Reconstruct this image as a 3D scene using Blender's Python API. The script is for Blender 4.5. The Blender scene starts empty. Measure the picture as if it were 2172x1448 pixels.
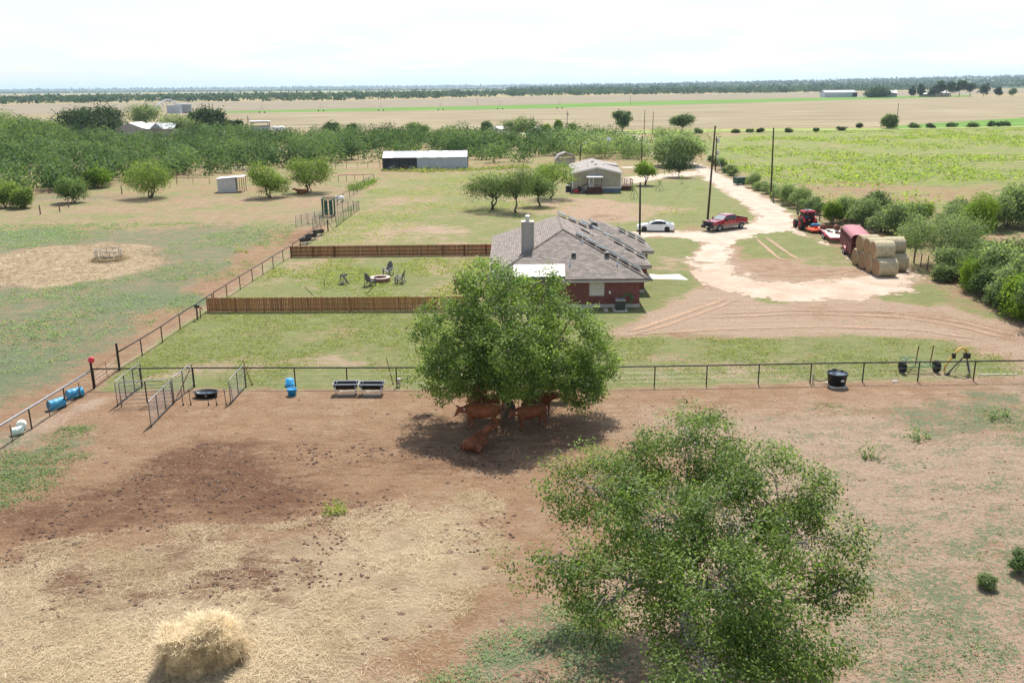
import bpy, bmesh, math, random
import numpy as np
from mathutils import Vector, Matrix
R = math.radians
C = bpy.context.scene.collection
SC = bpy.context.scene

# ------------------------------------------------------------------ camera
F_PX, CAM_H = 1890.0, 18.0
PITCH, ROLL = math.atan((724 - 183) / F_PX), R(-0.53)
cam_d = bpy.data.cameras.new('camera'); cam = bpy.data.objects.new('camera', cam_d); C.objects.link(cam)
cam_d.sensor_width = 36.0; cam_d.lens = F_PX / 2172 * 36.0
cam_d.clip_start = 0.5; cam_d.clip_end = 60000
CAM_M = Matrix.Translation((0, 0, CAM_H)) @ Matrix.Rotation(math.pi / 2 - PITCH, 4, 'X') @ Matrix.Rotation(ROLL, 4, 'Z')
cam.matrix_world = CAM_M
SC.camera = cam

# ------------------------------------------------------------------ world, sun, exposure
SUN_EL, SUN_AZ = R(58), R(9)          # azimuth measured from +Y towards +X
w = bpy.data.worlds.new('World'); SC.world = w; w.use_nodes = True
nt = w.node_tree; nt.nodes.clear()
def N(tree, typ, **kw):
    n = tree.nodes.new(typ)
    for k, v in kw.items():
        if k.startswith('i_'): n.inputs[k[2:]].default_value = v
        else: setattr(n, k, v)
    return n
sky = N(nt, 'ShaderNodeTexSky', sky_type='NISHITA', sun_disc=False, sun_elevation=SUN_EL, sun_rotation=SUN_AZ, altitude=100, air_density=1.0, dust_density=1.0, ozone_density=1.0)
bg = N(nt, 'ShaderNodeBackground'); bg.inputs['Strength'].default_value = 0.105
wo = N(nt, 'ShaderNodeOutputWorld')
# thin broken cloud veil over the sky
tc = N(nt, 'ShaderNodeTexCoord')
sep = N(nt, 'ShaderNodeSeparateXYZ'); nt.links.new(tc.outputs['Generated'], sep.inputs[0])
mz = N(nt, 'ShaderNodeMath', operation='ADD'); nt.links.new(sep.outputs['Z'], mz.inputs[0]); mz.inputs[1].default_value = 0.12
dx = N(nt, 'ShaderNodeMath', operation='DIVIDE'); nt.links.new(sep.outputs['X'], dx.inputs[0]); nt.links.new(mz.outputs[0], dx.inputs[1])
dy = N(nt, 'ShaderNodeMath', operation='DIVIDE'); nt.links.new(sep.outputs['Y'], dy.inputs[0]); nt.links.new(mz.outputs[0], dy.inputs[1])
cmb = N(nt, 'ShaderNodeCombineXYZ'); nt.links.new(dx.outputs[0], cmb.inputs[0]); nt.links.new(dy.outputs[0], cmb.inputs[1])
cn = N(nt, 'ShaderNodeTexNoise', i_Scale=0.9, i_Detail=8.0, i_Roughness=0.58); nt.links.new(cmb.outputs[0], cn.inputs['Vector'])
cr = N(nt, 'ShaderNodeMapRange', i_Value=0.5); cr.inputs['From Min'].default_value = 0.36; cr.inputs['From Max'].default_value = 0.56
cr.inputs['To Min'].default_value = 0.25; cr.inputs['To Max'].default_value = 1.0
nt.links.new(cn.outputs['Fac'], cr.inputs['Value'])
el = N(nt, 'ShaderNodeMapRange'); el.inputs['From Min'].default_value = 0.05; el.inputs['From Max'].default_value = 0.75; el.inputs['To Min'].default_value = 1.0; el.inputs['To Max'].default_value = 0.22
nt.links.new(sep.outputs['Z'], el.inputs['Value'])
cf = N(nt, 'ShaderNodeMath', operation='MULTIPLY'); nt.links.new(cr.outputs[0], cf.inputs[0]); nt.links.new(el.outputs[0], cf.inputs[1])
mix = N(nt, 'ShaderNodeMix', data_type='RGBA'); nt.links.new(cf.outputs[0], mix.inputs['Factor'])
nt.links.new(sky.outputs[0], mix.inputs['A']); mix.inputs['B'].default_value = (5.25, 5.5, 5.55, 1)
nt.links.new(mix.outputs['Result'], bg.inputs['Color']); nt.links.new(bg.outputs[0], wo.inputs[0])

sd = bpy.data.lights.new('sun', 'SUN'); sd.energy = 4.3; sd.angle = R(0.55); sd.color = (1.0, 0.955, 0.88)
so = bpy.data.objects.new('sun', sd); C.objects.link(so)
sdir = Vector((math.sin(SUN_AZ) * math.cos(SUN_EL), math.cos(SUN_AZ) * math.cos(SUN_EL), math.sin(SUN_EL)))
so.rotation_euler = sdir.to_track_quat('Z', 'Y').to_euler(); so.location = (0, 0, 60)
SC.view_settings.view_transform = 'Standard'; SC.view_settings.look = 'None'; SC.view_settings.gamma = 1.0
SC.view_settings.exposure = 0.82; SC.view_settings.use_curve_mapping = False
SC.render.engine = 'CYCLES'
SC.cycles.max_bounces = 6; SC.cycles.diffuse_bounces = 3; SC.cycles.glossy_bounces = 2; SC.cycles.transmission_bounces = 4
SC.cycles.transparent_max_bounces = 6; SC.cycles.volume_bounces = 0
SC.cycles.use_denoising = True

# ------------------------------------------------------------------ helpers
_R3 = np.array(CAM_M.to_3x3())
def ray(px, py):
    d = _R3 @ np.array([(px - 1086) / F_PX, -(py - 724) / F_PX, -1.0]); return d
def G(px, py, z=0.0):
    """the point of the level plane at height z seen at a photograph pixel (survey of the place)"""
    d = ray(px, py); t = (z - CAM_H) / d[2]; return Vector((d[0] * t, d[1] * t, z))
def HT(px, py, base):
    """height of a pixel above the ground for an upright thing standing at base"""
    d = ray(px, py); t = base[1] / d[1]; return CAM_H + d[2] * t
def L(o, label=None, cat=None, group=None, kind=None):
    if label: o['label'] = label
    if cat: o['category'] = cat
    if group: o['group'] = group
    if kind: o['kind'] = kind
    return o
def thing(name, label, cat, loc=(0, 0, 0), rz=0.0, group=None):
    o = bpy.data.objects.new(name, None); C.objects.link(o); o.empty_display_size = 0.2
    o.location = loc; o.rotation_euler = (0, 0, rz)
    return L(o, label, cat, group)
def add(name, me, m, parent=None, loc=None, rot=None, scl=None):
    o = bpy.data.objects.new(name, me); C.objects.link(o)
    if m and not me.materials: me.materials.append(m)
    if parent: o.parent = parent
    if loc is not None: o.location = loc
    if rot is not None: o.rotation_euler = rot
    if scl is not None: o.scale = scl
    return o
def copy_tree(o, parent=None):
    c = o.copy(); C.objects.link(c); c.parent = parent
    for ch in list(o.children): copy_tree(ch, c)
    return c
ORD = 'first second third fourth fifth sixth seventh eighth ninth tenth eleventh twelfth thirteenth fourteenth fifteenth sixteenth seventeenth eighteenth nineteenth twentieth'.split()

def frame(d):
    d = Vector(d).normalized(); u = Vector((0, 0, 1)) if abs(d.z) < 0.95 else Vector((1, 0, 0))
    a = d.cross(u).normalized(); return a, d.cross(a).normalized()
class MB:
    def __init__(s): s.v = []; s.f = []
    def box(s, c, sz, rz=0, M=None, taper=(1, 1)):
        b = len(s.v); cr, sr = math.cos(rz), math.sin(rz)
        for k in range(8):
            x = (0.5 if k & 1 else -0.5) * sz[0]; y = (0.5 if k & 2 else -0.5) * sz[1]; z = (0.5 if k & 4 else -0.5) * sz[2]
            if k & 4: x *= taper[0]; y *= taper[1]
            p = Vector((x * cr - y * sr + c[0], x * sr + y * cr + c[1], z + c[2]))
            s.v.append(M @ p if M else p)
        for q in ((0, 2, 3, 1), (4, 5, 7, 6), (0, 1, 5, 4), (2, 6, 7, 3), (0, 4, 6, 2), (1, 3, 7, 5)): s.f.append([b + i for i in q])
        return s
    def loft(s, rings, closed=True, caps=True):
        b = len(s.v); n = len(rings[0])
        for r in rings: s.v += [Vector(p) for p in r]
        for i in range(len(rings) - 1):
            for j in range(n if closed else n - 1):
                k = (j + 1) % n; s.f.append([b + i * n + j, b + i * n + k, b + (i + 1) * n + k, b + (i + 1) * n + j])
        if caps and closed:
            s.f.append([b + j for j in range(n)][::-1]); s.f.append([b + (len(rings) - 1) * n + j for j in range(n)])
        return s
    def tube(s, pts, rad, n=6, caps=True):
        pts = [Vector(p) for p in pts]
        if not isinstance(rad, (list, tuple)): rad = [rad] * len(pts)
        rings = []; a0 = None
        for i, p in enumerate(pts):
            d = (pts[min(i + 1, len(pts) - 1)] - pts[max(i - 1, 0)])
            a, c = frame(d)
            if a0 is not None:
                dn = d.normalized(); a = (a0 - dn * a0.dot(dn))
                a = a.normalized() if a.length > 1e-5 else frame(d)[0]; c = dn.cross(a)
            a0 = a
            rings.append([p + (a * math.cos(t) + c * math.sin(t)) * rad[i] for t in [2 * math.pi * k / n for k in range(n)]])
        return s.loft(rings, True, caps)
    def lathe(s, prof, n=16, c=(0, 0, 0), axis='Z', caps=True, sx=1.0, sy=1.0):
        rings = []
        for r, z in prof:
            ring = []
            for k in range(n):
                t = 2 * math.pi * k / n; x, y = r * math.cos(t) * sx, r * math.sin(t) * sy
                p = (x, y, z) if axis == 'Z' else ((z, x, y) if axis == 'X' else (x, z, y))
                ring.append(Vector(p) + Vector(c))
            rings.append(ring)
        return s.loft(rings, True, caps)
    def prism(s, poly, lo, hi, axis='Y'):
        def P(a, b, t): return (a, t, b) if axis == 'Y' else ((t, a, b) if axis == 'X' else (a, b, t))
        return s.loft([[P(a, b, lo) for a, b in poly], [P(a, b, hi) for a, b in poly]])
    def quad(s, *p):
        b = len(s.v); s.v += [Vector(q) for q in p]; s.f.append(list(range(b, b + len(p)))); return s
    def mesh(s, name, smooth=False):
        me = bpy.data.meshes.new(name); me.from_pydata([tuple(v) for v in s.v], [], s.f); me.validate()
        bm = bmesh.new(); bm.from_mesh(me); bmesh.ops.recalc_face_normals(bm, faces=bm.faces); bm.to_mesh(me); bm.free()
        if smooth: me.polygons.foreach_set('use_smooth', [True] * len(me.polygons))
        return me
    def build(s, name, m, parent=None, smooth=False, **kw): return add(name, s.mesh(name, smooth), m, parent, **kw)
def quads_mesh(name, V, k=4, tint=None):
    """numpy (n,k,3) polygons -> mesh; tint = per face float attribute"""
    n = len(V); me = bpy.data.meshes.new(name)
    me.vertices.add(n * k); me.vertices.foreach_set('co', np.ascontiguousarray(V, dtype=np.float32).ravel())
    me.loops.add(n * k); me.loops.foreach_set('vertex_index', np.arange(n * k, dtype=np.int32))
    me.polygons.add(n); me.polygons.foreach_set('loop_start', np.arange(0, n * k, k, dtype=np.int32))
    if tint is not None:
        a = me.attributes.new('tint', 'FLOAT', 'FACE'); a.data.foreach_set('value', np.asarray(tint, dtype=np.float32))
    me.update(calc_edges=True); return me

# ------------------------------------------------------------------ numpy noise
def _h(ix, iy, s=0):
    n = (ix.astype(np.int64) * 374761393 + iy.astype(np.int64) * 668265263 + s * 1442695041) & 0xffffffff
    n = ((n ^ (n >> 13)) * 1274126177) & 0xffffffff
    return ((n ^ (n >> 16)) & 0xffff) / 65535.0
def vnoise(x, y, s=0):
    ix, iy = np.floor(x), np.floor(y); fx, fy = x - ix, y - iy
    fx = fx * fx * (3 - 2 * fx); fy = fy * fy * (3 - 2 * fy)
    a, b, c, d = _h(ix, iy, s), _h(ix + 1, iy, s), _h(ix, iy + 1, s), _h(ix + 1, iy + 1, s)
    return (a * (1 - fx) + b * fx) * (1 - fy) + (c * (1 - fx) + d * fx) * fy
def fbm(x, y, s=0, o=4):
    v = np.zeros_like(x); a = 0.5; t = 0
    for k in range(o): v += a * vnoise(x * 2 ** k, y * 2 ** k, s + k); t += a; a *= 0.55
    return v / t
def poly_sd(x, y, poly):
    """signed distance to polygon, positive inside"""
    inside = np.zeros(x.shape, bool); dist = np.full(x.shape, 1e9); n = len(poly)
    for i in range(n):
        x1, y1 = poly[i][0], poly[i][1]; x2, y2 = poly[(i + 1) % n][0], poly[(i + 1) % n][1]
        ex, ey = x2 - x1, y2 - y1; l2 = ex * ex + ey * ey + 1e-9
        t = np.clip(((x - x1) * ex + (y - y1) * ey) / l2, 0, 1)
        dist = np.minimum(dist, (x - x1 - t * ex) ** 2 + (y - y1 - t * ey) ** 2)
        c = ((y1 > y) != (y2 > y)) & (x < ex * (y - y1) / (ey if abs(ey) > 1e-9 else 1e-9) + x1); inside ^= c
    dist = np.sqrt(dist); return np.where(inside, dist, -dist)

# ------------------------------------------------------------------ materials
def new_mat(name):
    m = bpy.data.materials.new(name); m.use_nodes = True; t = m.node_tree
    return m, t, t.nodes['Principled BSDF']
def rgb(h): # sRGB hex -> linear
    c = [int(h[i:i + 2], 16) / 255 for i in (0, 2, 4)]
    return tuple((v / 12.92 if v <= 0.04045 else ((v + 0.055) / 1.055) ** 2.4) for v in c) + (1,)
def sc(c, k): return (c[0] * k, c[1] * k, c[2] * k, 1)
def mat(name, col, rough=0.6, metal=0.0, var=0.25, scale=3.0, bump=0.0, col2=None, spec=0.4, coat=0.0, rand=0.0, stretch=None):
    m, t, b = new_mat(name)
    tc = N(t, 'ShaderNodeTexCoord'); src = tc.outputs['Object']
    if stretch:
        mp = N(t, 'ShaderNodeMapping'); mp.inputs['Scale'].default_value = stretch; t.links.new(src, mp.inputs[0]); src = mp.outputs[0]
    nz = N(t, 'ShaderNodeTexNoise', i_Scale=scale, i_Detail=6.0, i_Roughness=0.62); t.links.new(src, nz.inputs['Vector'])
    mr = N(t, 'ShaderNodeMapRange'); mr.inputs['From Min'].default_value = 0.3; mr.inputs['From Max'].default_value = 0.7
    t.links.new(nz.outputs['Fac'], mr.inputs['Value'])
    mx = N(t, 'ShaderNodeMix', data_type='RGBA'); t.links.new(mr.outputs[0], mx.inputs['Factor'])
    c2 = col2 or sc(col, 1 + var); c1 = col if col2 else sc(col, 1 - var)
    mx.inputs['A'].default_value = c1; mx.inputs['B'].default_value = c2
    out = mx.outputs['Result']
    if rand:
        oi = N(t, 'ShaderNodeObjectInfo'); hs = N(t, 'ShaderNodeHueSaturation')
        r2 = N(t, 'ShaderNodeMapRange'); r2.inputs['To Min'].default_value = 1 - rand; r2.inputs['To Max'].default_value = 1 + rand
        t.links.new(oi.outputs['Random'], r2.inputs['Value']); t.links.new(r2.outputs[0], hs.inputs['Value']); t.links.new(out, hs.inputs['Color']); out = hs.outputs[0]
    t.links.new(out, b.inputs['Base Color'])
    b.inputs['Roughness'].default_value = rough; b.inputs['Metallic'].default_value = metal
    b.inputs['Specular IOR Level'].default_value = spec
    if coat: b.inputs['Coat Weight'].default_value = coat; b.inputs['Coat Roughness'].default_value = 0.05
    if bump:
        bp = N(t, 'ShaderNodeBump', i_Strength=bump, i_Distance=0.02); t.links.new(nz.outputs['Fac'], bp.inputs['Height']); t.links.new(bp.outputs[0], b.inputs['Normal'])
    return m
def leaf_mat(name, lo, hi, trans=0.35, rough=0.75, tc_=(1.3, 1.4, 0.7, 1), spec=.08):
    m, t, b = new_mat(name)
    at = N(t, 'ShaderNodeAttribute', attribute_name='tint'); oi = N(t, 'ShaderNodeObjectInfo')
    mx = N(t, 'ShaderNodeMix', data_type='RGBA'); t.links.new(at.outputs['Fac'], mx.inputs['Factor'])
    mx.inputs['A'].default_value = lo; mx.inputs['B'].default_value = hi
    hs = N(t, 'ShaderNodeHueSaturation'); t.links.new(mx.outputs['Result'], hs.inputs['Color'])
    r2 = N(t, 'ShaderNodeMapRange'); r2.inputs['To Min'].default_value = 0.86; r2.inputs['To Max'].default_value = 1.14
    t.links.new(oi.outputs['Random'], r2.inputs['Value']); t.links.new(r2.outputs[0], hs.inputs['Value'])
    t.links.new(hs.outputs[0], b.inputs['Base Color']); b.inputs['Roughness'].default_value = rough; b.inputs['Specular IOR Level'].default_value = spec
    tr = N(t, 'ShaderNodeBsdfTranslucent'); gm = N(t, 'ShaderNodeMix', data_type='RGBA', blend_type='MULTIPLY'); gm.inputs['Factor'].default_value = 1.0
    t.links.new(hs.outputs[0], gm.inputs['A']); gm.inputs['B'].default_value = tc_; t.links.new(gm.outputs['Result'], tr.inputs['Color'])
    ms = N(t, 'ShaderNodeMixShader'); ms.inputs[0].default_value = trans
    t.links.new(b.outputs[0], ms.inputs[1]); t.links.new(tr.outputs[0], ms.inputs[2])
    t.links.new(ms.outputs[0], t.nodes['Material Output'].inputs['Surface']); return m
M = {}
M['leaf_elm'] = leaf_mat('leaf_elm', (0.055, 0.105, 0.02, 1), (0.26, 0.36, 0.08, 1), 0.5, 0.5, spec=.3)
M['leaf_mesquite'] = leaf_mat('leaf_mesquite', (0.085, 0.135, 0.045, 1), (0.20, 0.27, 0.095, 1), 0.42)
M['leaf_grey'] = leaf_mat('leaf_grey', (0.12, 0.175, 0.075, 1), (0.31, 0.375, 0.18, 1), 0.45)
M['leaf_bright'] = leaf_mat('leaf_bright', (0.10, 0.18, 0.018, 1), (0.25, 0.34, 0.045, 1), 0.45)
M['leaf_huisache'] = leaf_mat('leaf_huisache', (0.11, 0.17, 0.035, 1), (0.26, 0.34, 0.085, 1), 0.45)
M['leaf_oak'] = leaf_mat('leaf_oak', (0.018, 0.04, 0.014, 1), (0.07, 0.12, 0.038, 1), 0.25)
M['leaf_brush'] = leaf_mat('leaf_brush', (0.036, 0.075, 0.028, 1), (0.17, 0.245, 0.095, 1), 0.36)
M['leaf_far'] = leaf_mat('leaf_far', (0.025, 0.055, 0.032, 1), (0.085, 0.14, 0.065, 1), 0.25)
M['leaf_weed'] = leaf_mat('leaf_weed', (0.19, 0.26, 0.13, 1), (0.33, 0.42, 0.22, 1), 0.4)
M['leaf_tuft'] = leaf_mat('leaf_tuft', (0.24, 0.27, 0.085, 1), (0.40, 0.43, 0.16, 1), 0.45)
M['leaf_field'] = leaf_mat('leaf_field', (0.17, 0.22, 0.08, 1), (0.40, 0.50, 0.07, 1), 0.4)
M['dry_twig'] = leaf_mat('dry_twig', (0.36, 0.31, 0.27, 1), (0.52, 0.47, 0.43, 1), 0.1)
M['straw'] = leaf_mat('straw', (0.34, 0.25, 0.14, 1), (0.74, 0.63, 0.44, 1), 0.3, 0.6, (1, 0.97, 0.9, 1))
M['bark'] = mat('bark', (0.13, 0.105, 0.085, 1), 0.9, var=0.4, scale=8, bump=0.4)
M['bark_dark'] = mat('bark_dark', (0.06, 0.047, 0.038, 1), 0.9, var=0.4, scale=8, bump=0.4)
M['twig'] = mat('twig', (0.27, 0.24, 0.21, 1), 0.9, var=0.3, scale=10)
# ------------------------------------------------------------------ ground
def PX(pts): return [(G(a, b).x, G(a, b).y) for a, b in pts]
ROAD_OUT = [(1469, 353), (1488, 373), (1520, 396), (1560, 421), (1590, 443), (1603, 458), (1600, 467), (1586, 477), (1500, 490), (1436, 490), (1356, 491), (1300, 492),
            (1290, 506), (1330, 504), (1400, 503), (1440, 503), (1475, 508), (1487, 517), (1478, 531), (1463, 545), (1456, 560), (1464, 577), (1482, 596), (1504, 613), (1535, 624),
            (1650, 637), (1750, 641), (1830, 638), (1900, 626), (1940, 611), (1956, 597), (1946, 580), (1915, 562), (1860, 545), (1815, 545), (1770, 527), (1740, 510), (1700, 494), (1690, 480), (1690, 466),
            (1660, 441), (1620, 416), (1570, 389), (1530, 371), (1500, 353), (1485, 347)]
ROAD_IN = [(1545, 540), (1560, 513), (1610, 496), (1680, 490), (1720, 505), (1780, 535), (1840, 566), (1830, 583), (1780, 592), (1680, 598), (1590, 592), (1555, 570)]
FAR_ROAD = [(1318, 286), (1352, 285), (1378, 303), (1400, 322), (1440, 336), (1480, 347), (1471, 356), (1420, 345), (1385, 331), (1364, 312), (1340, 295)]
CORRAL = [(0, 935), (200, 835), (620, 827), (1300, 822), (1800, 812), (2172, 806), (2900, 800), (4200, 1500), (-1900, 1500), (-700, 1250)]
OPS = [  # polygon in the survey pixels, feather m, targets
 ([(-900, 1100), (-300, 480), (100, 415), (640, 415), (805, 372), (795, 385), (620, 525), (430, 655), (200, 835), (0, 935), (-300, 1080)], 4, dict(w=.6, g=.2, c=.35)),
 ([(-400, 520), (0, 430), (400, 415), (640, 415), (800, 375), (700, 445), (640, 490), (500, 480), (200, 490), (0, 500)], 6, dict(w=.3, g=.42, c=.5)),
 ([(0, 935), (200, 835), (430, 655), (640, 500), (580, 490), (470, 570), (300, 690), (170, 780), (-50, 900)], 2.5, dict(w=.16, g=.05, c=.12)),
 ([(-80, 760), (60, 750), (130, 770), (90, 810), (-60, 830)], 2, dict(w=.85, g=.7, c=0)),
 ([(-100, 500), (150, 478), (140, 500), (-100, 525)], 3, dict(g=.85, w=.7)),
 ([(200, 640), (330, 615), (430, 640), (280, 650)], 3, dict(g=.6, w=.9)),
 ([(-100, 560), (0, 540), (100, 527), (230, 517), (310, 525), (345, 545), (375, 553), (300, 572), (200, 590), (100, 604), (0, 608), (-120, 606)], 2.5, dict(s=1.0, c=.8, w=.0, g=.0)),
 ([(600, 505), (640, 485), (690, 480), (670, 510), (625, 530)], 2, dict(d=.45, w=.05, g=.05, c=.1)),
 # yard in front of the picket fence
 ([(200, 834), (254, 783), (430, 660), (940, 660), (1000, 690), (1300, 690), (1320, 715), (2000, 715), (2172, 760), (2900, 770), (2900, 798), (2172, 804), (1800, 811), (1300, 821), (620, 826)], 1.2, dict(g=.76, c=.6, w=.12, s=0)),
 ([(250, 812), (330, 775), (520, 752), (700, 754), (860, 768), (870, 780), (700, 778), (560, 782), (430, 797), (300, 818)], 1.5, dict(g=.42, c=.85)),
 ([(1310, 770), (1700, 760), (2172, 770), (2172, 803), (1800, 810), (1310, 820)], 2, dict(g=.6, c=.75, w=.3)),
 # back yard
 ([(440, 656), (618, 546), (1060, 546), (1040, 640), (950, 656)], 1, dict(g=.66, c=.75, w=.0)),
 ([(880, 560), (1050, 550), (1040, 640), (960, 640), (850, 600)], 3, dict(g=.35, c=.85)),
 ([(700, 585), (800, 575), (930, 595), (880, 615), (740, 620)], 3, dict(g=.92, c=.4)),
 ([(560, 560), (700, 545), (700, 570), (600, 590)], 3, dict(g=.45, c=.7)),
 # yard behind
 ([(650, 519), (700, 480), (800, 385), (1000, 363), (1210, 363), (1210, 405), (1320, 415), (1480, 395), (1600, 470), (1330, 490), (1300, 540), (1060, 540), (1050, 519)], 2, dict(g=.64, c=.65, w=.08)),
 ([(740, 500), (800, 480), (870, 470), (960, 474), (980, 490), (900, 512), (760, 516)], 4, dict(c=.9, g=.36)),
 ([(780, 425), (880, 410), (920, 420), (860, 445), (770, 450)], 5, dict(c=.6, g=.42)),
 ([(820, 380), (1000, 372), (1200, 380), (1000, 420), (830, 410)], 8, dict(c=.45, g=.6)),
 ([(1090, 440), (1130, 424), (1240, 422), (1330, 432), (1500, 440), (1490, 456), (1350, 466), (1260, 470), (1180, 458)], 5, dict(c=.65, g=.28)),
 ([(1240, 455), (1290, 450), (1330, 456), (1300, 468), (1250, 466)], 2, dict(d=.35, c=.6, g=.05)),
 ([(1325, 395), (1490, 380), (1600, 455), (1590, 470), (1480, 478), (1400, 470), (1480, 440), (1330, 425)], 4, dict(g=.97, c=.3)),
 # by the house and the turning loop
 ([(1330, 505), (1470, 505), (1485, 520), (1455, 560), (1490, 600), (1450, 640), (1380, 668), (1300, 690), (1220, 668), (1240, 640)], 1.5, dict(g=.95, c=.5)),
 ([(1375, 540), (1445, 540), (1455, 565), (1440, 580), (1390, 575)], 2.5, dict(c=.85, g=.4)),
 (ROAD_OUT, 1.0, dict(c=.75, g=.05, w=0)),
 (ROAD_IN, 2.5, dict(c=.5, g=.08)),
 ([(1580, 500), (1620, 495), (1690, 489), (1730, 505), (1760, 535), (1690, 548), (1590, 548), (1560, 535)], 2.0, dict(g=.97, c=.2)),
 ([(1690, 545), (1790, 540), (1830, 560), (1760, 570), (1690, 562)], 2, dict(g=.6, c=.7)),
 ([(1545, 575), (1620, 583), (1600, 590), (1550, 585)], 1.5, dict(g=.8)),
 ([(1290, 705), (1400, 662), (1480, 640), (1580, 640), (1880, 640), (2010, 642), (2172, 690), (2900, 900), (2900, 800), (2172, 765), (2100, 732), (1900, 712), (1500, 708), (1310, 716)], 1.5, dict(c=.85, g=.14, w=0)),
 ([(1470, 606), (1560, 622), (1750, 636), (1900, 622), (2010, 645), (1900, 705), (1450, 702), (1390, 668)], 2.0, dict(c=.85, g=.12, w=0)),
 ([(1690, 650), (2000, 655), (2172, 700), (2172, 730), (1950, 690), (1700, 675)], 3, dict(c=.5, g=.03)),
 ([(1585, 628), (1650, 636), (1700, 640), (1620, 645)], 1.2, dict(g=.75)),
 ([(1870, 630), (1950, 603), (2030, 622), (2060, 642), (1960, 648)], 2, dict(g=.95, c=.3)),
 ([(2080, 735), (2172, 760), (2172, 775), (2080, 750)], 2, dict(c=.6, g=.2)),
 ([(1650, 445), (1700, 465), (1700, 480), (1720, 470), (1640, 425)], 2, dict(g=.7, c=.6)),
 # the weedy field on the right
 ([(1470, 300), (1600, 281), (1900, 275), (2172, 270), (3200, 255), (3600, 520), (2172, 455), (1900, 445), (1740, 425), (1600, 380), (1500, 335)], 5, dict(y=.78, g=.5, c=.25)),
 ([(1620, 395), (1740, 380), (2000, 395), (2172, 390), (2172, 430), (1900, 440), (1750, 425)], 10, dict(y=.42, g=.3, c=.25)),
 ([(2085, 500), (2172, 498), (2600, 505), (2600, 540), (2100, 530)], 2.5, dict(c=.5, g=.08, y=0)),
 ([(2060, 535), (2600, 540), (2800, 700), (2172, 620)], 3, dict(g=.8, y=.4, c=.3)),
 # cattle pen
 (CORRAL, 1.0, dict(c=.24, g=0, w=.05, s=.12, y=0)),
 ([(-200, 960), (60, 905), (200, 900), (240, 920), (160, 1000), (60, 1070), (-200, 1100)], 2.0, dict(w=.45, c=.35)),
 ([(0, 930), (200, 842), (240, 845), (150, 890), (0, 970)], 1, dict(c=.75)),
 ([(-900, 1300), (-200, 1230), (0, 1175), (150, 1150), (330, 1125), (600, 1125), (800, 1100), (980, 1050), (1060, 1080), (1050, 1200), (980, 1300), (860, 1440), (900, 1700), (-900, 1700)], 3.5, dict(s=.86, c=.3)),
 ([(700, 860), (900, 840), (1000, 1000), (800, 1060), (600, 1000)], 5, dict(s=.35, c=.2)),
 ([(-900, 1150), (0, 1040), (240, 1000), (420, 930), (620, 940), (770, 990), (740, 1085), (600, 1140), (300, 1150), (-50, 1195), (-900, 1330)], 5, dict(d=.66, c=.02, s=.2, w=0)),
 ([(560, 930), (900, 880), (1010, 950), (900, 1030), (740, 1060)], 3, dict(d=.36, s=.2)),
 ([(300, 960), (460, 930), (560, 960), (600, 1030), (420, 1060), (300, 1020)], 2.5, dict(d=.75)),
 ([(0, 1200), (300, 1150), (700, 1170), (660, 1290), (330, 1290), (60, 1330)], 2.5, dict(d=.52)),
 ([(880, 880), (1230, 870), (1280, 960), (1080, 1030), (860, 990)], 2.5, dict(d=.45, s=.12)),  # shade of the big tree, painted into the soil as a dark patch
 ([(1320, 870), (1700, 860), (2172, 830), (3000, 850), (3200, 1700), (1250, 1700), (1130, 1330), (1500, 1000)], 5, dict(w=.34, c=.72, s=0)),
 ([(1830, 870), (2100, 835), (2172, 850), (2172, 910), (1990, 930)], 2.5, dict(w=.55, c=.4)),
 ([(1900, 1150), (2172, 1080), (2172, 1448), (1850, 1448)], 4, dict(w=.52, c=.6)),
 ([(1090, 1300), (1320, 1300), (1300, 1448), (880, 1448)], 2.5, dict(w=.6, c=.5)),
]
def ground_grid():
    ys = [-500, -300, -150, -80, -40, -15, 0, 8, 13]; y = 16.0
    while y < 420: ys.append(y); y *= 1.0082
    while y < 26000: ys.append(y); y *= 1.09
    ys = np.array(ys); ts = np.linspace(-1, 1, 421); ts = np.sign(ts) * (np.abs(ts) * 0.75 + 0.25 * np.abs(ts) ** 3)
    wd = np.where(ys > 0, 14 + 0.82 * np.maximum(ys, 0), 14 + 3 * np.abs(ys)); wd = np.where(ys > 420, 14 + 0.82 * ys, wd)
    return ts[None, :] * wd[:, None], np.repeat(ys[:, None], len(ts), 1)
gx, gy = ground_grid()
att = {k: np.zeros_like(gx) for k in 'gwsdcy'}
att['g'][:] = .45; att['w'][:] = .25; att['c'][:] = .35
warp = (fbm(gx * 0.16, gy * 0.16, 5) - .5) * 6 + (fbm(gx * 0.8, gy * 0.8, 9) - .5) * 2.2
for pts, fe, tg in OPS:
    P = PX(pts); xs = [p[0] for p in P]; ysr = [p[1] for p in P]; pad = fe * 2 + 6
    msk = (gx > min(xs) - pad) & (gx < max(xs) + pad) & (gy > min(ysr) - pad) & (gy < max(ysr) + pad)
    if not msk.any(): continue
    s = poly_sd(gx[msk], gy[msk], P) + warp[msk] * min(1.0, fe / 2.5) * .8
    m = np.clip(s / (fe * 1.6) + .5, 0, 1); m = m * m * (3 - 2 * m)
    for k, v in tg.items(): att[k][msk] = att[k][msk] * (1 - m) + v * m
rows, cols = gx.shape
V = np.stack([gx, gy, np.zeros_like(gx)], -1).reshape(-1, 3)
idx = np.arange(rows * cols).reshape(rows, cols)
Fq = np.stack([idx[:-1, :-1], idx[:-1, 1:], idx[1:, 1:], idx[1:, :-1]], -1).reshape(-1, 4)
me = bpy.data.meshes.new('ground'); me.vertices.add(len(V)); me.vertices.foreach_set('co', V.astype(np.float32).ravel())
me.loops.add(Fq.size); me.loops.foreach_set('vertex_index', Fq.astype(np.int32).ravel())
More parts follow.
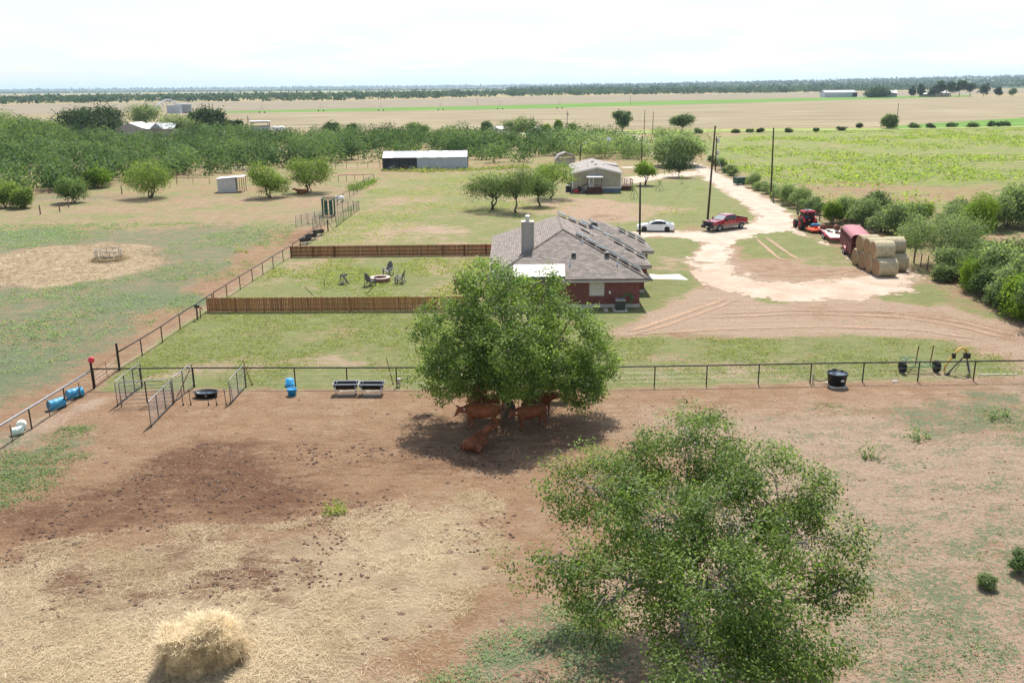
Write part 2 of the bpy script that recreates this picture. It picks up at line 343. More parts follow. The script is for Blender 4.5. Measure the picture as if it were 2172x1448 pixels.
me.polygons.add(len(Fq)); me.polygons.foreach_set('loop_start', np.arange(0, Fq.size, 4, dtype=np.int32)); me.update(calc_edges=True)
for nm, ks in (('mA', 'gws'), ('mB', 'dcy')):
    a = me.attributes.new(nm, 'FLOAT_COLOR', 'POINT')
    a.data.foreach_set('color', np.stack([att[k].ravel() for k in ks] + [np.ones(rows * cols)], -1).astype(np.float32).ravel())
def ground_mat():
    m, t, b = new_mat('ground_soil'); lk = t.links.new
    tc = N(t, 'ShaderNodeTexCoord'); co = tc.outputs['Object']
    def noise(s, d=6, r=.62, sx=1, sy=1, off=0, lo=.32, hi=.68):
        mp = N(t, 'ShaderNodeMapping'); mp.inputs['Scale'].default_value = (sx, sy, 1); mp.inputs['Location'].default_value = (off, off * 1.7, 0); lk(co, mp.inputs[0])
        n = N(t, 'ShaderNodeTexNoise', i_Scale=s, i_Detail=float(d), i_Roughness=r); lk(mp.outputs[0], n.inputs['Vector'])
        q = N(t, 'ShaderNodeMapRange'); q.inputs['From Min'].default_value = lo; q.inputs['From Max'].default_value = hi; lk(n.outputs['Fac'], q.inputs['Value']); return q.outputs[0]
    def mth(op, a, c, clamp=False):
        n = N(t, 'ShaderNodeMath', operation=op, use_clamp=clamp)
        for i, v in enumerate((a, c)):
            if isinstance(v, (int, float)): n.inputs[i].default_value = v
            else: lk(v, n.inputs[i])
        return n.outputs[0]
    def mixc(f, a, c):
        n = N(t, 'ShaderNodeMix', data_type='RGBA')
        for k, v in (('Factor', f), ('A', a), ('B', c)):
            if isinstance(v, (tuple, float)): n.inputs[k].default_value = v
            else: lk(v, n.inputs[k])
        return n.outputs['Result']
    sA = N(t, 'ShaderNodeSeparateColor'); aA = N(t, 'ShaderNodeAttribute', attribute_name='mA'); lk(aA.outputs['Color'], sA.inputs[0])
    sB = N(t, 'ShaderNodeSeparateColor'); aB = N(t, 'ShaderNodeAttribute', attribute_name='mB'); lk(aB.outputs['Color'], sB.inputs[0])
    g, w_, s = sA.outputs; d, c, y = sB.outputs
    def cover(mask, nz, soft=.3):  # mask 0..1 -> patchy cover
        q = mth('MULTIPLY', mask, 1 + soft); q = mth('ADD', q, nz); q = mth('ADD', q, -1 - soft / 2); q = mth('DIVIDE', q, soft); return mth('ADD', q, .5, True)
    def avg(*ns):
        q = ns[0]
        for k in ns[1:]: q = mth('ADD', q, k)
        q = mth('DIVIDE', q, float(len(ns))); sp = .5 / len(ns) ** .5 * .92
        r = N(t, 'ShaderNodeMapRange'); r.inputs['From Min'].default_value = .5 - sp; r.inputs['From Max'].default_value = .5 + sp; lk(q, r.inputs['Value']); return r.outputs[0]
    n_big = noise(.11, 5); n_mid = noise(.9, 7, .68, .8, 1, 3); n_fine = noise(7, 4, .7, 1, 1, 7); n_fine2 = noise(19, 3, .7, 1, 1, 11); n_mid2 = noise(.45, 7, .7, .7, 1.0, 17); n_str = noise(2.2, 5, .7, .4, 1, 23); n_trk = noise(.9, 5, .65, .10, 2.2, 83); n_spk = noise(4.5, 4, .85, 1, 1, 91, .38, .66)
    soil = mixc(n_mid, (.285, .165, .09, 1), (.41, .268, .16, 1)); soil = mixc(mth('MULTIPLY', n_fine2, .45), soil, (.18, .10, .06, 1)); soil = mixc(mth('MULTIPLY', n_big, .3), soil, (.36, .245, .16, 1))
    pale = mixc(n_fine, (.43, .32, .225, 1), (.55, .45, .35, 1)); pale = mixc(mth('MULTIPLY', n_str, .35), pale, (.31, .19, .12, 1))
    pale = mixc(mth('MULTIPLY', n_trk, .5), pale, (.29, .165, .10, 1)); col = mixc(cover(c, avg(n_mid, n_fine, n_trk), .7), soil, pale); col = mixc(mth('MULTIPLY', mth('POWER', n_spk, 2), .5), col, (.16, .09, .055, 1))
    st = mixc(n_fine2, (.36, .265, .16, 1), (.62, .51, .345, 1)); st = mixc(mth('MULTIPLY', n_mid, .6), st, (.19, .115, .065, 1))
    ns = avg(n_mid2, n_fine, n_mid)
    col = mixc(cover(s, ns, .4), col, st)
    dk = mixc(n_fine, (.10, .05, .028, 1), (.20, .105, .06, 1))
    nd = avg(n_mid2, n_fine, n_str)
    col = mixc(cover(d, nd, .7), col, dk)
    dry = mixc(n_fine, (.31, .25, .13, 1), (.42, .35, .20, 1)); gr = mixc(n_mid2, (.17, .20, .062, 1), (.28, .305, .115, 1))
    gr = mixc(mth('MULTIPLY', n_fine2, .5), gr, (.105, .135, .04, 1)); gr = mixc(mth('MULTIPLY', mth('POWER', n_str, 2), .7), gr, dry); gr = mixc(mth('MULTIPLY', mth('POWER', n_spk, 2), .55), gr, (.085, .105, .035, 1))
    ng = avg(n_mid, n_mid2, n_fine, n_big)
    col = mixc(cover(mth('ADD', g, .1), ng, .35), col, mixc(.55, col, dry)); col = mixc(cover(g, ng, .3), col, gr)
    wd = mixc(n_fine, (.14, .165, .088, 1), (.225, .255, .15, 1)); wd = mixc(mth('MULTIPLY', n_fine2, .5), wd, (.10, .12, .062, 1))
    n_w = noise(.75, 7, .72, .75, 1, 41); nw = avg(n_w, n_fine, noise(5.0, 3, .75, 1, 1, 47))
    col = mixc(cover(w_, nw, .16), col, wd)
    nf = noise(.13, 8, .7, .6, 1.6, 53); nf2 = noise(.3, 7, .7, .45, 1.5, 61)
    fy = mixc(nf2, (.15, .18, .07, 1), (.26, .31, .055, 1)); fy = mixc(cover(.42, nf, .25), fy, (.30, .25, .12, 1)); fy = mixc(cover(.36, noise(.5, 6, .7, .6, 1.5, 71), .2), fy, (.12, .15, .075, 1))
    nfm = avg(nf, nf2); col = mixc(cover(y, nfm, .3), col, fy)
    lk(col, b.inputs['Base Color']); b.inputs['Roughness'].default_value = .95; b.inputs['Specular IOR Level'].default_value = .15
    hsum = mth('ADD', mth('MULTIPLY', n_fine, .6), mth('ADD', mth('MULTIPLY', n_mid, 1.2), mth('MULTIPLY', n_fine2, .35)))
    bp = N(t, 'ShaderNodeBump', i_Strength=.9, i_Distance=.12); lk(hsum, bp.inputs['Height']); lk(bp.outputs[0], b.inputs['Normal'])
    return m
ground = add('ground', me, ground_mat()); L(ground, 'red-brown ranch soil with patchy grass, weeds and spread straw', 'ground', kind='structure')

def ragged_sheet(name, m, outer, inner=None, z=.004, cell=.32, rag=.9, box=None):
    """a sheet with a broken, worn edge: only the cells inside the outline are kept"""
    P = PX(outer); Pi = PX(inner) if inner else None
    x0, x1 = min(p[0] for p in P), max(p[0] for p in P); y0, y1 = min(p[1] for p in P), max(p[1] for p in P)
    nx, ny = int((x1 - x0) / cell) + 2, int((y1 - y0) / cell) + 2
    X, Y = np.meshgrid(x0 + np.arange(nx) * cell, y0 + np.arange(ny) * cell)
    cx, cy = X[:-1, :-1] + cell / 2, Y[:-1, :-1] + cell / 2
    s = poly_sd(cx, cy, P)
    if Pi: s = np.minimum(s, -poly_sd(cx, cy, Pi))
    s = s + (fbm(cx * .5, cy * .5, 31) - .5) * rag * 2 + (fbm(cx * 2, cy * 2, 37) - .55) * rag
    keep = s > 0
    id_ = np.arange(nx * ny).reshape(ny, nx); q = np.stack([id_[:-1, :-1], id_[:-1, 1:], id_[1:, 1:], id_[1:, :-1]], -1)[keep]
    u, inv = np.unique(q.ravel(), return_inverse=True)
    jx = (vnoise(X * 7, Y * 7, 3) - .5) * cell * .7; jy = (vnoise(X * 7, Y * 7, 8) - .5) * cell * .7
    VV = np.stack([(X + jx).ravel()[u], (Y + jy).ravel()[u], np.full(len(u), z)], -1)
    me = bpy.data.meshes.new(name); me.from_pydata(VV.tolist(), [], inv.reshape(-1, 4).tolist()); return add(name, me, m)
def caliche_mat(name, a, b_, c_):
    m, t, b = new_mat(name); lk = t.links.new; tc = N(t, 'ShaderNodeTexCoord')
    n1 = N(t, 'ShaderNodeTexNoise', i_Scale=.35, i_Detail=8.0, i_Roughness=.7); n2 = N(t, 'ShaderNodeTexNoise', i_Scale=6.0, i_Detail=5.0, i_Roughness=.7)
    for n in (n1, n2): lk(tc.outputs['Object'], n.inputs['Vector'])
    q = N(t, 'ShaderNodeMapRange'); q.inputs['From Min'].default_value = .36; q.inputs['From Max'].default_value = .64; lk(n1.outputs['Fac'], q.inputs['Value'])
    x1 = N(t, 'ShaderNodeMix', data_type='RGBA'); x1.inputs['A'].default_value = a; x1.inputs['B'].default_value = b_; lk(q.outputs[0], x1.inputs['Factor'])
    q2 = N(t, 'ShaderNodeMapRange'); q2.inputs['From Min'].default_value = .45; q2.inputs['From Max'].default_value = .75; q2.inputs['To Max'].default_value = .6; lk(n2.outputs['Fac'], q2.inputs['Value'])
    x2 = N(t, 'ShaderNodeMix', data_type='RGBA'); lk(x1.outputs['Result'], x2.inputs['A']); x2.inputs['B'].default_value = c_; lk(q2.outputs[0], x2.inputs['Factor'])
    lk(x2.outputs['Result'], b.inputs['Base Color']); b.inputs['Roughness'].default_value = .95; b.inputs['Specular IOR Level'].default_value = .1
    bp = N(t, 'ShaderNodeBump', i_Strength=.4, i_Distance=.05); lk(n2.outputs['Fac'], bp.inputs['Height']); lk(bp.outputs[0], b.inputs['Normal']); return m
M['caliche'] = caliche_mat('caliche', (.38, .30, .23, 1), (.50, .435, .36, 1), (.33, .245, .175, 1))
ROAD_MAIN = [(1469, 353), (1488, 373), (1520, 396), (1560, 421), (1590, 443), (1603, 458), (1600, 467), (1586, 477), (1500, 490), (1436, 490), (1356, 491), (1300, 492),
             (1290, 506), (1330, 504), (1400, 503), (1440, 503), (1475, 508), (1487, 517), (1478, 531), (1463, 545), (1460, 556), (1530, 556), (1560, 513), (1610, 496), (1680, 490), (1700, 496), (1690, 480), (1690, 466),
             (1660, 441), (1620, 416), (1570, 389), (1530, 371), (1500, 353), (1485, 347)]
LOOP = [(1458, 557), (1464, 577), (1482, 596), (1504, 613), (1535, 624), (1650, 637), (1750, 641), (1830, 638), (1900, 626), (1940, 611), (1956, 597), (1946, 580), (1915, 562), (1860, 545), (1815, 545), (1770, 527), (1740, 510), (1701, 497),
        (1682, 491), (1720, 505), (1780, 535), (1840, 566), (1830, 583), (1780, 592), (1680, 598), (1590, 592), (1555, 570), (1531, 557)]
o = ragged_sheet('driveway', M['caliche'], ROAD_MAIN, rag=1.7); L(o, 'white caliche driveway curving past the red pickup', 'driveway', kind='structure')
M['caliche2'] = caliche_mat('caliche_worn', (.36, .265, .195, 1), (.47, .39, .315, 1), (.30, .205, .14, 1))
o = ragged_sheet('turning_loop', M['caliche2'], LOOP, rag=2.4, z=.009); L(o, 'pale dirt turning loop running round to the hay bales', 'driveway', kind='structure')
o = ragged_sheet('lane', M['caliche'], FAR_ROAD, cell=.6, z=.014); L(o, 'pale lane leading off between the mesquites to the far road', 'lane', kind='structure')
o = ragged_sheet('side_track', M['caliche'], [(1318, 377), (1350, 373), (1480, 362), (1490, 372), (1400, 380), (1345, 390), (1318, 392)], cell=.5, z=.019); L(o, 'pale gravel parking strip beside the mobile home', 'track', kind='structure')
o = ragged_sheet('track', M['caliche'], [(1318, 354), (1400, 352), (1470, 349), (1470, 352.5), (1400, 355), (1318, 357.5)], cell=.5, z=.024); L(o, 'thin pale track passing behind the mobile home', 'track', kind='structure')

# ------------------------------------------------------------------ far fields
def field_mat(name, a, b_, c_, s=.02, ang=0.0, st=9):
    m, t, b = new_mat(name); lk = t.links.new; tc = N(t, 'ShaderNodeTexCoord'); mp = N(t, 'ShaderNodeMapping'); mp.inputs['Scale'].default_value = (1, st, 1); mp.inputs['Rotation'].default_value = (0, 0, ang); lk(tc.outputs['Object'], mp.inputs[0])
    n1 = N(t, 'ShaderNodeTexNoise', i_Scale=s, i_Detail=8.0, i_Roughness=.68); lk(mp.outputs[0], n1.inputs['Vector'])
    r = N(t, 'ShaderNodeValToRGB'); e = r.color_ramp.elements; e[0].position = .36; e[0].color = a; e[1].position = .66; e[1].color = c_; k = e.new(.5); k.color = b_
    lk(n1.outputs['Fac'], r.inputs[0]); lk(r.outputs[0], b.inputs['Base Color']); b.inputs['Roughness'].default_value = 1.0; b.inputs['Specular IOR Level'].default_value = .05; return m
M['stubble'] = field_mat('stubble', (.165, .135, .085, 1), (.25, .205, .13, 1), (.34, .295, .195, 1), .012, .03)
M['stubble2'] = field_mat('stubble_grey', (.17, .145, .105, 1), (.23, .195, .14, 1), (.28, .24, .17, 1), .01, .03)
M['crop'] = field_mat('crop', (.075, .15, .035, 1), (.12, .22, .05, 1), (.18, .28, .07, 1), .02, .0, 14)
M['verge'] = field_mat('verge', (.16, .22, .07, 1), (.24, .30, .09, 1), (.36, .36, .16, 1), .05, .0, 4)
M['far_pasture'] = field_mat('far_pasture', (.15, .19, .09, 1), (.27, .29, .16, 1), (.40, .36, .24, 1), .003, .0, 3)
def sheet(name, pts, m, z, label, cat):
    P = [G(a, b) for a, b in pts]; me = bpy.data.meshes.new(name); me.from_pydata([(p.x, p.y, z) for p in P], [], [list(range(len(P)))])
    bm = bmesh.new(); bm.from_mesh(me); bmesh.ops.triangulate(bm, faces=bm.faces); bmesh.ops.recalc_face_normals(bm, faces=bm.faces); bm.to_mesh(me); bm.free()
    if me.polygons[0].normal.z < 0: me.flip_normals()
    return L(add(name, me, m), label, cat, kind='structure')
sheet('stubble_field', [(-900, 275), (0, 262), (600, 277), (1200, 275), (1500, 272), (1880, 269), (2172, 250), (3100, 236), (3100, 190), (2172, 204), (1750, 213), (1448, 222), (1086, 232), (480, 240), (100, 246), (-900, 252)], M['stubble'], .05, 'tan stubble field stretching behind the mesquite thicket', 'field')
sheet('crop_strip', [(480, 240), (1086, 232), (1448, 222), (1750, 213.5), (2060, 205), (2060, 202), (1750, 207.5), (1448, 213.5), (1086, 223.5), (480, 236.5)], M['crop'], .07, 'thin green strip of irrigated crop across the tan field', 'field')
sheet('fallow_field', [(-900, 251), (-100, 246.5), (480, 236), (1086, 223), (1448, 213), (1750, 207), (2060, 201.5), (2172, 198), (3100, 180), (3100, 176), (2172, 190), (1700, 197), (1086, 206), (700, 215), (300, 218), (0, 223), (-900, 236)], M['stubble2'], .05, 'greyish fallow field in front of the far tree belt', 'field')
sheet('crop_patch', [(1880, 268.5), (2172, 250), (3100, 236), (3100, 256), (2172, 267), (1980, 271), (1890, 272)], M['crop'], .09, 'dark green crop wedge at the right edge behind the yellow-green field', 'field')
sheet('grass_verge', [(900, 283), (1180, 279), (1500, 275), (1880, 272.3), (1980, 271.3), (2172, 267.3), (2172, 270.5), (1900, 276), (1500, 281), (1180, 286), (900, 290)], M['verge'], .11, 'grassy verge along the far road', 'verge')
M['old_road'] = caliche_mat('old_road', (.44, .40, .35, 1), (.55, .50, .44, 1), (.38, .33, .28, 1))
sheet('far_road', [(860, 286), (1180, 281.2), (1330, 279.7), (1330, 281.3), (1180, 283.2), (860, 288.5)], M['old_road'], .13, 'pale far road running past the lane', 'road')
sheet('far_pasture', [(-900, 212), (0, 199.5), (700, 196), (1300, 190), (2172, 188), (2900, 178), (2900, 174), (2172, 184), (1300, 186), (700, 191.5), (0, 196), (-900, 208)], M['far_pasture'], .3, 'pale open pasture between the far tree belts', 'pasture')

# the low wooded rise on the right skyline
hx, hy = np.meshgrid(np.linspace(-.05, 1.35, 60), np.geomspace(1900, 9500, 40)); az = np.clip(hx, 0, 1.2); sm_ = np.clip((hy - 2000) / 5200, 0, 1); sm_ = sm_ * sm_ * (3 - 2 * sm_)
hzv = (92 * az * sm_ - 1.0 + 5 * (fbm(hx * 9, hy / 900, 8) - .5) * sm_ * np.clip(az * 6, 0, 1)) 
Vh = np.stack([hx * hy, hy, hzv], -1); HILL = (hx, hy, hzv); ih = np.arange(hx.size).reshape(hx.shape); Fh = np.stack([ih[:-1, :-1], ih[:-1, 1:], ih[1:, 1:], ih[1:, :-1]], -1).reshape(-1, 4)
me = bpy.data.meshes.new('hill'); me.from_pydata(Vh.reshape(-1, 3).tolist(), [], Fh.tolist()); M['hill_scrub'] = field_mat('hill_scrub', (.05, .075, .04, 1), (.085, .115, .06, 1), (.22, .22, .13, 1), .0016, .0, 3); L(add('hill', me, M['hill_scrub']), 'low wooded rise along the right skyline', 'hill', kind='structure')

# wheel ruts worn into the dirt
M['rut'] = mat('rut_soil', (.31, .205, .13, 1), .95, var=.3, scale=4, bump=.4)
def rut(label, pts, wd=.32, seed=0):
    P = [G(a, b) for a, b in pts]; Q = []
    for i in range(len(P) - 1):
        for k in range(14): Q.append(P[i].lerp(P[i + 1], k / 14))
    for _ in range(14): Q = [Q[0]] + [(Q[i - 1] + Q[i] * 2 + Q[i + 1]) / 4 for i in range(1, len(Q) - 1)] + [Q[-1]]
    r = random.Random(seed); lf, rt = [], []; wv = wd
    for i, q in enumerate(Q):
        d = (Q[min(i + 1, len(Q) - 1)] - Q[max(i - 1, 0)]); n = Vector((-d.y, d.x, 0)).normalized(); wv = .7 * wv + .3 * wd * r.uniform(.2, 1.7); e = min(1, i / 6, (len(Q) - 1 - i) / 6)
        lf.append(q + n * wv * .5 * e + Vector((0, 0, .028))); rt.append(q - n * wv * .5 * e * r.uniform(.6, 1.2) + Vector((0, 0, .028)))
    mb = MB(); mb.loft([lf, rt], False, False); o = mb.build('wheel_rut', M['rut']); 
    if o.data.polygons[0].normal.z < 0: o.data.flip_normals()
    return L(o, label, 'rut', kind='structure')
for i, (lab, pts) in enumerate((('upper red wheel rut sweeping right across the sandy track', [(1500, 668), (1700, 657), (1900, 662), (2050, 685), (2172, 718)]), ('lower red wheel rut sweeping right across the sandy track', [(1480, 676), (1700, 665), (1900, 671), (2040, 693), (2172, 728)]), ('wheel rut curving from the loop down to the shade tree', [(1545, 632), (1480, 655), (1400, 682), (1320, 708)]), ('second wheel rut curving from the loop to the shade tree', [(1570, 634), (1500, 660), (1420, 688), (1340, 712)]),
    ('wheel rut crossing the island grass, left one', [(1600, 503), (1625, 525), (1650, 548), (1680, 556)]), ('wheel rut crossing the island grass, right one', [(1622, 502), (1650, 522), (1680, 543), (1700, 553)]), ('faint rut inside the bare loop', [(1590, 582), (1680, 587), (1770, 582), (1820, 573)]), ('long faint rut low on the sandy track', [(1330, 712), (1500, 700), (1750, 692), (1950, 700), (2100, 725)]),
    ('rut in the yard behind the far fence', [(775, 512), (840, 492), (900, 474)]), ('parallel rut in the yard behind the far fence', [(800, 513), (862, 492), (918, 474)]), ('rut leading up towards the chute', [(760, 455), (800, 440), (850, 425), (900, 410)]))): rut(lab, pts, .3 + .1 * (i % 3), i)
# ------------------------------------------------------------------ vegetation
def leaf_quads(rng, P, ln, wd, up=.5, droop=0.0, O=None):
    n = len(P); nrm = rng.normal(size=(n, 3)) * (.7 if O is not None else 1); nrm[:, 2] = np.abs(nrm[:, 2]) + up * (.5 if O is not None else 1)
    if O is not None: nrm += O * .55
    nrm /= np.linalg.norm(nrm, axis=1)[:, None]
    a = rng.normal(size=(n, 3)); a[:, 2] -= droop; a -= nrm * (a * nrm).sum(1)[:, None]; a /= np.linalg.norm(a, axis=1)[:, None]; b = np.cross(nrm, a)
    l = (ln * rng.uniform(.65, 1.35, n))[:, None]; w_ = (wd * rng.uniform(.7, 1.3, n))[:, None]
    return np.stack([P, P + a * l * .45 + b * w_ * .5, P + a * l, P + a * l * .55 - b * w_ * .5], 1)
def crown(rng, lobes, per, spread, ln, wd, tip=.35, up=.5, droop=0.0, inner=.55, gap=0.0):
    Q, T, CL = [], [], []
    for li, (c, r, nc) in enumerate(lobes):
        c = np.array(c); r = np.array(r)
        d = rng.normal(size=(nc, 3)); d[:, 2] = d[:, 2] * .9 + .12; d /= np.linalg.norm(d, axis=1)[:, None]
        u = inner + (1 - inner) * rng.random(nc) ** .6; bump = 1 + .14 * np.sin(d[:, 0] * 5 + li) * np.cos(d[:, 1] * 6 + 2 * li)
        p = c + d * r * (u * bump)[:, None]
        keep = np.ones(nc, bool)
        for lj, (c2, r2, _) in enumerate(lobes):
            if lj != li: keep &= ~((np.linalg.norm((p - np.array(c2)) / np.array(r2), axis=1) < .6) & (rng.random(nc) < .75))
        if gap: keep &= fbm(p[:, 0] * .75 + p[:, 2] * .5 + 40, p[:, 1] * .75 - p[:, 2] * .6 + 40, 91, 3) > gap
        p = p[keep & (p[:, 2] > .25)]
        m = rng.poisson(per, len(p)) + 2; ci = np.repeat(np.arange(len(p)), m)
        q = p[ci] + rng.normal(size=(len(ci), 3)) * np.array([spread, spread, spread * .7])
        q[:, 2] = np.maximum(q[:, 2], .08)
        ct = rng.uniform(-.1, 1.0, len(p)); t = np.clip(ct[ci] + rng.normal(0, .22, len(ci)), 0, 1)  # random clump tint, spread wide to mimic lit and shaded leaf patches
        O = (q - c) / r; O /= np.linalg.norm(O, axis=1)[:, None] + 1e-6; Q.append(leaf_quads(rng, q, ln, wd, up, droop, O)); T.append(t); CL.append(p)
    return np.concatenate(Q), np.concatenate(T), CL
def bez(a, b, rng, k=4, sag=.12):
    a, b = np.array(a), np.array(b); l = np.linalg.norm(b - a); pts = []
    j = rng.normal(0, .08, (k + 1, 3)) * l
    for i in range(k + 1):
        t = i / k; p = a * (1 - t) + b * t + j[i] * math.sin(math.pi * t) + np.array([0, 0, sag * l * math.sin(math.pi * t)]); pts.append(tuple(p))
    return pts
def trunk_mesh(rng, base, fork, r0, lobes, CL, twigs=10, stems=1, twig_r=.022, lean=(0, 0)):
    mb = MB(); forks = []
    for s in range(stems):
        off = np.array([0, 0, 0.0]) if stems == 1 else np.array([rng.normal(0, r0 * 1.2), rng.normal(0, r0 * 1.2), 0])
        b = np.array([base[0], base[1], -.08]) + off; f = np.array(fork) + off * 3 + (rng.normal(0, .25, 3) if stems > 1 else 0)
        pts = bez(b, f, rng, 4, 0); n = len(pts); mb.tube(pts, [r0 * (1.35 - .75 * (i / (n - 1)) ** .5) for i in range(n)], 8); forks.append(f)
    for li, (c, r, _) in enumerate(lobes):
        f = forks[li % stems]; c = np.array(c); l = np.linalg.norm(c - f)
        pts = bez(f, c, rng, 5, .06); mb.tube(pts, [max(r0 * .62 * (1 - .8 * i / 5), .02) for i in range(6)], 6)
        cl = CL[li]
        if len(cl) and twigs:
            for p in cl[rng.permutation(len(cl))[:twigs]]:
                s = np.array(pts[int(rng.integers(2, 6))]); mb.tube(bez(s, p, rng, 3, .05), [twig_r * 1.5, twig_r * 1.2, twig_r * .8, twig_r * .4], 4, False)
    return mb
def tree(name, label, cat, base, lobes, fork, r0, leaf, seed, per=22, spread=.3, ln=.14, wd=.07, bark='bark', twigs=10, stems=1, group=None, up=.5, droop=0., inner=.55, twig_r=.022, gap=0.):
    """lobes relative to the base; returns the thing with trunk and crown"""
    rng = np.random.default_rng(seed); t = thing(name, label, cat, base, 0, group)
    Q, T, CL = crown(rng, lobes, per, spread, ln, wd, up=up, droop=droop, inner=inner, gap=gap)
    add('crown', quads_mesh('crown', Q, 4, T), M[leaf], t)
    trunk_mesh(rng, (0, 0), fork, r0, lobes, CL, twigs, stems, twig_r).build('trunk', M[bark], t, True)
    return t
def auto_lobes(rng, h, w_, nl, nc, low=.3):
    """irregular crown: nl lobes inside a dome of height h and width w_"""
    out = []; top = h; bot = h * low
    out.append(((rng.normal(0, .09 * w_), rng.normal(0, .09 * w_), top - (top - bot) * .36), (w_ * .27, w_ * .27, (top - bot) * .36), nc))
    for k in range(nl - 1):
        a = 2 * math.pi * (k + rng.uniform(-.4, .4)) / (nl - 1); s = rng.uniform(.55, 1.3); rr = w_ * rng.uniform(.14, .40 - .1 * s)
        z = bot + (top - bot) * rng.uniform(.22, .74); out.append(((math.cos(a) * rr, math.sin(a) * rr, z), (w_ * .22 * s, w_ * .22 * s, (top - bot) * .27 * s), max(8, int(nc * s))))
    return out
def tree_px(name, label, cat, bx, by, top, wpx, leaf, seed, nl=6, nc=60, low=.3, stems=1, bark='bark', group=None, q=1.0, r0=None, per=12, inner=.5, twigs=6, fork=.3):
    b = G(bx, by); h = HT(bx, top, b); wm = wpx * (b.y / .985) / F_PX
    rng = np.random.default_rng(seed); lb = auto_lobes(rng, h, wm, nl, nc, low)
    ln = max(.10, b.y * .0021, wm * .026) * q
    return tree(name, label, cat, b, lb, (0, 0, h * fork), r0 or max(.07, h * .022), leaf, seed, per=per, spread=wm * .05 + .05, ln=ln, wd=ln * .62, bark=bark, twigs=twigs, stems=stems, group=group, inner=inner)

# the big shade tree over the cattle
b0 = G(1082, 882); b0 = (b0.x, b0.y, 0)
tree('shade_tree', 'big round leafy tree shading the red cattle by the pipe fence', 'tree', b0, [
    ((0, 0, 6.4), (3.2, 3.0, 2.4), 300), ((-3.0, -.3, 4.8), (2.5, 2.4, 2.1), 260), ((3.1, .2, 4.5), (2.5, 2.4, 2.1), 260), ((.1, -2.6, 4.6), (2.8, 2.1, 1.9), 280), ((.6, 2.8, 4.6), (3, 2.2, 2.1), 130),
    ((-2.7, -1.9, 3.3), (1.9, 1.5, 1.5), 170), ((2.8, -1.6, 3.3), (1.9, 1.5, 1.5), 170), ((-4.4, .3, 3.0), (1.5, 1.6, 1.8), 140), ((4.6, .3, 3.0), (1.5, 1.6, 1.7), 140), ((.4, -3.4, 3.2), (1.5, .9, 1.1), 110), ((-1.3, .5, 7.8), (1.5, 1.5, 1.1), 80), ((1.4, .4, 7.5), (1.6, 1.5, 1.1), 80), ((-4.0, -1.6, 2.2), (1.0, 1.0, 1.2), 80), ((3.9, -1.9, 2.3), (1.1, 1.0, 1.2), 80)],
    (0.1, 0.6, 1.9), .27, 'leaf_elm', 11, gap=.40, per=46, spread=.23, ln=.14, wd=.085, bark='bark', twigs=9, inner=.58)
# the near tree, seen from above
nb = G(1470, 1385); nb = (nb.x, nb.y, 0)
lob = []
for a, b, z, r, n in ((1255, 1015, 5.2, 1.75, 215), (1470, 940, 5.9, 1.95, 240), (1640, 1020, 5.7, 1.8, 215), (1715, 1130, 4.9, 1.55, 160), (1165, 1165, 4.2, 1.15, 90), (1320, 1240, 4.2, 1.5, 165), (1530, 1225, 4.9, 1.6, 170),
                      (1500, 1405, 3.4, 1.5, 150), (1670, 1330, 3.7, 1.4, 140), (1390, 1080, 5.5, 1.6, 150), (1560, 1090, 5.6, 1.6, 150), (1240, 1290, 2.9, .9, 50), (1780, 1230, 3.6, .75, 40)):
    p = G(a, b, z); lob.append(((p.x - nb[0], p.y - nb[1], z - .35), (r * 1.2, r * 1.2, r * .8), int(n * .95)))
tree('spreading_tree', 'wide spreading tree with grey twigs in the near right of the pen', 'tree', nb, lob, (-.1, .9, 1.8), .22, 'leaf_elm', 23, gap=.425, per=62, spread=.22, ln=.10, wd=.064, bark='twig', twigs=30, stems=2, inner=.5, twig_r=.012)

# trees of the paddock on the left
H_ = [('huisache_tree', 'bright green spreading huisache right beside the corrugated stall', 572, 419, 344, 92, 'leaf_huisache', 31), ('huisache_tree', 'round bright huisache with the cow lying beneath it', 657, 409, 336, 112, 'leaf_huisache', 32),
      ('huisache_tree', 'tall multi-stemmed huisache left of the corrugated stall', 318, 420, 338, 112, 'leaf_huisache', 33), ('small_tree', 'small pale tree at the left edge standing apart from the thicket', 49, 442, 399, 52, 'leaf_huisache', 34),
      ('small_tree', 'pale tree cut by the left edge of the photo', 12, 440, 386, 62, 'leaf_huisache', 35), ('small_tree', 'low pale tree near the two short posts', 155, 430, 376, 74, 'leaf_mesquite', 36), ('dark_bush', 'dark green bush on bare soil left of the tall huisache', 205, 398, 352, 78, 'leaf_bright', 37)]
for nm, lb_, x, y, tp, wp, lf, sd_ in H_: tree_px(nm, lb_, 'tree', x, y, tp, wp, lf, sd_, nl=11, nc=48, low=.12, stems=3, inner=.4, per=13, q=.85, fork=.22)
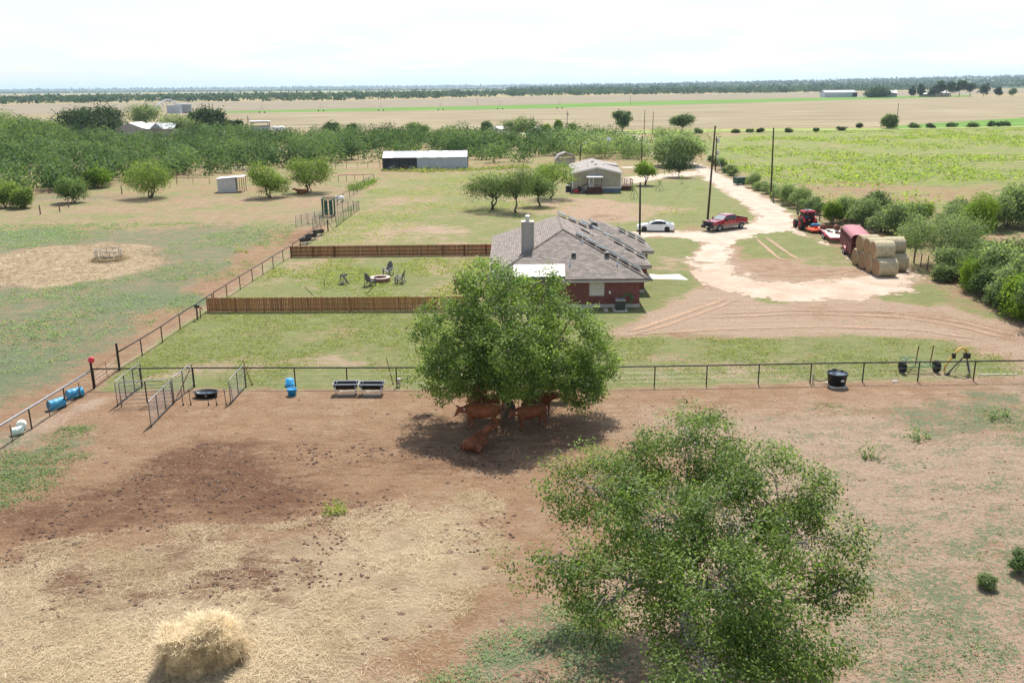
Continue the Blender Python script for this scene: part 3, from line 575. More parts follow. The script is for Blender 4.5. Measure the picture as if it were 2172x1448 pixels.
# mesquites between the two houses
for lb_, x, y, tp, wp, sd_, st in (('leaning open mesquite with dark forked trunk, leftmost in the yard', 1040, 444, 364, 132, 41, 2), ('tall pale mesquite with a straight trunk, second from left in the yard', 1095, 451, 356, 104, 42, 1), ('slim mesquite with vine round its trunk, third in the yard', 1143, 438, 366, 80, 43, 1), ('full bright mesquite nearest the mobile home', 1169, 421, 343, 116, 44, 1)):
    tree_px('mesquite_tree', lb_, 'tree', x, y, tp, wp, 'leaf_mesquite' if sd_ != 44 else 'leaf_huisache', sd_, nl=11, nc=42, low=.3, stems=st, bark='bark_dark', inner=.35, per=11, q=.85, fork=.3, r0=.16)
Tn = [('bright_tree', 'yellow-green young tree in front of the gravel strip', 1368, 393, 338, 48, 'leaf_bright', 51, 3, .25), ('dark_tree', 'dense dark green tree beside the driveway', 1440, 376, 326, 76, 'leaf_oak', 52, 1, .2), ('mesquite_tree', 'broad feathery mesquite behind the dense dark tree', 1438, 352, 288, 118, 'leaf_grey', 53, 2, .1),
      ('lone_tree', 'round lone tree at the far end of the lane', 1321, 280, 233, 46, 'leaf_brush', 54, 1, .25), ('leaning_tree', 'ragged leaning tree by the far road, left of the field', 1446, 283, 241, 62, 'leaf_brush', 55, 2, .25), ('pale_tree', 'pale bushy tree by the leaning pole behind the field', 1886, 273, 241, 36, 'leaf_grey', 56, 2, .05),
      ('live_oak', 'huge dark live oak left of the white-roofed farmhouse', 205, 292, 228, 138, 'leaf_oak', 57, 1, .12), ('live_oak', 'dark live oak right of the white-roofed farmhouse', 440, 284, 231, 100, 'leaf_oak', 58, 1, .12), ('pale_elm', 'light green elm above the farmhouse roof', 310, 270, 222, 76, 'leaf_mesquite', 59, 1, .2), ('dry_tree', 'thin greyish half-bare tree beside the farmhouse porch', 381, 289, 240, 74, 'leaf_grey', 60, 2, .15),
      ('round_oak', 'small round oak at the right end of the dark live oak', 500, 282, 256, 32, 'leaf_oak', 61, 1, .1), ('thin_tree', 'thin tree at the right end of the white shed lot', 703, 287, 259, 34, 'leaf_brush', 62, 1, .2), ('dark_bush', 'dark round bush left of the long barn at the field edge', 746, 286, 263, 27, 'leaf_oak', 63, 1, .1),
      ('field_tree', 'dark tree at the field edge left of the big far bush', 1034, 285, 257, 28, 'leaf_brush', 64, 1, .15), ('broad_bush', 'broad pale bush at the field edge above the barn', 886, 286, 261, 52, 'leaf_mesquite', 65, 2, .1), ('far_mesquite', 'big rounded mesquite half hiding a small white building', 1098, 296, 250, 88, 'leaf_mesquite', 66, 2, .05),
      ('small_tree', 'small bright tree left of the pole with the transformer', 1184, 281, 254, 18, 'leaf_bright', 67, 1, .2), ('small_tree', 'small bright bush right of the short dark pole', 1157, 280, 264, 17, 'leaf_bright', 68, 1, .15), ('dry_bush', 'dry pale bush right of the pole with the transformer', 1213, 282, 262, 17, 'leaf_grey', 69, 2, .1)]
for nm, lb_, x, y, tp, wp, lf, sd_, st, lo in Tn: tree_px(nm, lb_, 'tree', x, y, tp, wp, lf, sd_, nl=10, nc=36 if wp < 90 else 80, low=lo, stems=st, inner=.45, per=11, q=.8 if wp < 90 else 1.25)
# row of trees round the far farm on the right
for i, (x, tp, wp, lf) in enumerate(((1934, 182, 15, 'leaf_far'), (1953, 179, 15, 'leaf_oak'), (1980, 181, 22, 'leaf_far'), (1997, 169, 24, 'leaf_oak'), (2016, 171, 20, 'leaf_far'), (2034, 169, 26, 'leaf_oak'), (2057, 175, 26, 'leaf_far'), (2086, 175, 26, 'leaf_oak'), (2117, 186, 15, 'leaf_oak'), (2148, 187, 16, 'leaf_grey'))):
    tree_px('farm_tree', 'far farm tree, %s from the left in the row right of the white-roofed shed' % ORD[i], 'tree', x, 206.5 - i * .25, tp, wp, lf, 80 + i, nl=8, nc=20, low=.2, per=7, q=.75, twigs=3, group='trees round the far farm')
tree_px('farm_grove', 'dark dense tree clump between the two far metal buildings', 'tree', 1862, 207, 186, 62, 'leaf_oak', 95, nl=8, nc=40, low=.05, per=8, q=.8, twigs=0)
for i, (x, y, tp, wp) in enumerate(((1822, 272, 262, 17), (1672, 281, 271, 16), (1732, 280, 272, 12), (1612, 281, 273, 18), (1590, 281, 274, 16), (1560, 282, 275, 22), (1785, 277, 270, 22), (1480, 283, 273, 24), (1940, 272, 262, 24), (1975, 272, 263, 20), (2018, 270, 260, 26), (2062, 270, 261, 30), (2110, 269, 258, 30), (2132, 268, 258, 22))):
    tree_px('field_bush', 'dark bush along the far edge of the yellow-green field, %s counted from the leaning tree' % ORD[sorted([1822, 1672, 1732, 1612, 1590, 1560, 1785, 1480, 1940, 1975, 2018, 2062, 2110, 2132]).index(x)], 'bush', x, y, tp, wp, 'leaf_brush' if i % 3 else 'leaf_oak', 110 + i, nl=5, nc=22, low=.02, per=7, q=.7, twigs=0, stems=2, group='bushes along the far edge of the field')
# young staked trees on the lawn
for i, (x, y, tp) in enumerate(((1345, 421, 388), (1399, 405, 380), (1446, 389, 372))):
    b = G(x, y); h = HT(x, tp, b); t = tree('sapling', ['thin staked sapling in front of the mobile home, nearest of three', 'thin staked sapling on the lawn, middle of three', 'thin sapling on the lawn, nearest the dark tree'][i], 'tree', b, [((0, 0, h * .75), (.5, .5, h * .24), 16)], (0, 0, h * .5), .035, 'leaf_grey', 140 + i, per=5, spread=.15, ln=.22, wd=.1, twigs=4, group='staked saplings on the lawn')
    for k in range(2 if i < 2 else 0):
        s = 1 if k else -1; MB().tube([(s * .75, 0, 0), (s * .12, 0, h * .62)], .03, 5).build('stake', M['bark'], t)

# bush prototypes for the brush along the drive
PROTO = {}
def proto(kind, leaf, h, w_, seed, nl=6, nc=75, ln=.17, low=.04, stems=4):
    rng = np.random.default_rng(seed); lb = auto_lobes(rng, h, w_, 9, 50, low)
    Q, T, CL = crown(rng, lb, 11, .17, ln, ln * .55, inner=.4)
    PROTO[kind] = (quads_mesh('foliage', Q, 4, T), trunk_mesh(rng, (0, 0), (0, 0, h * .2), .06, lb, CL, 6, stems, .014).mesh('stem', True), leaf)
for k, (lf, h, wd_) in enumerate((('leaf_grey', 2.6, 3.4), ('leaf_grey', 2.2, 3.2), ('leaf_mesquite', 2.9, 3.6), ('leaf_bright', 2.6, 3.0), ('leaf_brush', 2.4, 3.0), ('leaf_grey', 1.5, 2.2))): proto(k, lf, h, wd_, 200 + k)
def bush(name, label, cat, loc, kind, s, rz, group=None, zs=1.0):
    fo, st, lf = PROTO[kind]; t = thing(name, label, cat, loc, rz, group); t.scale = (s, s, s * zs)
    if not fo.materials: fo.materials.append(M[lf]); st.materials.append(M['bark'])
    add('foliage', fo, None, t); add('stem', st, None, t); return t
rngb = random.Random(5)
tree_px('mesquite_tree', 'large feathery mesquite with many bare stems behind the hay bales', 'tree', 1988, 566, 450, 175, 'leaf_grey', 301, nl=13, nc=80, low=.25, stems=5, inner=.4, per=13, q=.8, fork=.3, bark='bark_dark', r0=.1)
tree_px('bright_bush', 'rounded yellow-green bush standing above the right brush', 'bush', 2072, 512, 414, 92, 'leaf_bright', 302, nl=8, nc=110, low=.06, stems=4, per=13, q=.8)
tree_px('bright_bush', 'yellow-green bush just right of the tractor', 'bush', 1766, 474, 424, 52, 'leaf_bright', 303, nl=7, nc=80, low=.05, stems=4, per=13, q=.8)
tree_px('bright_bush', 'yellow-green leafy bush low on the right fence line', 'bush', 2062, 618, 545, 74, 'leaf_bright', 304, nl=7, nc=95, low=.04, stems=4, per=13, q=.8)
tree_px('bright_bush', 'yellow-tipped bush behind the feathery mesquite', 'bush', 1950, 478, 430, 60, 'leaf_bright', 305, nl=7, nc=80, low=.05, stems=4, per=13, q=.8)
line = [(1508, 343, .7, 5), (1518, 352, .75, 5), (1531, 360, .8, 0), (1541, 367, .8, 5), (1553, 373, .85, 1), (1585, 390, .8, 5), (1598, 398, .85, 0), (1612, 404, .9, 1), (1627, 411, .85, 0), (1645, 418, .8, 5), (1661, 426, .95, 0), (1678, 434, 1.0, 1), (1696, 441, 1.05, 0), (1714, 448, .9, 1), (1735, 455, .8, 4),
        (1792, 470, 1.0, 0), (1815, 466, 1.05, 1), (1836, 480, 1.1, 0), (1858, 472, 1.1, 4), (1872, 492, 1.15, 0), (1893, 480, 1.1, 1), (1905, 505, 1.1, 0), (1925, 492, 1.15, 2), (1930, 520, .8, 5), (2018, 492, 1.0, 0), (2040, 480, 1.0, 1),
        (2108, 488, 1.15, 0), (2135, 482, 1.2, 1), (2160, 476, 1.2, 2), (2190, 486, 1.2, 0), (2030, 592, 1.0, 1), (2046, 575, 1.2, 0), (2085, 605, 1.1, 2), (2092, 632, .85, 4), (2110, 622, 1.15, 0), (2118, 648, .8, 5), (2138, 640, 1.1, 2), (2150, 660, .9, 4), (2168, 650, 1.15, 0), (2176, 676, .95, 3), (2205, 670, 1.2, 1), (2215, 700, 1.1, 2), (2250, 710, 1.1, 0), (2130, 600, 1.1, 0), (2160, 610, 1.15, 2), (2000, 596, .6, 5)]
for i, (x, y, s, k) in enumerate(line):
    b = G(x, y); side = 'between the driveway and the yellow-green field' if i < 15 else 'in the brush right of the trailers'
    n_ = i if i < 15 else i - 15; word = ORD[n_] if n_ < 20 else None
    if i < 15: lb_ = 'grey-green bush between driveway and field, %s counting from the far end' % ORD[i]
    elif word: lb_ = 'leafy bush in the brush right of the trailers, %s counting from the tractor' % word
    else: lb_ = 'leafy bush in the lower right brush, %s counting towards the near corner' % ORD[n_ - 20]
    bush('roadside_bush', lb_, 'bush', b, k, s * rngb.uniform(.95, 1.15) * (1.15 if i < 15 else 1.42), rngb.uniform(0, 6.28), 'bushes along the right fence line', rngb.uniform(.72, 1.3))
# the edge shrub cut by the right border of the photograph, and small dry shrubs in the pen
pb = G(2165, 1215); bush('edge_shrub', 'dark green shrub cut by the right edge of the pen', 'bush', pb, 4, .42, 1.0)
pb = G(2090, 1245); bush('thin_shrub', 'thin wispy shrub left of the edge shrub in the pen', 'bush', pb, 5, .34, 2.0)

# mesquite thicket: one mass nobody could count
def scatter(rng, poly, spacing, n_max=9000):
    P = PX(poly); x0, x1 = min(p[0] for p in P), max(p[0] for p in P); y0, y1 = min(p[1] for p in P), max(p[1] for p in P)
    n = int((x1 - x0) * (y1 - y0) / spacing ** 2); X = rng.uniform(x0, x1, n); Y = rng.uniform(y0, y1, n); k = poly_sd(X, Y, P) > 0
    return X[k][:n_max], Y[k][:n_max]
def mass(name, label, cat, poly, spacing, h, wr, leaf, seed, nq=200, ql=.5, excl=()):
    rng = np.random.default_rng(seed); X, Y = scatter(rng, poly, spacing)
    for (ex, ey, er) in excl:
        k = (X - ex) ** 2 + (Y - ey) ** 2 > er * er; X, Y = X[k], Y[k]
    Qs, Ts = [], []
    for x, y in zip(X, Y):
        s = rng.uniform(.5, 1.4); hh = h * s * rng.uniform(.75, 1.25); ww = wr * s; n = int(nq * s * s)
        nl = 4; lc = np.stack([rng.normal(0, ww * .42, nl), rng.normal(0, ww * .42, nl), hh * rng.uniform(.28, .68, nl)], -1)
        ci = rng.integers(0, nl, n); d = rng.normal(size=(n, 3)); d /= np.linalg.norm(d, axis=1)[:, None]
        p = lc[ci] + d * np.array([ww * .62, ww * .62, hh * .38]) * (.6 + .4 * rng.random(n))[:, None]; p[:, 2] = np.abs(p[:, 2]) + .05
        O = d * np.array([1, 1, 1.2]); p += np.array([x, y, 0]); Qs.append(leaf_quads(rng, p, ql, ql * .62, .3, 0., O)); bt = rng.uniform(-.05, .95)
        Ts.append(np.clip(bt + rng.normal(0, .2, n), 0, 1))
    o = add(name, quads_mesh(name, np.concatenate(Qs), 4, np.concatenate(Ts)), M[leaf]); return L(o, label, cat, kind='stuff')
THICK = [(-420, 430), (-60, 430), (40, 417), (110, 409), (185, 403), (235, 395), (300, 383), (375, 380), (500, 366), (700, 352), (806, 348), (812, 333), (1005, 333), (1010, 350), (1190, 350), (1200, 333), (1335, 330), (1352, 318), (1340, 300), (1290, 296), (1100, 297), (900, 293), (700, 292), (615, 292), (560, 290), (420, 291), (360, 297), (250, 300), (180, 296), (110, 284), (0, 276), (-420, 290)]
ex = [(G(640, 300).x, G(640, 300).y, 5), (G(575, 292).x, G(575, 292).y, 14), (G(305, 300).x, G(305, 300).y, 16), (G(1190, 345).x, G(1190, 345).y, 10)]
mass('mesquite_thicket', 'wide grey-green mesquite thicket behind the paddock and the barn', 'thicket', THICK, 5.3, 4.6, 3.3, 'leaf_brush', 401, 175, .62, ex)
mass('tall_thicket', 'taller green thicket filling the left edge below the live oak', 'thicket', [(-420, 330), (0, 322), (60, 320), (150, 325), (165, 300), (100, 282), (0, 272), (-420, 286)], 7.0, 6.6, 4.6, 'leaf_mesquite', 402, 190, .85)
mass('lane_brush', 'mesquite brush between the lane and the driveway', 'thicket', [(1385, 312), (1420, 318), (1478, 337), (1505, 335), (1480, 312), (1440, 300), (1400, 298), (1380, 300)], 4.2, 4.0, 3.0, 'leaf_grey', 403, 200, .5)
mass('lane_brush', 'mesquite brush behind the mobile home towards the lane', 'thicket', [(1195, 336), (1330, 340), (1400, 338), (1385, 334), (1350, 316), (1300, 312), (1195, 315)], 4.0, 4.6, 3.2, 'leaf_grey', 404, 220, .5)
mass('far_tree_belt', 'dark tree belt along the far side of the fields', 'woodland', [(-1300, 240), (-300, 232), (0, 222), (300, 217), (700, 214), (1086, 205), (1700, 196.5), (2172, 186), (3000, 178), (3000, 172), (2172, 181), (1700, 189), (1086, 196), (700, 203), (300, 207), (0, 211), (-1300, 226)], 13, 7.5, 9, 'leaf_far', 405, 13, 5.8)
def ridge(name, label, pts, h, n, seed, ql, leaf='leaf_far'):
    rng = np.random.default_rng(seed); P = [G(a, b) for a, b in pts]; segs = [(P[i], P[i + 1]) for i in range(len(P) - 1)]; ln = np.array([(b - a).length for a, b in segs]); pk = rng.choice(len(segs), n, p=ln / ln.sum()); t = rng.random(n)
    A = np.array([s[0] for s in segs]); B = np.array([s[1] for s in segs]); p = A[pk] * (1 - t)[:, None] + B[pk] * t[:, None]
    p[:, 1] *= rng.uniform(.9, 1.1, n); hh = h * (.35 + .65 * fbm(p[:, 0] / 150, p[:, 1] / 600, 3)) * 1.2; p[:, 2] = rng.random(n) * hh
    o = add(name, quads_mesh(name, leaf_quads(rng, p, ql, ql * .7, .3), 4, np.clip(rng.normal(.35, .22, n), 0, 1)), M[leaf]); return L(o, label, 'woodland', kind='stuff')
ridge('middle_woodland', 'bluish band of woods beyond the pale pasture', [(-700, 208), (0, 199), (1086, 190), (2172, 184), (2900, 176)], 9, 22000, 411, 8)
ridge('horizon_woodland', 'hazy blue line of woods on the horizon', [(-900, 207), (0, 196), (1086, 186), (2172, 177), (3000, 169.5)], 30, 24000, 412, 30)
rng = np.random.default_rng(55); n = 26000; a_ = rng.uniform(0.0, .95, n); y_ = np.exp(rng.uniform(math.log(2300), math.log(9200), n)); kp = fbm(a_ * 14, y_ / 500, 77) > .42; a_, y_ = a_[kp], y_[kp]
sm_ = np.clip((y_ - 2000) / 5200, 0, 1); sm_ = sm_ * sm_ * (3 - 2 * sm_); P = np.stack([a_ * y_, y_, 92 * a_ * sm_ + rng.random(len(a_)) * 7 - 1], -1)
L(add('hill_woodland', quads_mesh('hill_woodland', np.repeat(P[:, None, :], 4, 1) + (leaf_quads(rng, P * 0, 1.0, .8, .5)) * (6 + P[:, 1:2, None] / 500), 4, np.clip(rng.normal(.4, .2, len(a_)), 0, 1)), M['leaf_far']), 'blue-green scrub covering the rise on the right skyline', 'woodland', kind='stuff')
# ------------------------------------------------------------------ object materials
def strip_mat(name, col, mortar, bw, bh, ms, rough=.9, vary=.25, mode='wall', bump=.3, off=.5):
    """brick-like courses; wall: (x+y, z); roof: across the slope and along it, picked by the face normal"""
    m, t, b = new_mat(name); lk = t.links.new; tc = N(t, 'ShaderNodeTexCoord'); sp = N(t, 'ShaderNodeSeparateXYZ'); lk(tc.outputs['Object'], sp.inputs[0]); cb = N(t, 'ShaderNodeCombineXYZ')
    if mode == 'wall':
        a = N(t, 'ShaderNodeMath', operation='ADD'); lk(sp.outputs[0], a.inputs[0]); lk(sp.outputs[1], a.inputs[1]); lk(a.outputs[0], cb.inputs[0]); lk(sp.outputs[2], cb.inputs[1])
    else:
        ge = N(t, 'ShaderNodeNewGeometry'); sn = N(t, 'ShaderNodeSeparateXYZ'); lk(ge.outputs['Normal'], sn.inputs[0])
        ax = N(t, 'ShaderNodeMath', operation='ABSOLUTE'); ay = N(t, 'ShaderNodeMath', operation='ABSOLUTE'); lk(sn.outputs[0], ax.inputs[0]); lk(sn.outputs[1], ay.inputs[0])
        gt = N(t, 'ShaderNodeMath', operation='GREATER_THAN'); lk(ax.outputs[0], gt.inputs[0]); lk(ay.outputs[0], gt.inputs[1])
        u = N(t, 'ShaderNodeMix', data_type='FLOAT'); lk(gt.outputs[0], u.inputs['Factor']); lk(sp.outputs[0], u.inputs['A']); lk(sp.outputs[1], u.inputs['B'])
        v = N(t, 'ShaderNodeMix', data_type='FLOAT'); lk(gt.outputs[0], v.inputs['Factor']); lk(sp.outputs[1], v.inputs['A']); lk(sp.outputs[0], v.inputs['B'])
        lk(u.outputs['Result'], cb.inputs[0]); lk(v.outputs['Result'], cb.inputs[1])
    br = N(t, 'ShaderNodeTexBrick'); br.offset = off; lk(cb.outputs[0], br.inputs['Vector'])
    for k, val in (('Color1', sc(col, 1 - vary)), ('Color2', sc(col, 1 + vary)), ('Mortar', mortar)): br.inputs[k].default_value = val
    br.inputs['Scale'].default_value = 1.0; br.inputs['Mortar Size'].default_value = ms; br.inputs['Brick Width'].default_value = bw; br.inputs['Row Height'].default_value = bh; br.inputs['Mortar Smooth'].default_value = .1
    nz = N(t, 'ShaderNodeTexNoise', i_Scale=1.6, i_Detail=6.0, i_Roughness=.7); lk(tc.outputs['Object'], nz.inputs['Vector'])
    hs = N(t, 'ShaderNodeHueSaturation'); mr = N(t, 'ShaderNodeMapRange'); mr.inputs['From Min'].default_value = .3; mr.inputs['From Max'].default_value = .7; mr.inputs['To Min'].default_value = .82; mr.inputs['To Max'].default_value = 1.18
    lk(nz.outputs['Fac'], mr.inputs['Value']); lk(mr.outputs[0], hs.inputs['Value']); lk(br.outputs['Color'], hs.inputs['Color']); lk(hs.outputs[0], b.inputs['Base Color'])
    b.inputs['Roughness'].default_value = rough; b.inputs['Specular IOR Level'].default_value = .2
    if bump:
        bp = N(t, 'ShaderNodeBump', i_Strength=bump, i_Distance=.01, invert=True); lk(br.outputs['Fac'], bp.inputs['Height']); lk(bp.outputs[0], b.inputs['Normal'])
    return m
M['brick'] = strip_mat('brick', (.16, .032, .026, 1), (.24, .15, .125, 1), .21, .075, .012)
M['shingle'] = strip_mat('shingle', (.24, .205, .18, 1), (.15, .128, .112, 1), .42, .17, .02, vary=.3, mode='roof')
M['shingle_light'] = strip_mat('shingle_light', (.30, .27, .25, 1), (.23, .2, .185, 1), .9, .2, .012, vary=.1, mode='roof')
M['concrete'] = mat('concrete', (.50, .46, .41, 1), .9, var=.12, scale=2)
M['trim'] = mat('trim', (.42, .385, .34, 1), .6, var=.08)
M['siding_grey'] = mat('siding_grey', (.36, .33, .31, 1), .7, var=.06)
M['siding_tan'] = strip_mat('siding_tan', (.40, .35, .28, 1), (.33, .29, .23, 1), .4, 30, .02, vary=.03, mode='wall', bump=.1, off=0)
M['white'] = mat('white_paint', (.78, .77, .74, 1), .5, var=.05)
M['glass'] = mat('window_glass', (.30, .33, .34, 1), .08, var=.1, spec=.8)
M['dark_glass'] = mat('dark_glass', (.015, .018, .022, 1), .06, var=.2, spec=.8)
M['blind'] = mat('blind', (.52, .49, .42, 1), .6, var=.15, scale=1.2)
M['solar'] = mat('solar_cell', (.012, .016, .035, 1), .12, var=.3, scale=6, spec=.9)
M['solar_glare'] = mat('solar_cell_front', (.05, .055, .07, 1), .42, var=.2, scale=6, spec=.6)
M['alu'] = mat('aluminium', (.62, .62, .63, 1), .35, .9, var=.08)
M['galv'] = mat('galvanised', (.50, .50, .51, 1), .42, .75, var=.15, scale=5)
M['corr_white'] = mat('corrugated_white', (.40, .44, .50, 1), .45, .15, var=.08, scale=1.5, stretch=(4, 4, .4))
M['roof_light'] = mat('roof_sheet_light', (.60, .60, .61, 1), .55, 0, var=.06)
M['roof_grey'] = mat('roof_sheet_grey', (.27, .28, .31, 1), .6, 0, var=.1)
M['corr_old'] = mat('corrugated_old', (.46, .47, .50, 1), .5, .4, var=.25, scale=2, col2=(.62, .62, .63, 1), stretch=(3, 3, .6))
M['black_steel'] = mat('black_steel', (.022, .02, .02, 1), .5, .3, var=.4, scale=4)
M['pipe_grey'] = mat('pipe_grey', (.25, .245, .26, 1), .45, .6, var=.2, scale=4)
M['rust'] = mat('rust', (.17, .065, .035, 1), .85, .2, var=.4, scale=5, bump=.3)
M['cedar'] = mat('cedar_picket', (.33, .145, .058, 1), .85, var=.35, scale=5, stretch=(3, 3, .35), rand=.28)
M['cedar_dark'] = mat('cedar_rail', (.15, .068, .032, 1), .85, var=.3, scale=5, rand=.15)
M['plastic_black'] = mat('black_plastic', (.016, .016, .018, 1), .45, var=.3)
M['plastic_blue'] = mat('blue_plastic', (.02, .25, .52, 1), .4, var=.12, rand=.08)
M['plastic_red'] = mat('red_plastic', (.65, .045, .06, 1), .4, var=.1)
M['pail'] = mat('pale_green_bucket', (.58, .70, .60, 1), .5, var=.08)
M['red_paint'] = mat('red_car_paint', (.33, .008, .022, 1), .22, .2, var=.06, coat=.8, spec=.5)
M['tan_paint'] = mat('tan_car_paint', (.20, .16, .145, 1), .3, .3, var=.06, coat=.6)
M['white_paint'] = mat('white_car_paint', (.80, .80, .81, 1), .18, 0, var=.02, coat=.9)
M['tyre'] = mat('tyre', (.02, .019, .018, 1), .85, var=.3, scale=6)
M['rim'] = mat('rim', (.45, .45, .46, 1), .3, .9, var=.1)
M['dark_rim'] = mat('dark_rim', (.05, .05, .055, 1), .3, .7, var=.1)
M['red_machine'] = mat('tractor_red', (.45, .02, .03, 1), .35, .1, var=.12)
M['orange'] = mat('mower_orange', (.72, .10, .035, 1), .5, .1, var=.2)
M['maroon'] = mat('trailer_maroon', (.185, .042, .05, 1), .5, .1, var=.18, scale=1.5)
M['maroon_roof'] = mat('trailer_roof', (.33, .10, .115, 1), .45, .1, var=.15, scale=1.2)
M['pink_red'] = mat('faded_red', (.48, .075, .11, 1), .5, .1, var=.2)
M['deck_wood'] = mat('deck_plank', (.46, .42, .38, 1), .9, var=.25, scale=3, stretch=(.5, 4, 4), rand=.12)
M['porch_wood'] = mat('porch_stain', (.10, .038, .026, 1), .8, var=.3, scale=4, rand=.1)
M['creosote'] = mat('creosote_pole', (.07, .045, .032, 1), .9, var=.4, scale=3, stretch=(4, 4, .3))
M['green_steel'] = mat('green_steel', (.02, .075, .05, 1), .5, .2, var=.3)
M['lime_steel'] = mat('pale_green_steel', (.22, .36, .17, 1), .5, .2, var=.2)
M['yellow'] = mat('yellow_paint', (.62, .38, .07, 1), .5, .1, var=.2)
M['ac_grey'] = mat('ac_cabinet', (.10, .115, .12, 1), .5, .3, var=.15)
M['chair_grey'] = mat('chair_grey', (.13, .125, .125, 1), .6, var=.15)
M['firebrick'] = mat('fire_block', (.26, .135, .11, 1), .9, var=.2, scale=6, rand=.25, bump=.3)
M['capstone'] = mat('cap_stone', (.52, .41, .36, 1), .9, var=.2, scale=6, rand=.1)
M['ash'] = mat('ash_soil', (.06, .045, .04, 1), 1, var=.5, scale=6)
M['water'] = mat('tank_water', (.05, .075, .10, 1), .05, var=.2, spec=.8)
M['cow'] = mat('red_cow_hide', (.23, .072, .026, 1), .65, var=.45, scale=2.2, rand=.35)
M['hoof'] = mat('hoof', (.04, .03, .025, 1), .7)
M['tag'] = mat('ear_tag', (.75, .78, .72, 1), .5, var=.03)
M['skirting'] = mat('skirting', (.13, .16, .21, 1), .6, var=.15)
M['tarp'] = mat('grey_tarp', (.25, .23, .24, 1), .7, var=.2, scale=2)
M['hose'] = mat('green_hose', (.05, .22, .06, 1), .5, var=.1)
M['lamp'] = mat('lamp_lens', (.75, .76, .78, 1), .2, var=.05)
M['tail'] = mat('tail_lamp', (.45, .02, .02, 1), .25, var=.1)
M['clod'] = mat('soil_clod', (.17, .09, .055, 1), .95, var=.3, scale=9)
M['manure'] = mat('manure', (.10, .058, .04, 1), .95, var=.35, scale=9, bump=.4, rand=.2)
M['dry_grass_block'] = mat('old_hay', (.46, .34, .18, 1), .95, var=.4, scale=4, bump=.5)
def bale_mats():
    out = []
    for nm, c1, c2, stretch, sca in (('bale_wrap', (.33, .265, .145, 1), (.52, .46, .32, 1), (2.5, 1.2, 1.2), 2.6), ('bale_end', (.20, .115, .055, 1), (.42, .28, .15, 1), (1, 1, 1), 9.0)):
        out.append(mat(nm, c1, .95, var=.2, scale=sca, col2=c2, stretch=stretch, bump=.5, rand=.1))
    return out
M['bale_wrap'], M['bale_end'] = bale_mats()

# ------------------------------------------------------------------ buildings
def hip_roof(mb, x0, x1, y0, y1, z, pitch, th=.16):
    w_, d = x1 - x0, y1 - y0; r = min(w_, d) / 2; zt = z + r * pitch
    if d >= w_: a, b = ((x0 + x1) / 2, y0 + r, zt), ((x0 + x1) / 2, y1 - r, zt + .001)
    else: a, b = (x0 + r, (y0 + y1) / 2, zt), (x1 - r, (y0 + y1) / 2, zt + .001)
    c = [(x0, y0, z), (x1, y0, z), (x1, y1, z), (x0, y1, z)]; i = len(mb.v)
    mb.v += [Vector(p) for p in c] + [Vector(a), Vector(b)] + [Vector((p[0], p[1], z - th)) for p in c]
    if d >= w_: F = [(0, 1, 4), (1, 2, 5, 4), (2, 3, 5), (3, 0, 4, 5)]
    else: F = [(0, 1, 5, 4), (1, 2, 5), (2, 3, 4, 5), (3, 0, 4)]
    for k in range(4): F.append((6 + k, 6 + (k + 1) % 4, (k + 1) % 4, k))
    F.append((9, 8, 7, 6)); mb.f += [[i + q for q in f] for f in F]; return a, b
HX, HY = -2.0, 72.5
house = thing('brick_house', 'red brick house with grey-brown hip roof, chimney and solar panels', 'house', (HX, HY, 0))
PI_ = .466; WZ = 2.45
BL = [(0, 13.3, 0, 22.5), (4.5, 14.5, 5.5, 14.0), (6.0, 15.8, 12.5, 22.0)]
for k, (x0, x1, y0, y1) in enumerate(BL):
    o_ = .55; nm = 'wall'
    MB().box(((x0 + x1) / 2, (y0 + y1) / 2, .28 + (2.40 - .28) / 2 - .002 * k), (x1 - x0 - 2 * o_, y1 - y0 - 2 * o_, 2.40 - .28)).build(nm, M['brick'], house)
    MB().box(((x0 + x1) / 2, (y0 + y1) / 2, .14 - .003 * k), (x1 - x0 - 2 * o_ + .05, y1 - y0 - 2 * o_ + .05, .28)).build('foundation', M['concrete'], house)
    mb = MB(); hip_roof(mb, x0, x1, y0, y1, WZ + .02 * k + .12, PI_); rf = mb.build('roof', M['shingle'], house)
    f = MB()
    for (cx, cy, sx, sy) in (((x0 + x1) / 2, y0 + .02, x1 - x0 - .02, .05), ((x0 + x1) / 2, y1 - .02, x1 - x0 - .02, .05), (x0 + .02, (y0 + y1) / 2, .05, y1 - y0 - .14), (x1 - .02, (y0 + y1) / 2, .05, y1 - y0 - .14)):
        MB().box((cx, cy, WZ - .11 + .02 * k), (sx, sy, .17)).build('fascia', M['trim'], house)
    if k == 0:
        for a, b in (((x0, y0), (6.65, 6.65)), ((x1, y0), (6.65, 6.65))):
            z0 = WZ + .13; z1 = WZ + .13 + 6.65 * PI_; MB().tube([(a[0], a[1], z0), (b[0], b[1], z1)], .09, 5).build('hip_cap', M['shingle'], house)
        MB().tube([(6.65, 6.65, WZ + .13 + 6.65 * PI_), (6.65, 15.85, WZ + .13 + 6.65 * PI_)], .09, 5).build('ridge_cap', M['shingle'], house)
def roofz(x, y): # height of the main roof
    return WZ + .12 + PI_ * max(0, min(x, 13.3 - x, y, 22.5 - y))
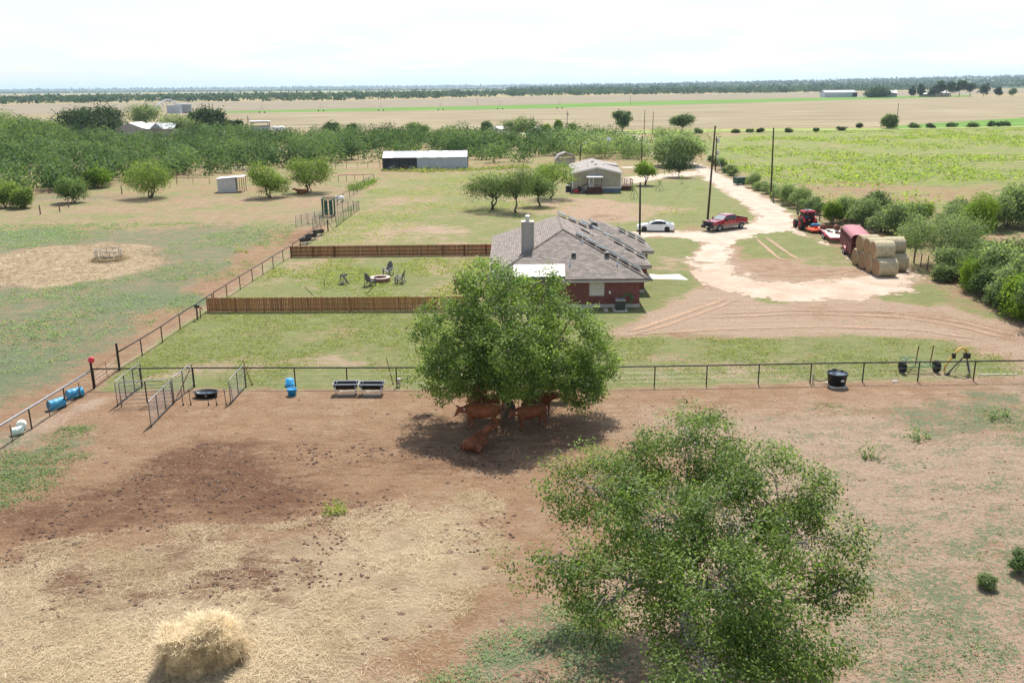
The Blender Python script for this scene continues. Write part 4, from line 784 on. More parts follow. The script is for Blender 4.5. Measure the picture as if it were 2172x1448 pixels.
# chimney with lap siding
ch = thing('chimney', None, None); ch.parent = house; ch.location = (3.45, 5.1, 0)
mb = MB(); prof = []; z = 3.6
rings = []
while z < 6.55:
    for s, zz in ((.50, z), (.47, z + .19)): rings.append([(-s, -s, zz), (s, -s, zz), (s, s, zz), (-s, s, zz)])
    z += .19
C.objects.unlink(ch); bpy.data.objects.remove(ch)
mb.loft(rings); co_ = mb.build('chimney', M['siding_grey'], house, loc=(3.45, 5.1, 0))
MB().box((0, 0, 6.64), (1.12, 1.12, .09)).build('chimney_cap', M['trim'], co_)
MB().lathe([(.17, 6.68), (.17, 7.0), (.20, 7.02), (.20, 7.06)], 12).build('flue', M['galv'], co_)
MB().lathe([(.25, 7.12), (.25, 7.15), (.05, 7.22)], 12).build('flue_cap', M['galv'], co_)
for s in (-1, 1): MB().box((s * .515, -.515, 5.1), (.09, .09, 3.0)).build('corner_board', M['trim'], co_)
# roof vents and pipes
for x, y in ((7.35, 3.05), (10.2, 3.05)):
    z = roofz(x, y); v = MB().box((x, y - .12, z + .17), (.42, .30, .24), taper=(.8, .7)).build('roof_vent', M['siding_grey'], house)
    MB().box((x, y - .262, z + .13), (.34, .03, .14)).build('vent_opening', M['plastic_black'], v)
for x, y in ((8.25, 4.95), (7.0, 1.9), (11.0, 1.9)):
    z = roofz(x, y); p_ = MB().tube([(x, y, z - .05), (x, y, z + .55)], .05, 8).build('vent_pipe', M['alu'], house); MB().lathe([(.2, z - .02 - .1), (.07, z + .12)], 8, (x, y, 0)).build('flashing', M['alu'], p_)
# solar panels: flush array on the front slope, stepped rows on the right slope
def panel(P0, u, v, lift=.13, frame=True, m='solar'):
    """P0 corner, u and v edge vectors lying on the roof"""
    P0, u, v = Vector(P0), Vector(u), Vector(v); n = u.cross(v).normalized()
    if n.z < 0: n = -n
    a = P0 + n * lift; b = a + n * .045
    mb = MB(); mb.loft([[a, a + u, a + u + v, a + v], [b, b + u, b + u + v, b + v]]); fr = mb.build('solar_panel', M['plastic_black'], house)
    e = .03; un, vn = u.normalized() * e, v.normalized() * e; q = b + n * .006
    MB().quad(q + un + vn, q + u - un + vn, q + u + v - un - vn, q + v + un - vn).build('cells', M[m], fr)
    for k in (.2, .8): MB().tube([P0 + u * k + v * .1 + n * .0, a + u * k + v * .1], .025, 4).build('bracket', M['alu'], fr)
sl = Vector((0, 1, PI_)).normalized()
for k in range(4):
    x = 2.15 + k * 1.09; y = .12; panel((x, y, roofz(7, y)), Vector((1.06, 0, 0)), sl * 1.75, m='solar_glare')
sr = Vector((-1, 0, PI_)).normalized()
def step_row(pts, n, hl=.95, wd=1.65, dz=.16, lift=.2):
    (xa, ya), (xb, yb) = pts
    for k in range(n):
        t = k / (n - 1); x = xa + (xb - xa) * t; y = ya + (yb - ya) * t
        zz = max(roofz(min(x, 13.2), y), WZ + .16 + PI_ * min(max(0, 14.5 - x), max(0, y - 5.5)) if 5.5 < y < 14 else 0, WZ + .16 + PI_ * min(max(0, 15.8 - x), max(0, y - 12.5)) if y > 12.5 else 0)
        panel((x, y, zz + .02), sr * hl, Vector((0, wd, 0)), lift)
step_row(((13.0, 1.75), (8.6, 6.1)), 6)
step_row(((14.2, 7.2), (9.6, 12.6)), 6)
step_row(((10.6, 16.4), (7.4, 15.6)), 4, .9)
step_row(((15.2, 14.6), (13.4, 15.6)), 3, .8)
# window, boxes, hose bib on the front wall (wall plane y = .55)
def window(parent, x, z, w_, h, y, mull=True, glass='blind', dirn=-1):
    f = MB().box((x, y + dirn * .012, z), (w_ + .16, .05, h + .16)).build('window', M['trim'], parent)
    g = MB().box((x, y + dirn * .042, z), (w_, .014, h)).build('pane', M[glass], f)
    MB().box((x, y + dirn * .06, z - h / 2 - .1), (w_ + .24, .14, .06)).build('sill', M['brick'] if parent is house else M['white'], f)
    if mull: MB().box((x, y + dirn * .055, z), (w_, .02, .04)).build('mullion', M['trim'], f)
window(house, 9.15, 1.62, 1.12, 1.1, .55)
window(house, 5.2, 1.62, 1.12, 1.1, .55)
MB().box((10.25, .52, 1.30), (.15, .06, .22)).build('meter_box', M['white'], house)
MB().box((12.15, .49, .92), (.22, .12, .26)).build('junction_box', M['ac_grey'], house)
hs = thing('garden_hose', 'green garden hose coiled on the brick wall', 'hose', (HX + 11.75, HY + .46, .75))
pts = [(math.cos(t) * (.25 + .008 * i), -.03 - .012 * i / 6, math.sin(t) * (.31 + .006 * i)) for i, t in enumerate([k * .52 for k in range(34)])]
MB().tube(pts, .022, 6).build('coil', M['hose'], hs, True); MB().tube([(0, .0, .30), (0, -.22, .32), (0, -.24, .38)], .02, 5).build('hook', M['black_steel'], hs)
# air conditioner
ac = thing('air_conditioner', 'dark louvred air-conditioning unit on a concrete pad by the brick wall', 'air conditioner', (HX + 11.0, HY - .55, 0))
MB().box((0, 0, .05), (1.15, 1.1, .1)).build('pad', M['concrete'], ac); cab = MB().box((0, 0, .52), (.78, .78, .82)).build('cabinet', M['ac_grey'], ac)
for i in range(13): MB().box((-.36 + .06 * i, -.40, .5), (.022, .025, .74)).build('louvre', M['plastic_black'], cab)
MB().box((0, 0, .955), (.86, .86, .05)).build('top', M['alu'], ac); MB().lathe([(.32, .983), (.30, 1.0), (.02, 1.005)], 18).build('fan_grille', M['skirting'], ac)
st = thing('stepping_stone', 'pale concrete stepping slab left of the air conditioner', 'paving slab', (HX + 9.85, HY - .45, 0)); MB().box((0, 0, .03), (.32, .95, .06)).build('slab', M['concrete'], st)
wk = [G(1366, 588), G(1372, 573), G(1380, 580), G(1395, 583)]
sheet('walkway', [(1362, 590), (1380, 580.5), (1398, 583), (1440, 581), (1461, 594), (1420, 592.5), (1380, 592)], M['concrete'], .012, 'white concrete walk at the right side of the brick house', 'walkway')

# mobile home
mh0 = G(1214.5, 408.5); mh1 = G(1316.5, 408); MW = (mh1 - mh0).length; ML = 18.5
mh = thing('mobile_home', 'beige double-wide mobile home with low gable roof and porch', 'house', mh0, math.atan2(mh1.y - mh0.y, mh1.x - mh0.x))
WT, RT = 3.3, 4.25
MB().prism([(0, .75), (MW, .75), (MW, WT), (MW / 2, RT - .06), (0, WT)], 0, ML).build('wall', M['siding_tan'], mh)
MB().box((MW / 2, ML / 2, .36), (MW - .06, ML - .06, .72)).build('skirting', M['skirting'], mh)
for s in (0, 1):
    a, b = ((-.3, WT - .05), (MW / 2, RT + .06)) if s == 0 else ((MW / 2, RT + .06), (MW + .3, WT - .05))
    rr = MB().prism([a, b, (b[0], b[1] + .12), (a[0], a[1] + .12)], -.35, ML + .3).build('roof', M['shingle_light'], mh)
    MB().prism([(a[0], a[1] - .1), (b[0], b[1] - .1), (b[0], b[1] + .05), (a[0], a[1] + .05)], -.40, -.36).build('fascia', M['white'], mh)
MB().prism([(MW * .55, RT - .35), (MW + .4, WT + .12), (MW + .4, WT + .34), (MW * .55, RT - .05)], ML * .62, ML * .98).build('side_roof', M['shingle_light'], mh)
for x in (.0, MW): MB().box((x, -.02, WT / 2 + .36), (.18, .06, WT - .75)).build('corner_trim', M['white'], mh)
MB().box((MW * .63, -.02, .80), (MW * .74, .05, .16)).build('belt_trim', M['white'], mh)
for x, y in ((MW * .5 + .0, 4.2), (MW * .47, 10.5)):
    MB().box((x, y, RT + .22), (.45, .45, .2)).build('roof_vent', M['shingle'], mh)
for x, y in ((MW * .33, 4.8), (MW * .36, 11.5), (MW * .68, 7)): MB().tube([(x, y, WT + .3), (x, y, WT + 1.0)], .06, 6).build('vent_pipe', M['plastic_black'], mh)
dr = MB().box((3.25, -.04, 1.88), (.95, .08, 2.05)).build('door', M['white'], mh); MB().box((3.25, -.085, 2.1), (.5, .02, 1.1)).build('door_glass', M['glass'], dr); MB().tube([(3.62, -.10, 1.8), (3.62, -.16, 1.8)], .03, 6).build('handle', M['galv'], dr)
porch = MB().box((3.75, -.95, .80), (2.5, 1.8, .1)).build('porch_deck', M['porch_wood'], mh)
for i in range(9): MB().box((2.5 + .1 + i * .29, -1.84, .38), (.27, .04, .75)).build('porch_skirt_board', M['porch_wood'], mh)
for x in (2.55, 4.95): MB().box((x, -1.75, 1.65), (.1, .1, 3.3 - (0 if x < 3 else .0))).build('porch_post', M['porch_wood'], mh)
aw = MB().prism([(0, 3.02), (-1.95, 2.82), (-1.95, 2.76), (0, 2.95)], 2.35, 5.15, 'X').build('awning', M['roof_light'], mh)
for z in (1.05, 1.72): MB().tube([(2.55, -1.78, z), (4.98, -1.78, z)], .045, 5).build('rail', M['deck_wood' if z > 1.5 else 'porch_wood'], mh)
for i in range(14): MB().box((2.72 + i * .17, -1.78, 1.38), (.04, .035, .64)).build('baluster', M['porch_wood'], mh)
for i in range(4): MB().box((2.3 - i * .3, -1.25, .70 - i * .18), (.34, 1.0, .06)).build('step', M['deck_wood'], mh)
for yy in (-1.75, -.75): MB().tube([(2.55, yy, 1.72), (1.15, yy, .95)], .045, 5).build('stair_rail', M['porch_wood'], mh)
for yy in (-1.75, -.75): MB().tube([(2.5, yy, .72), (1.2, yy, 0)], .07, 4).build('stringer', M['porch_wood'], mh)
MB().tube([(1.17, -1.75, 0), (1.17, -1.75, .98)], .05, 5).build('newel', M['porch_wood'], mh)
# side deck
dk = thing('side_deck', 'dark red raised wooden deck on the right side of the mobile home', 'deck', (mh0.x + MW + .15, mh0.y + 2.2, 0), 0)
for i in range(11): MB().box((.12 + i * .21, 1.5, .82), (.2, 3.0, .05)).build('deck_board', M['porch_wood'], dk)
for x in (.1, 1.2, 2.25):
    for y in (.05, 2.95): MB().box((x, y, .95), (.1, .1, 1.9)).build('post', M['porch_wood'], dk)
for z in (1.3, 1.85):
    for y in (.05, 2.95): MB().box((1.18, y, z), (2.25, .06, .1)).build('rail', M['rust'], dk)
    MB().box((2.25, 1.5, z), (.06, 2.9, .1)).build('rail', M['rust'], dk)
MB().box((1.18, .0, .42), (2.3, .05, .72)).build('skirt', M['porch_wood'], dk)
# things standing round the mobile home
def simple(name, label, cat, px, parts, rz=0.0, group=None):
    t = thing(name, label, cat, G(*px), rz, group)
    for nm, mb, m in parts: mb.build(nm, M[m], t)
    return t
simple('heat_pump', 'dark heat pump box left of the mobile home porch', 'air conditioner', (1206, 407), [('cabinet', MB().box((0, 0, .55), (1.0, .9, 1.1)), 'ac_grey'), ('top', MB().box((0, 0, 1.12), (1.06, .96, .05)), 'pipe_grey'), ('grille', MB().box((0, -.46, .55), (.85, .03, .85)), 'plastic_black')])
simple('lattice_panel', 'weathered grey board screen leaning on the mobile home wall', 'panel', (1220.5, 407.8), [('board', MB().box((0, 0, .85), (1.5, .06, 1.7)), 'tarp'), ('cap', MB().box((0, 0, 1.72), (1.56, .09, .05)), 'deck_wood')])
simple('red_tote', 'small red plastic tote in front of the grey board screen', 'tote', (1222, 409), [('body', MB().box((0, 0, .28), (.7, .45, .5), taper=(1.1, 1.1)), 'plastic_red'), ('lid', MB().box((0, 0, .55), (.82, .55, .05)), 'plastic_red')])
simple('trash_can', 'black trash can tucked left of the porch stairs', 'bin', (1229, 408), [('body', MB().box((0, 0, .5), (.55, .55, 1.0), taper=(1.15, 1.15)), 'plastic_black'), ('lid', MB().box((0, .0, 1.03), (.68, .68, .07)), 'plastic_black')])
dsh = thing('satellite_dish', 'white satellite dish on a mast behind the mobile home roof', 'satellite dish', G(1290, 337))
hd = HT(1290, 331, G(1290, 337)); MB().tube([(0, 0, 0), (0, 0, 4.6)], .06, 6).build('mast', M['galv'], dsh)
MB().lathe([(.02, 0), (.4, .08), (.62, .2), (.6, .22), (.38, .11), (.02, .03)], 14).build('dish', M['white'], dsh, loc=(0, -.1, 4.8), rot=(R(60), R(20), 0)); MB().tube([(0, -.1, 4.7), (.2, -.65, 4.95)], .025, 5).build('feed_arm', M['galv'], dsh)
gb = thing('grey_shed', 'small grey gambrel-roofed shed behind the mesquites', 'shed', G(1198, 352), .1)
MB().prism([(-2.2, 0), (2.2, 0), (2.2, 1.7), (-2.2, 1.7)], -1.5, 1.5).build('wall', M['siding_tan'], gb)
MB().prism([(-2.4, 1.65), (-1.6, 2.7), (0, 3.25), (1.6, 2.7), (2.4, 1.65), (2.2, 1.72), (0, 3.1), (-2.2, 1.72)], -1.7, 1.7).build('roof', M['shingle_light'], gb)

# long metal barn
bb0, bb1 = G(812, 361), G(992, 359); BW = (bb1 - bb0).length; BD = 7.0; BE = 2.75; BR = 3.9
barn = thing('pole_barn', 'long low metal barn with striped roof and one open bay', 'barn', bb0, math.atan2(bb1.y - bb0.y, bb1.x - bb0.x))
def corr(x0, x1, z0, z1, y, pitch=.3, amp=.03, ax='x'):
    n = max(2, int(abs(x1 - x0) / pitch * 2)); mb = MB(); top = []; bot = []
    for i in range(n + 1):
        x = x0 + (x1 - x0) * i / n; d = amp * (1 if i % 2 else -1)
        p = (lambda zz: (x, y + d, zz)) if ax == 'x' else (lambda zz: (y + d, x, zz))
        top.append(p(z1)); bot.append(p(z0))
    mb.loft([bot, top], False, False); return mb
corr(BW * .405, BW, 0, BE, 0, .5).build('front_wall', M['corr_white'], barn); corr(0, BW, 0, BE, BD, .5).build('back_wall', M['roof_grey'], barn); corr(0, BD, 0, BE, 0, .5, ax='y').build('end_wall', M['roof_grey'], barn)
for f0, f1, mm in ((0, .125, 'roof_light'), (.125, .40, 'roof_grey'), (.40, .465, 'roof_light'), (.465, .545, 'roof_grey'), (.545, .635, 'roof_light'), (.635, .705, 'roof_grey'), (.705, .77, 'roof_light'), (.77, 1.0, 'roof_grey')):
    MB().prism([(-.35, BE - .06), (BD * .5, BR), (BD * .5, BR + .04), (-.35, BE - .02)], BW * f0 + .01, BW * f1 - .01, 'X').build('roof_panel', M[mm], barn)
MB().prism([(BD * .5 + .02, BR), (BD + .35, BE - .06), (BD + .35, BE - .02), (BD * .5 + .02, BR + .04)], 0, BW, 'X').build('roof_back', M['roof_grey'], barn)
for x in (.08, BW * .2, BW * .4, BW + .0):
    MB().box((x, .12, BE / 2), (.12, .12, BE)).build('post', M['black_steel'], barn)
for y in (1.7, 3.5, 5.2): MB().box((BW - .05, y, BE / 2 + .2), (.12, .12, BE + .4)).build('post', M['rust'], barn)
for z in (.6, 1.3, 2.0): MB().box((BW + .03, BD / 2, z), (.05, BD, .12)).build('side_rail', M['rust'], barn)
for i, (x, lab, m, sz) in enumerate(((1.8, 'blue tarp-covered heap at the left of the open barn bay', 'skirting', (2.4, 1.6, .8)), (4.6, 'rusty low machine in the middle of the open barn bay', 'rust', (2.0, 1.2, .6)), (6.3, 'pale stack of boards at the right of the open barn bay', 'trim', (1.3, 1.0, .7)))):
    p = barn.matrix_basis @ Vector((x, 2.0, 0)); t = thing('barn_clutter', lab, 'clutter', p, 0)
    MB().box((0, 0, sz[2] / 2), sz, taper=(.7, .6)).build('heap', M[m], t); MB().box((sz[0] * .2, -.1, sz[2] + .1), (sz[0] * .4, sz[1] * .5, .22)).build('top_piece', M['tarp'], t)
# corrugated stall
s0, s1 = G(463, 409), G(501, 408); SW = (s1 - s0).length
stl = thing('loafing_shed', 'small whitish corrugated stall with a lean-to roof on posts', 'shed', s0, math.atan2(s1.y - s0.y, s1.x - s0.x))
corr(0, SW, 0, 2.45, 0, .36, .035).build('front_wall', M['corr_old'], stl); corr(0, 3.0, 0, 2.45, 0, .36, .035, 'y').build('end_wall', M['corr_old'], stl); corr(0, SW, 0, 2.5, 3.0, .36, .035).build('back_wall', M['corr_old'], stl)
MB().loft([[(-.15, -.25, 2.45), (SW + 1.6, -.25, 2.75), (SW + 1.6, 3.3, 2.75), (-.15, 3.3, 2.45)], [(-.15, -.25, 2.50), (SW + 1.6, -.25, 2.80), (SW + 1.6, 3.3, 2.80), (-.15, 3.3, 2.50)]]).build('roof', M['roof_light'], stl)
for x, y in ((SW + .7, 0), (SW + 1.45, 0), (SW + .7, 3), (SW + 1.45, 3)): MB().tube([(x, y, 0), (x, y, 2.68)], .06, 6).build('post', M['rust'], stl)
# far farmhouse and its sheds
def gable(name, label, a, b, depth, he, hr, wall, roofm, over=.3, rz_add=0, windows=()):
    A, B = G(*a), G(*b); Wd = (B - A).length; t = thing(name, label, 'building', A, math.atan2(B.y - A.y, B.x - A.x))
    MB().prism([(0, 0), (Wd, 0), (Wd, he), (Wd / 2, hr - .05), (0, he)], 0, depth).build('wall', M[wall], t)
    for s in (0, 1):
        p, q = ((-over, he - .08), (Wd / 2, hr)) if s == 0 else ((Wd / 2, hr), (Wd + over, he - .08))
        MB().prism([p, q, (q[0], q[1] + .1), (p[0], p[1] + .1)], -over, depth + over).build('roof', M[roofm], t)
    for (x, z, w_, h, g) in windows:
        f = MB().box((x, -.02, z), (w_ + .2, .06, h + .2)).build('window', M['white'], t); MB().box((x, -.06, z), (w_, .03, h)).build('pane', M[g], f)
    return t, Wd
def gable_side(name, label, a, b, depth, he, hr, wall, roofm, over=.4, openings=(), wins=()):
    """ridge runs across the view"""
    A, B = G(*a), G(*b); Wd = (B - A).length; t = thing(name, label, 'building', A, math.atan2(B.y - A.y, B.x - A.x))
    MB().prism([(0, 0), (depth, 0), (depth, he), (depth / 2, hr - .05), (0, he)], 0, Wd, 'X').build('wall', M[wall], t)
    for p, q in (((-over, he - .1), (depth / 2, hr)), ((depth / 2, hr), (depth + over, he - .1))):
        MB().prism([p, q, (q[0], q[1] + .1), (p[0], p[1] + .1)], -over, Wd + over, 'X').build('roof', M[roofm], t)
    for (x, z, w_, h, m) in openings: MB().box((x, -.03, z), (w_, .1, h)).build('doorway', M[m], t)
    for (x, z, w_, h) in wins:
        f = MB().box((x, -.02, z), (w_ + .2, .06, h + .2)).build('window', M['white'], t); MB().box((x, -.06, z), (w_, .03, h)).build('pane', M['dark_glass'], f)
    return t, Wd
fh, fw = gable('farmhouse', 'far white farmhouse with a pale metal roof below the live oaks', (249, 293), (305, 292.5), 12, 3.6, 5.6, 'siding_grey', 'roof_light', windows=((2.2, 2.2, 1.2, 1.2, 'dark_glass'),))
MB().prism([(0, 0), (11, 0), (11, 3.3), (0, 3.3)], 1.5, 10).build('wing', M['siding_grey'], fh, loc=(fw + .01, .3, 0)); MB().prism([(.9, 3.2), (6.2, 5.3), (11, 3.3), (11, 3.4), (6.2, 5.4), (.9, 3.3)], fw - .2, fw + 11.5, 'X').build('wing_roof', M['roof_light'], fh)
MB().prism([(fw + 2.5, 3.4), (fw + 5, 5.5), (fw + 7.5, 3.4)], .4, 6).build('dormer', M['roof_grey'], fh)
for k in range(4): MB().box((fw + 1 + k * 3.2, .3, 1.5), (.2, .2, 3.0)).build('porch_post', M['rust'], fh)
sh, swd = gable_side('open_shed', 'white-sided shed with raised pale roof by the far trailer', (536, 286), (575, 285), 8, 3.2, 3.3, 'corr_white', 'roof_grey')
MB().box((swd / 2, 4, 5.15), (swd + .8, 8.6, .14)).build('high_roof', M['roof_light'], sh)
for x in (.2, swd - .2):
    for y in (.3, 7.7): MB().box((x, y, 4.2), (.25, .25, 1.9)).build('post', M['rust'], sh)
MB().box((swd / 2, 7.9, 4.7), (swd, .1, .6)).build('fascia', M['rust'], sh)
tr_ = thing('white_trailer', 'white round-ended trailer right of the raised-roof shed', 'trailer', G(592, 286))
MB().lathe([(.2, -2.5), (1.1, -2.4), (1.4, -2.0), (1.4, 2.0), (1.1, 2.4), (.2, 2.5)], 12, (0, 0, 2.0), 'X').build('body', M['white'], tr_, True)
for x in (-.6, .6): MB().lathe([(.4, -1.5), (.4, 1.5)], 10, (x, 0, .4), 'Y').build('wheel', M['tyre'], tr_)
for i, x in enumerate((452, 462, 472, 484, 496, 507)):
    t = thing('parked_vehicle', 'tiny pale vehicle parked below the dark live oak, %s from the left' % ORD[i], 'vehicle', G(x, 286.5)); z = .35
    MB().box((0, 0, .75), (4.2, 1.8, .8)).build('body', M['white' if i % 2 else 'glass'], t); MB().box((.2, 0, 1.4), (2.4, 1.6, .55), taper=(.8, .85)).build('cabin', M['white'], t)
    for wx in (-1.3, 1.3): MB().lathe([(.34, -.95), (.34, .95)], 8, (wx, 0, .34), 'Y').build('wheel', M['tyre'], t)
gable_side('white_building', 'small white building half hidden behind the big rounded mesquite', (1061, 292), (1079, 291), 6, 3.0, 3.8, 'white', 'roof_light')
gable_side('white_building', 'pale low building at the right side of the big rounded mesquite', (1141, 292), (1150, 291), 5, 3.0, 3.6, 'white', 'roof_grey')
gable_side('metal_barn', 'long bluish metal barn with a dark doorway at the far right', (1749, 207), (1815, 206.5), 30, 6.2, 9.0, 'corr_white', 'roof_grey', openings=((53 * .72, 3.2, 6, 5.5, 'dark_glass'),))
gable_side('white_roofed_shed', 'far bluish shed with a bright white roof', (1867, 206.5), (1902, 206.3), 16, 5.2, 8.5, 'roof_grey', 'roof_light')
gable_side('low_building', 'low dark building left of the white-roofed shed', (1850, 207), (1868, 206.6), 8, 4.4, 4.9, 'roof_grey', 'roof_grey')
gable_side('ranch_house', 'far tan ranch house with pale roof among the row of trees', (1984, 206), (2014, 205.4), 14, 4.5, 7.6, 'siding_tan', 'roof_light')
gable_side('ranch_annex', 'small far tan building left of the tan ranch house', (1958, 206), (1976, 205.8), 10, 3.6, 5.6, 'siding_tan', 'roof_light')
gable_side('distant_house', 'tiny white building in the woods above the far metal barn', (1844, 190), (1857, 189.8), 12, 4.0, 9.5, 'white', 'roof_light')
simple('water_tank', 'grey steel tank behind the far live oaks', 'tank', (389, 240), [('tank', MB().lathe([(6.5, 0), (6.5, 6.5), (6.2, 7.0), (.3, 7.4)], 18), 'roof_grey'), ('rim', MB().lathe([(6.6, 6.2), (6.6, 6.5)], 18), 'galv')])
simple('feed_bin', 'pale box bin beside the grey steel tank', 'bin', (371, 241), [('bin', MB().box((0, 0, 3), (10, 5, 6)), 'corr_white'), ('lid', MB().box((0, 0, 6.1), (10.4, 5.4, .25)), 'roof_light')])
mt = thing('pivot_machine', 'arched galvanised irrigation span parked behind the far elm', 'irrigation', G(352, 243)); 
A_, B_ = G(328, 246), G(374, 240); d_ = B_ - A_; pts = []
for i in range(13): t = i / 12; pts.append(tuple(A_ - G(352, 243) + d_ * t + Vector((0, 0, 5 + 5.5 * math.sin(math.pi * t * .8)))))
MB().tube(pts, .5, 5).build('pipe', M['galv'], mt)
for i in range(0, 13, 2): p = pts[i]; MB().tube([p, (p[0] + 1.5, p[1], p[2] - 3.2)], .25, 4).build('truss', M['galv'], mt)
for i, (x, tp) in enumerate(((430, 219), (437, 221), (445, 220), (452, 221))):
    b = G(x, 238); simple('light_mast', 'thin far mast above the dark live oak, %s of four from the left' % ORD[i], 'mast', (x, 238), [('mast', MB().tube([(0, 0, 0), (0, 0, HT(x, tp, b))], .3, 5), 'rust'), ('head', MB().box((0, 0, HT(x, tp, b)), (1.2, .5, .5)), 'galv')], group='far masts')
# centre-pivot sprinkler line along the green strip
for i, (x, y) in enumerate(((223 + 333, 240), (681, 236.5), (808, 235.5), (935, 234), (1061, 232.5), (1187, 231))):
    p = G(x, y); h = 6.5; t = thing('pivot_tower', 'tiny sprinkler tower standing along the green strip, %s from the left' % ORD[i], 'irrigation', p, 0, 'sprinkler towers')
    for s in (-1, 1): MB().tube([(s * 2, 0, .6), (0, 0, h)], .09, 4).build('leg', M['galv'], t)
    for s in (-1, 1): MB().lathe([(.55, -.2), (.55, .2)], 10, (s * 2, 0, .55), 'Y').build('wheel', M['tyre'], t)
    MB().box((0, 0, h * .5), (.5, .4, 1.0)).build('drive_box', M['galv'], t)
# ------------------------------------------------------------------ fences
def pipe_fence(label, pts, h, post_r=.04, rail_r=.045, wires=(.25, .55, .85), m='black_steel', rails=None, rm=None, closed_top=True):
    P = [G(*p) for p in pts]; o = P[0]; t = thing('pipe_fence', label, 'fence', o); Q = [p - o for p in P]
    for q in Q: MB().tube([(q.x, q.y, -.05), (q.x, q.y, h - rail_r)], post_r, 6).build('post', M[m], t)
    for z in (rails or [h]): MB().tube([(q.x, q.y, z) for q in Q], rail_r, 6).build('rail', M[rm or m], t, True)
    for z in wires: MB().tube([(q.x, q.y + .05, z) for q in Q], .003, 3).build('wire', M['galv'], t)
    return t
def fy(x):
    k = [(201, 823), (413, 821), (627, 820.7), (842, 820.5), (1274, 819.5), (1388, 818), (1498, 816.2), (1608, 814), (1718, 811.8), (1829, 810), (1946, 808.7), (2064, 807), (2172, 805.5), (2320, 803.5)]
    return float(np.interp(x, [a for a, b in k], [b for a, b in k]))
fx = [201, 301, 413, 522, 627, 737, 842, 950, 1060, 1167, 1274, 1388, 1498, 1608, 1718, 1829, 1946, 2064, 2180, 2300]
pipe_fence('long black pipe fence along the near side of the lawn', [(x, fy(x)) for x in fx], 1.27)
pipe_fence('grey-railed pipe fence beside the blue barrels at the left edge', [(-80, 1008), (-10, 960), (67.7, 910), (140, 863), (199, 824.5)], 1.22, rail_r=.06, rm='pipe_grey')
pipe_fence('pipe fence running back from the wire gate to the near wooden fence', [(254, 785), (302, 755), (345, 727), (383, 699.5), (420, 676), (452, 653)], 1.25)
pipe_fence('pipe fence along the left side of the fenced back yard', [(455, 651), (482, 633), (510, 614.5), (536, 597.5), (558, 583.5), (580, 569), (601, 555.5), (617, 545.5)], 1.25)
pipe_fence('pipe fence from the far wooden fence to the cattle chute', [(622, 541), (638, 530), (652, 519.5), (668, 509), (682, 499), (696, 490)], 1.25)
pipe_fence('pipe fence climbing from the chute towards the barn', [(690, 452), (703, 444), (716, 436), (729, 427.5), (742, 419.5), (750, 413.5), (758, 408), (766, 402.5), (774, 397), (782, 391.5), (793, 384)], 1.35)
pipe_fence('thin pipe fence closing the far end of the paddock', [(718, 386), (735, 385.5), (753, 385), (771, 384.5), (793, 384)], 1.3, post_r=.05, wires=(.5, .9))
pipe_fence('dark pipe fence in front of the thicket left of the barn', [(375, 392), (410, 391.5), (445, 391)], 1.3, wires=(.5, .9), m='rust')
pipe_fence('dark pipe fence running into the thicket above the stall', [(376, 388), (400, 380), (425, 373), (455, 368), (490, 364), (530, 361.5)], 1.4, wires=(.5, .9), m='rust')
pipe_fence('dark pipe fence just left of the barn', [(690, 360), (712, 359), (735, 358.3), (758, 357.6), (780, 357), (806, 356.5)], 1.4, wires=(.4, .7, 1.0), m='rust')
# barbed-wire fence along the right brush
t = thing('wire_fence', 'old post and wire fence through the brush beside the drive', 'fence', G(1918, 545)); q0 = G(1918, 545)
pp = [(1640, 430), (1660, 438), (1672, 443), (1690, 450), (1706, 456), (1722, 462), (1738, 468), (1765, 478), (1800, 492), (1840, 512), (1880, 530), (1918, 549), (1938, 558), (1952, 566), (1966, 573), (1985, 584), (2010, 597), (2040, 612), (2075, 630), (2115, 650), (2150, 668)]
ppw = [G(*p) - q0 for p in pp]
for i, p in enumerate(ppw): MB().tube([(p.x, p.y, -.05), (p.x + .03, p.y, 1.35 if i % 3 else 1.7)], .05 if i % 3 else .085, 6).build('post', M['bark'], t)
for z in (.4, .75, 1.1): MB().tube([(p.x, p.y, z) for p in ppw], .008, 3).build('wire', M['rust'], t)
# wire gate by the corner post
g0, g1 = G(203, 822), G(252, 786); t = thing('wire_gate', 'rusty tube wire gate between the corner posts', 'gate', g0); d = g1 - g0
MB().tube([(0, 0, .1), (0, 0, 1.15), (d.x, d.y, 1.15), (d.x, d.y, .1), (0, 0, .1)], .022, 5).build('frame', M['rust'], t)
MB().tube([(d.x / 2, d.y / 2, .1), (d.x / 2, d.y / 2, 1.15)], .018, 5).build('brace', M['rust'], t)
for z in (.35, .6, .85): MB().tube([(0, 0, z), (d.x, d.y, z)], .006, 3).build('wire', M['galv'], t)
for lab, x, y, h in (('tall corner post holding the pink feed pan', 200, 824, 1.75), ('tall black hinge post at the far end of the wire gate', 254, 785.5, 1.85)):
    simple('gate_post', lab, 'post', (x, y), [('post', MB().tube([(0, 0, -.05), (0, 0, h)], .075, 8), 'black_steel'), ('cap', MB().lathe([(.08, h), (.08, h + .03), (.02, h + .05)], 8), 'black_steel')])
pn = thing('feed_pan', 'round pink-red feed pan hung on the tall corner post', 'pan', G(200, 824)); MB().lathe([(.02, .05), (.15, .05), (.19, -.05), (.20, -.05), (.165, .07), (.02, .07)], 18).build('pan', M['plastic_red'], pn, True, loc=(.12, -.12, 1.92), rot=(R(70), 0, R(15)))
MB().lathe([(.09, .035), (.02, .034)], 12).build('label', M['skirting'], pn, loc=(.12, -.12, 1.92), rot=(R(70), 0, R(15)))
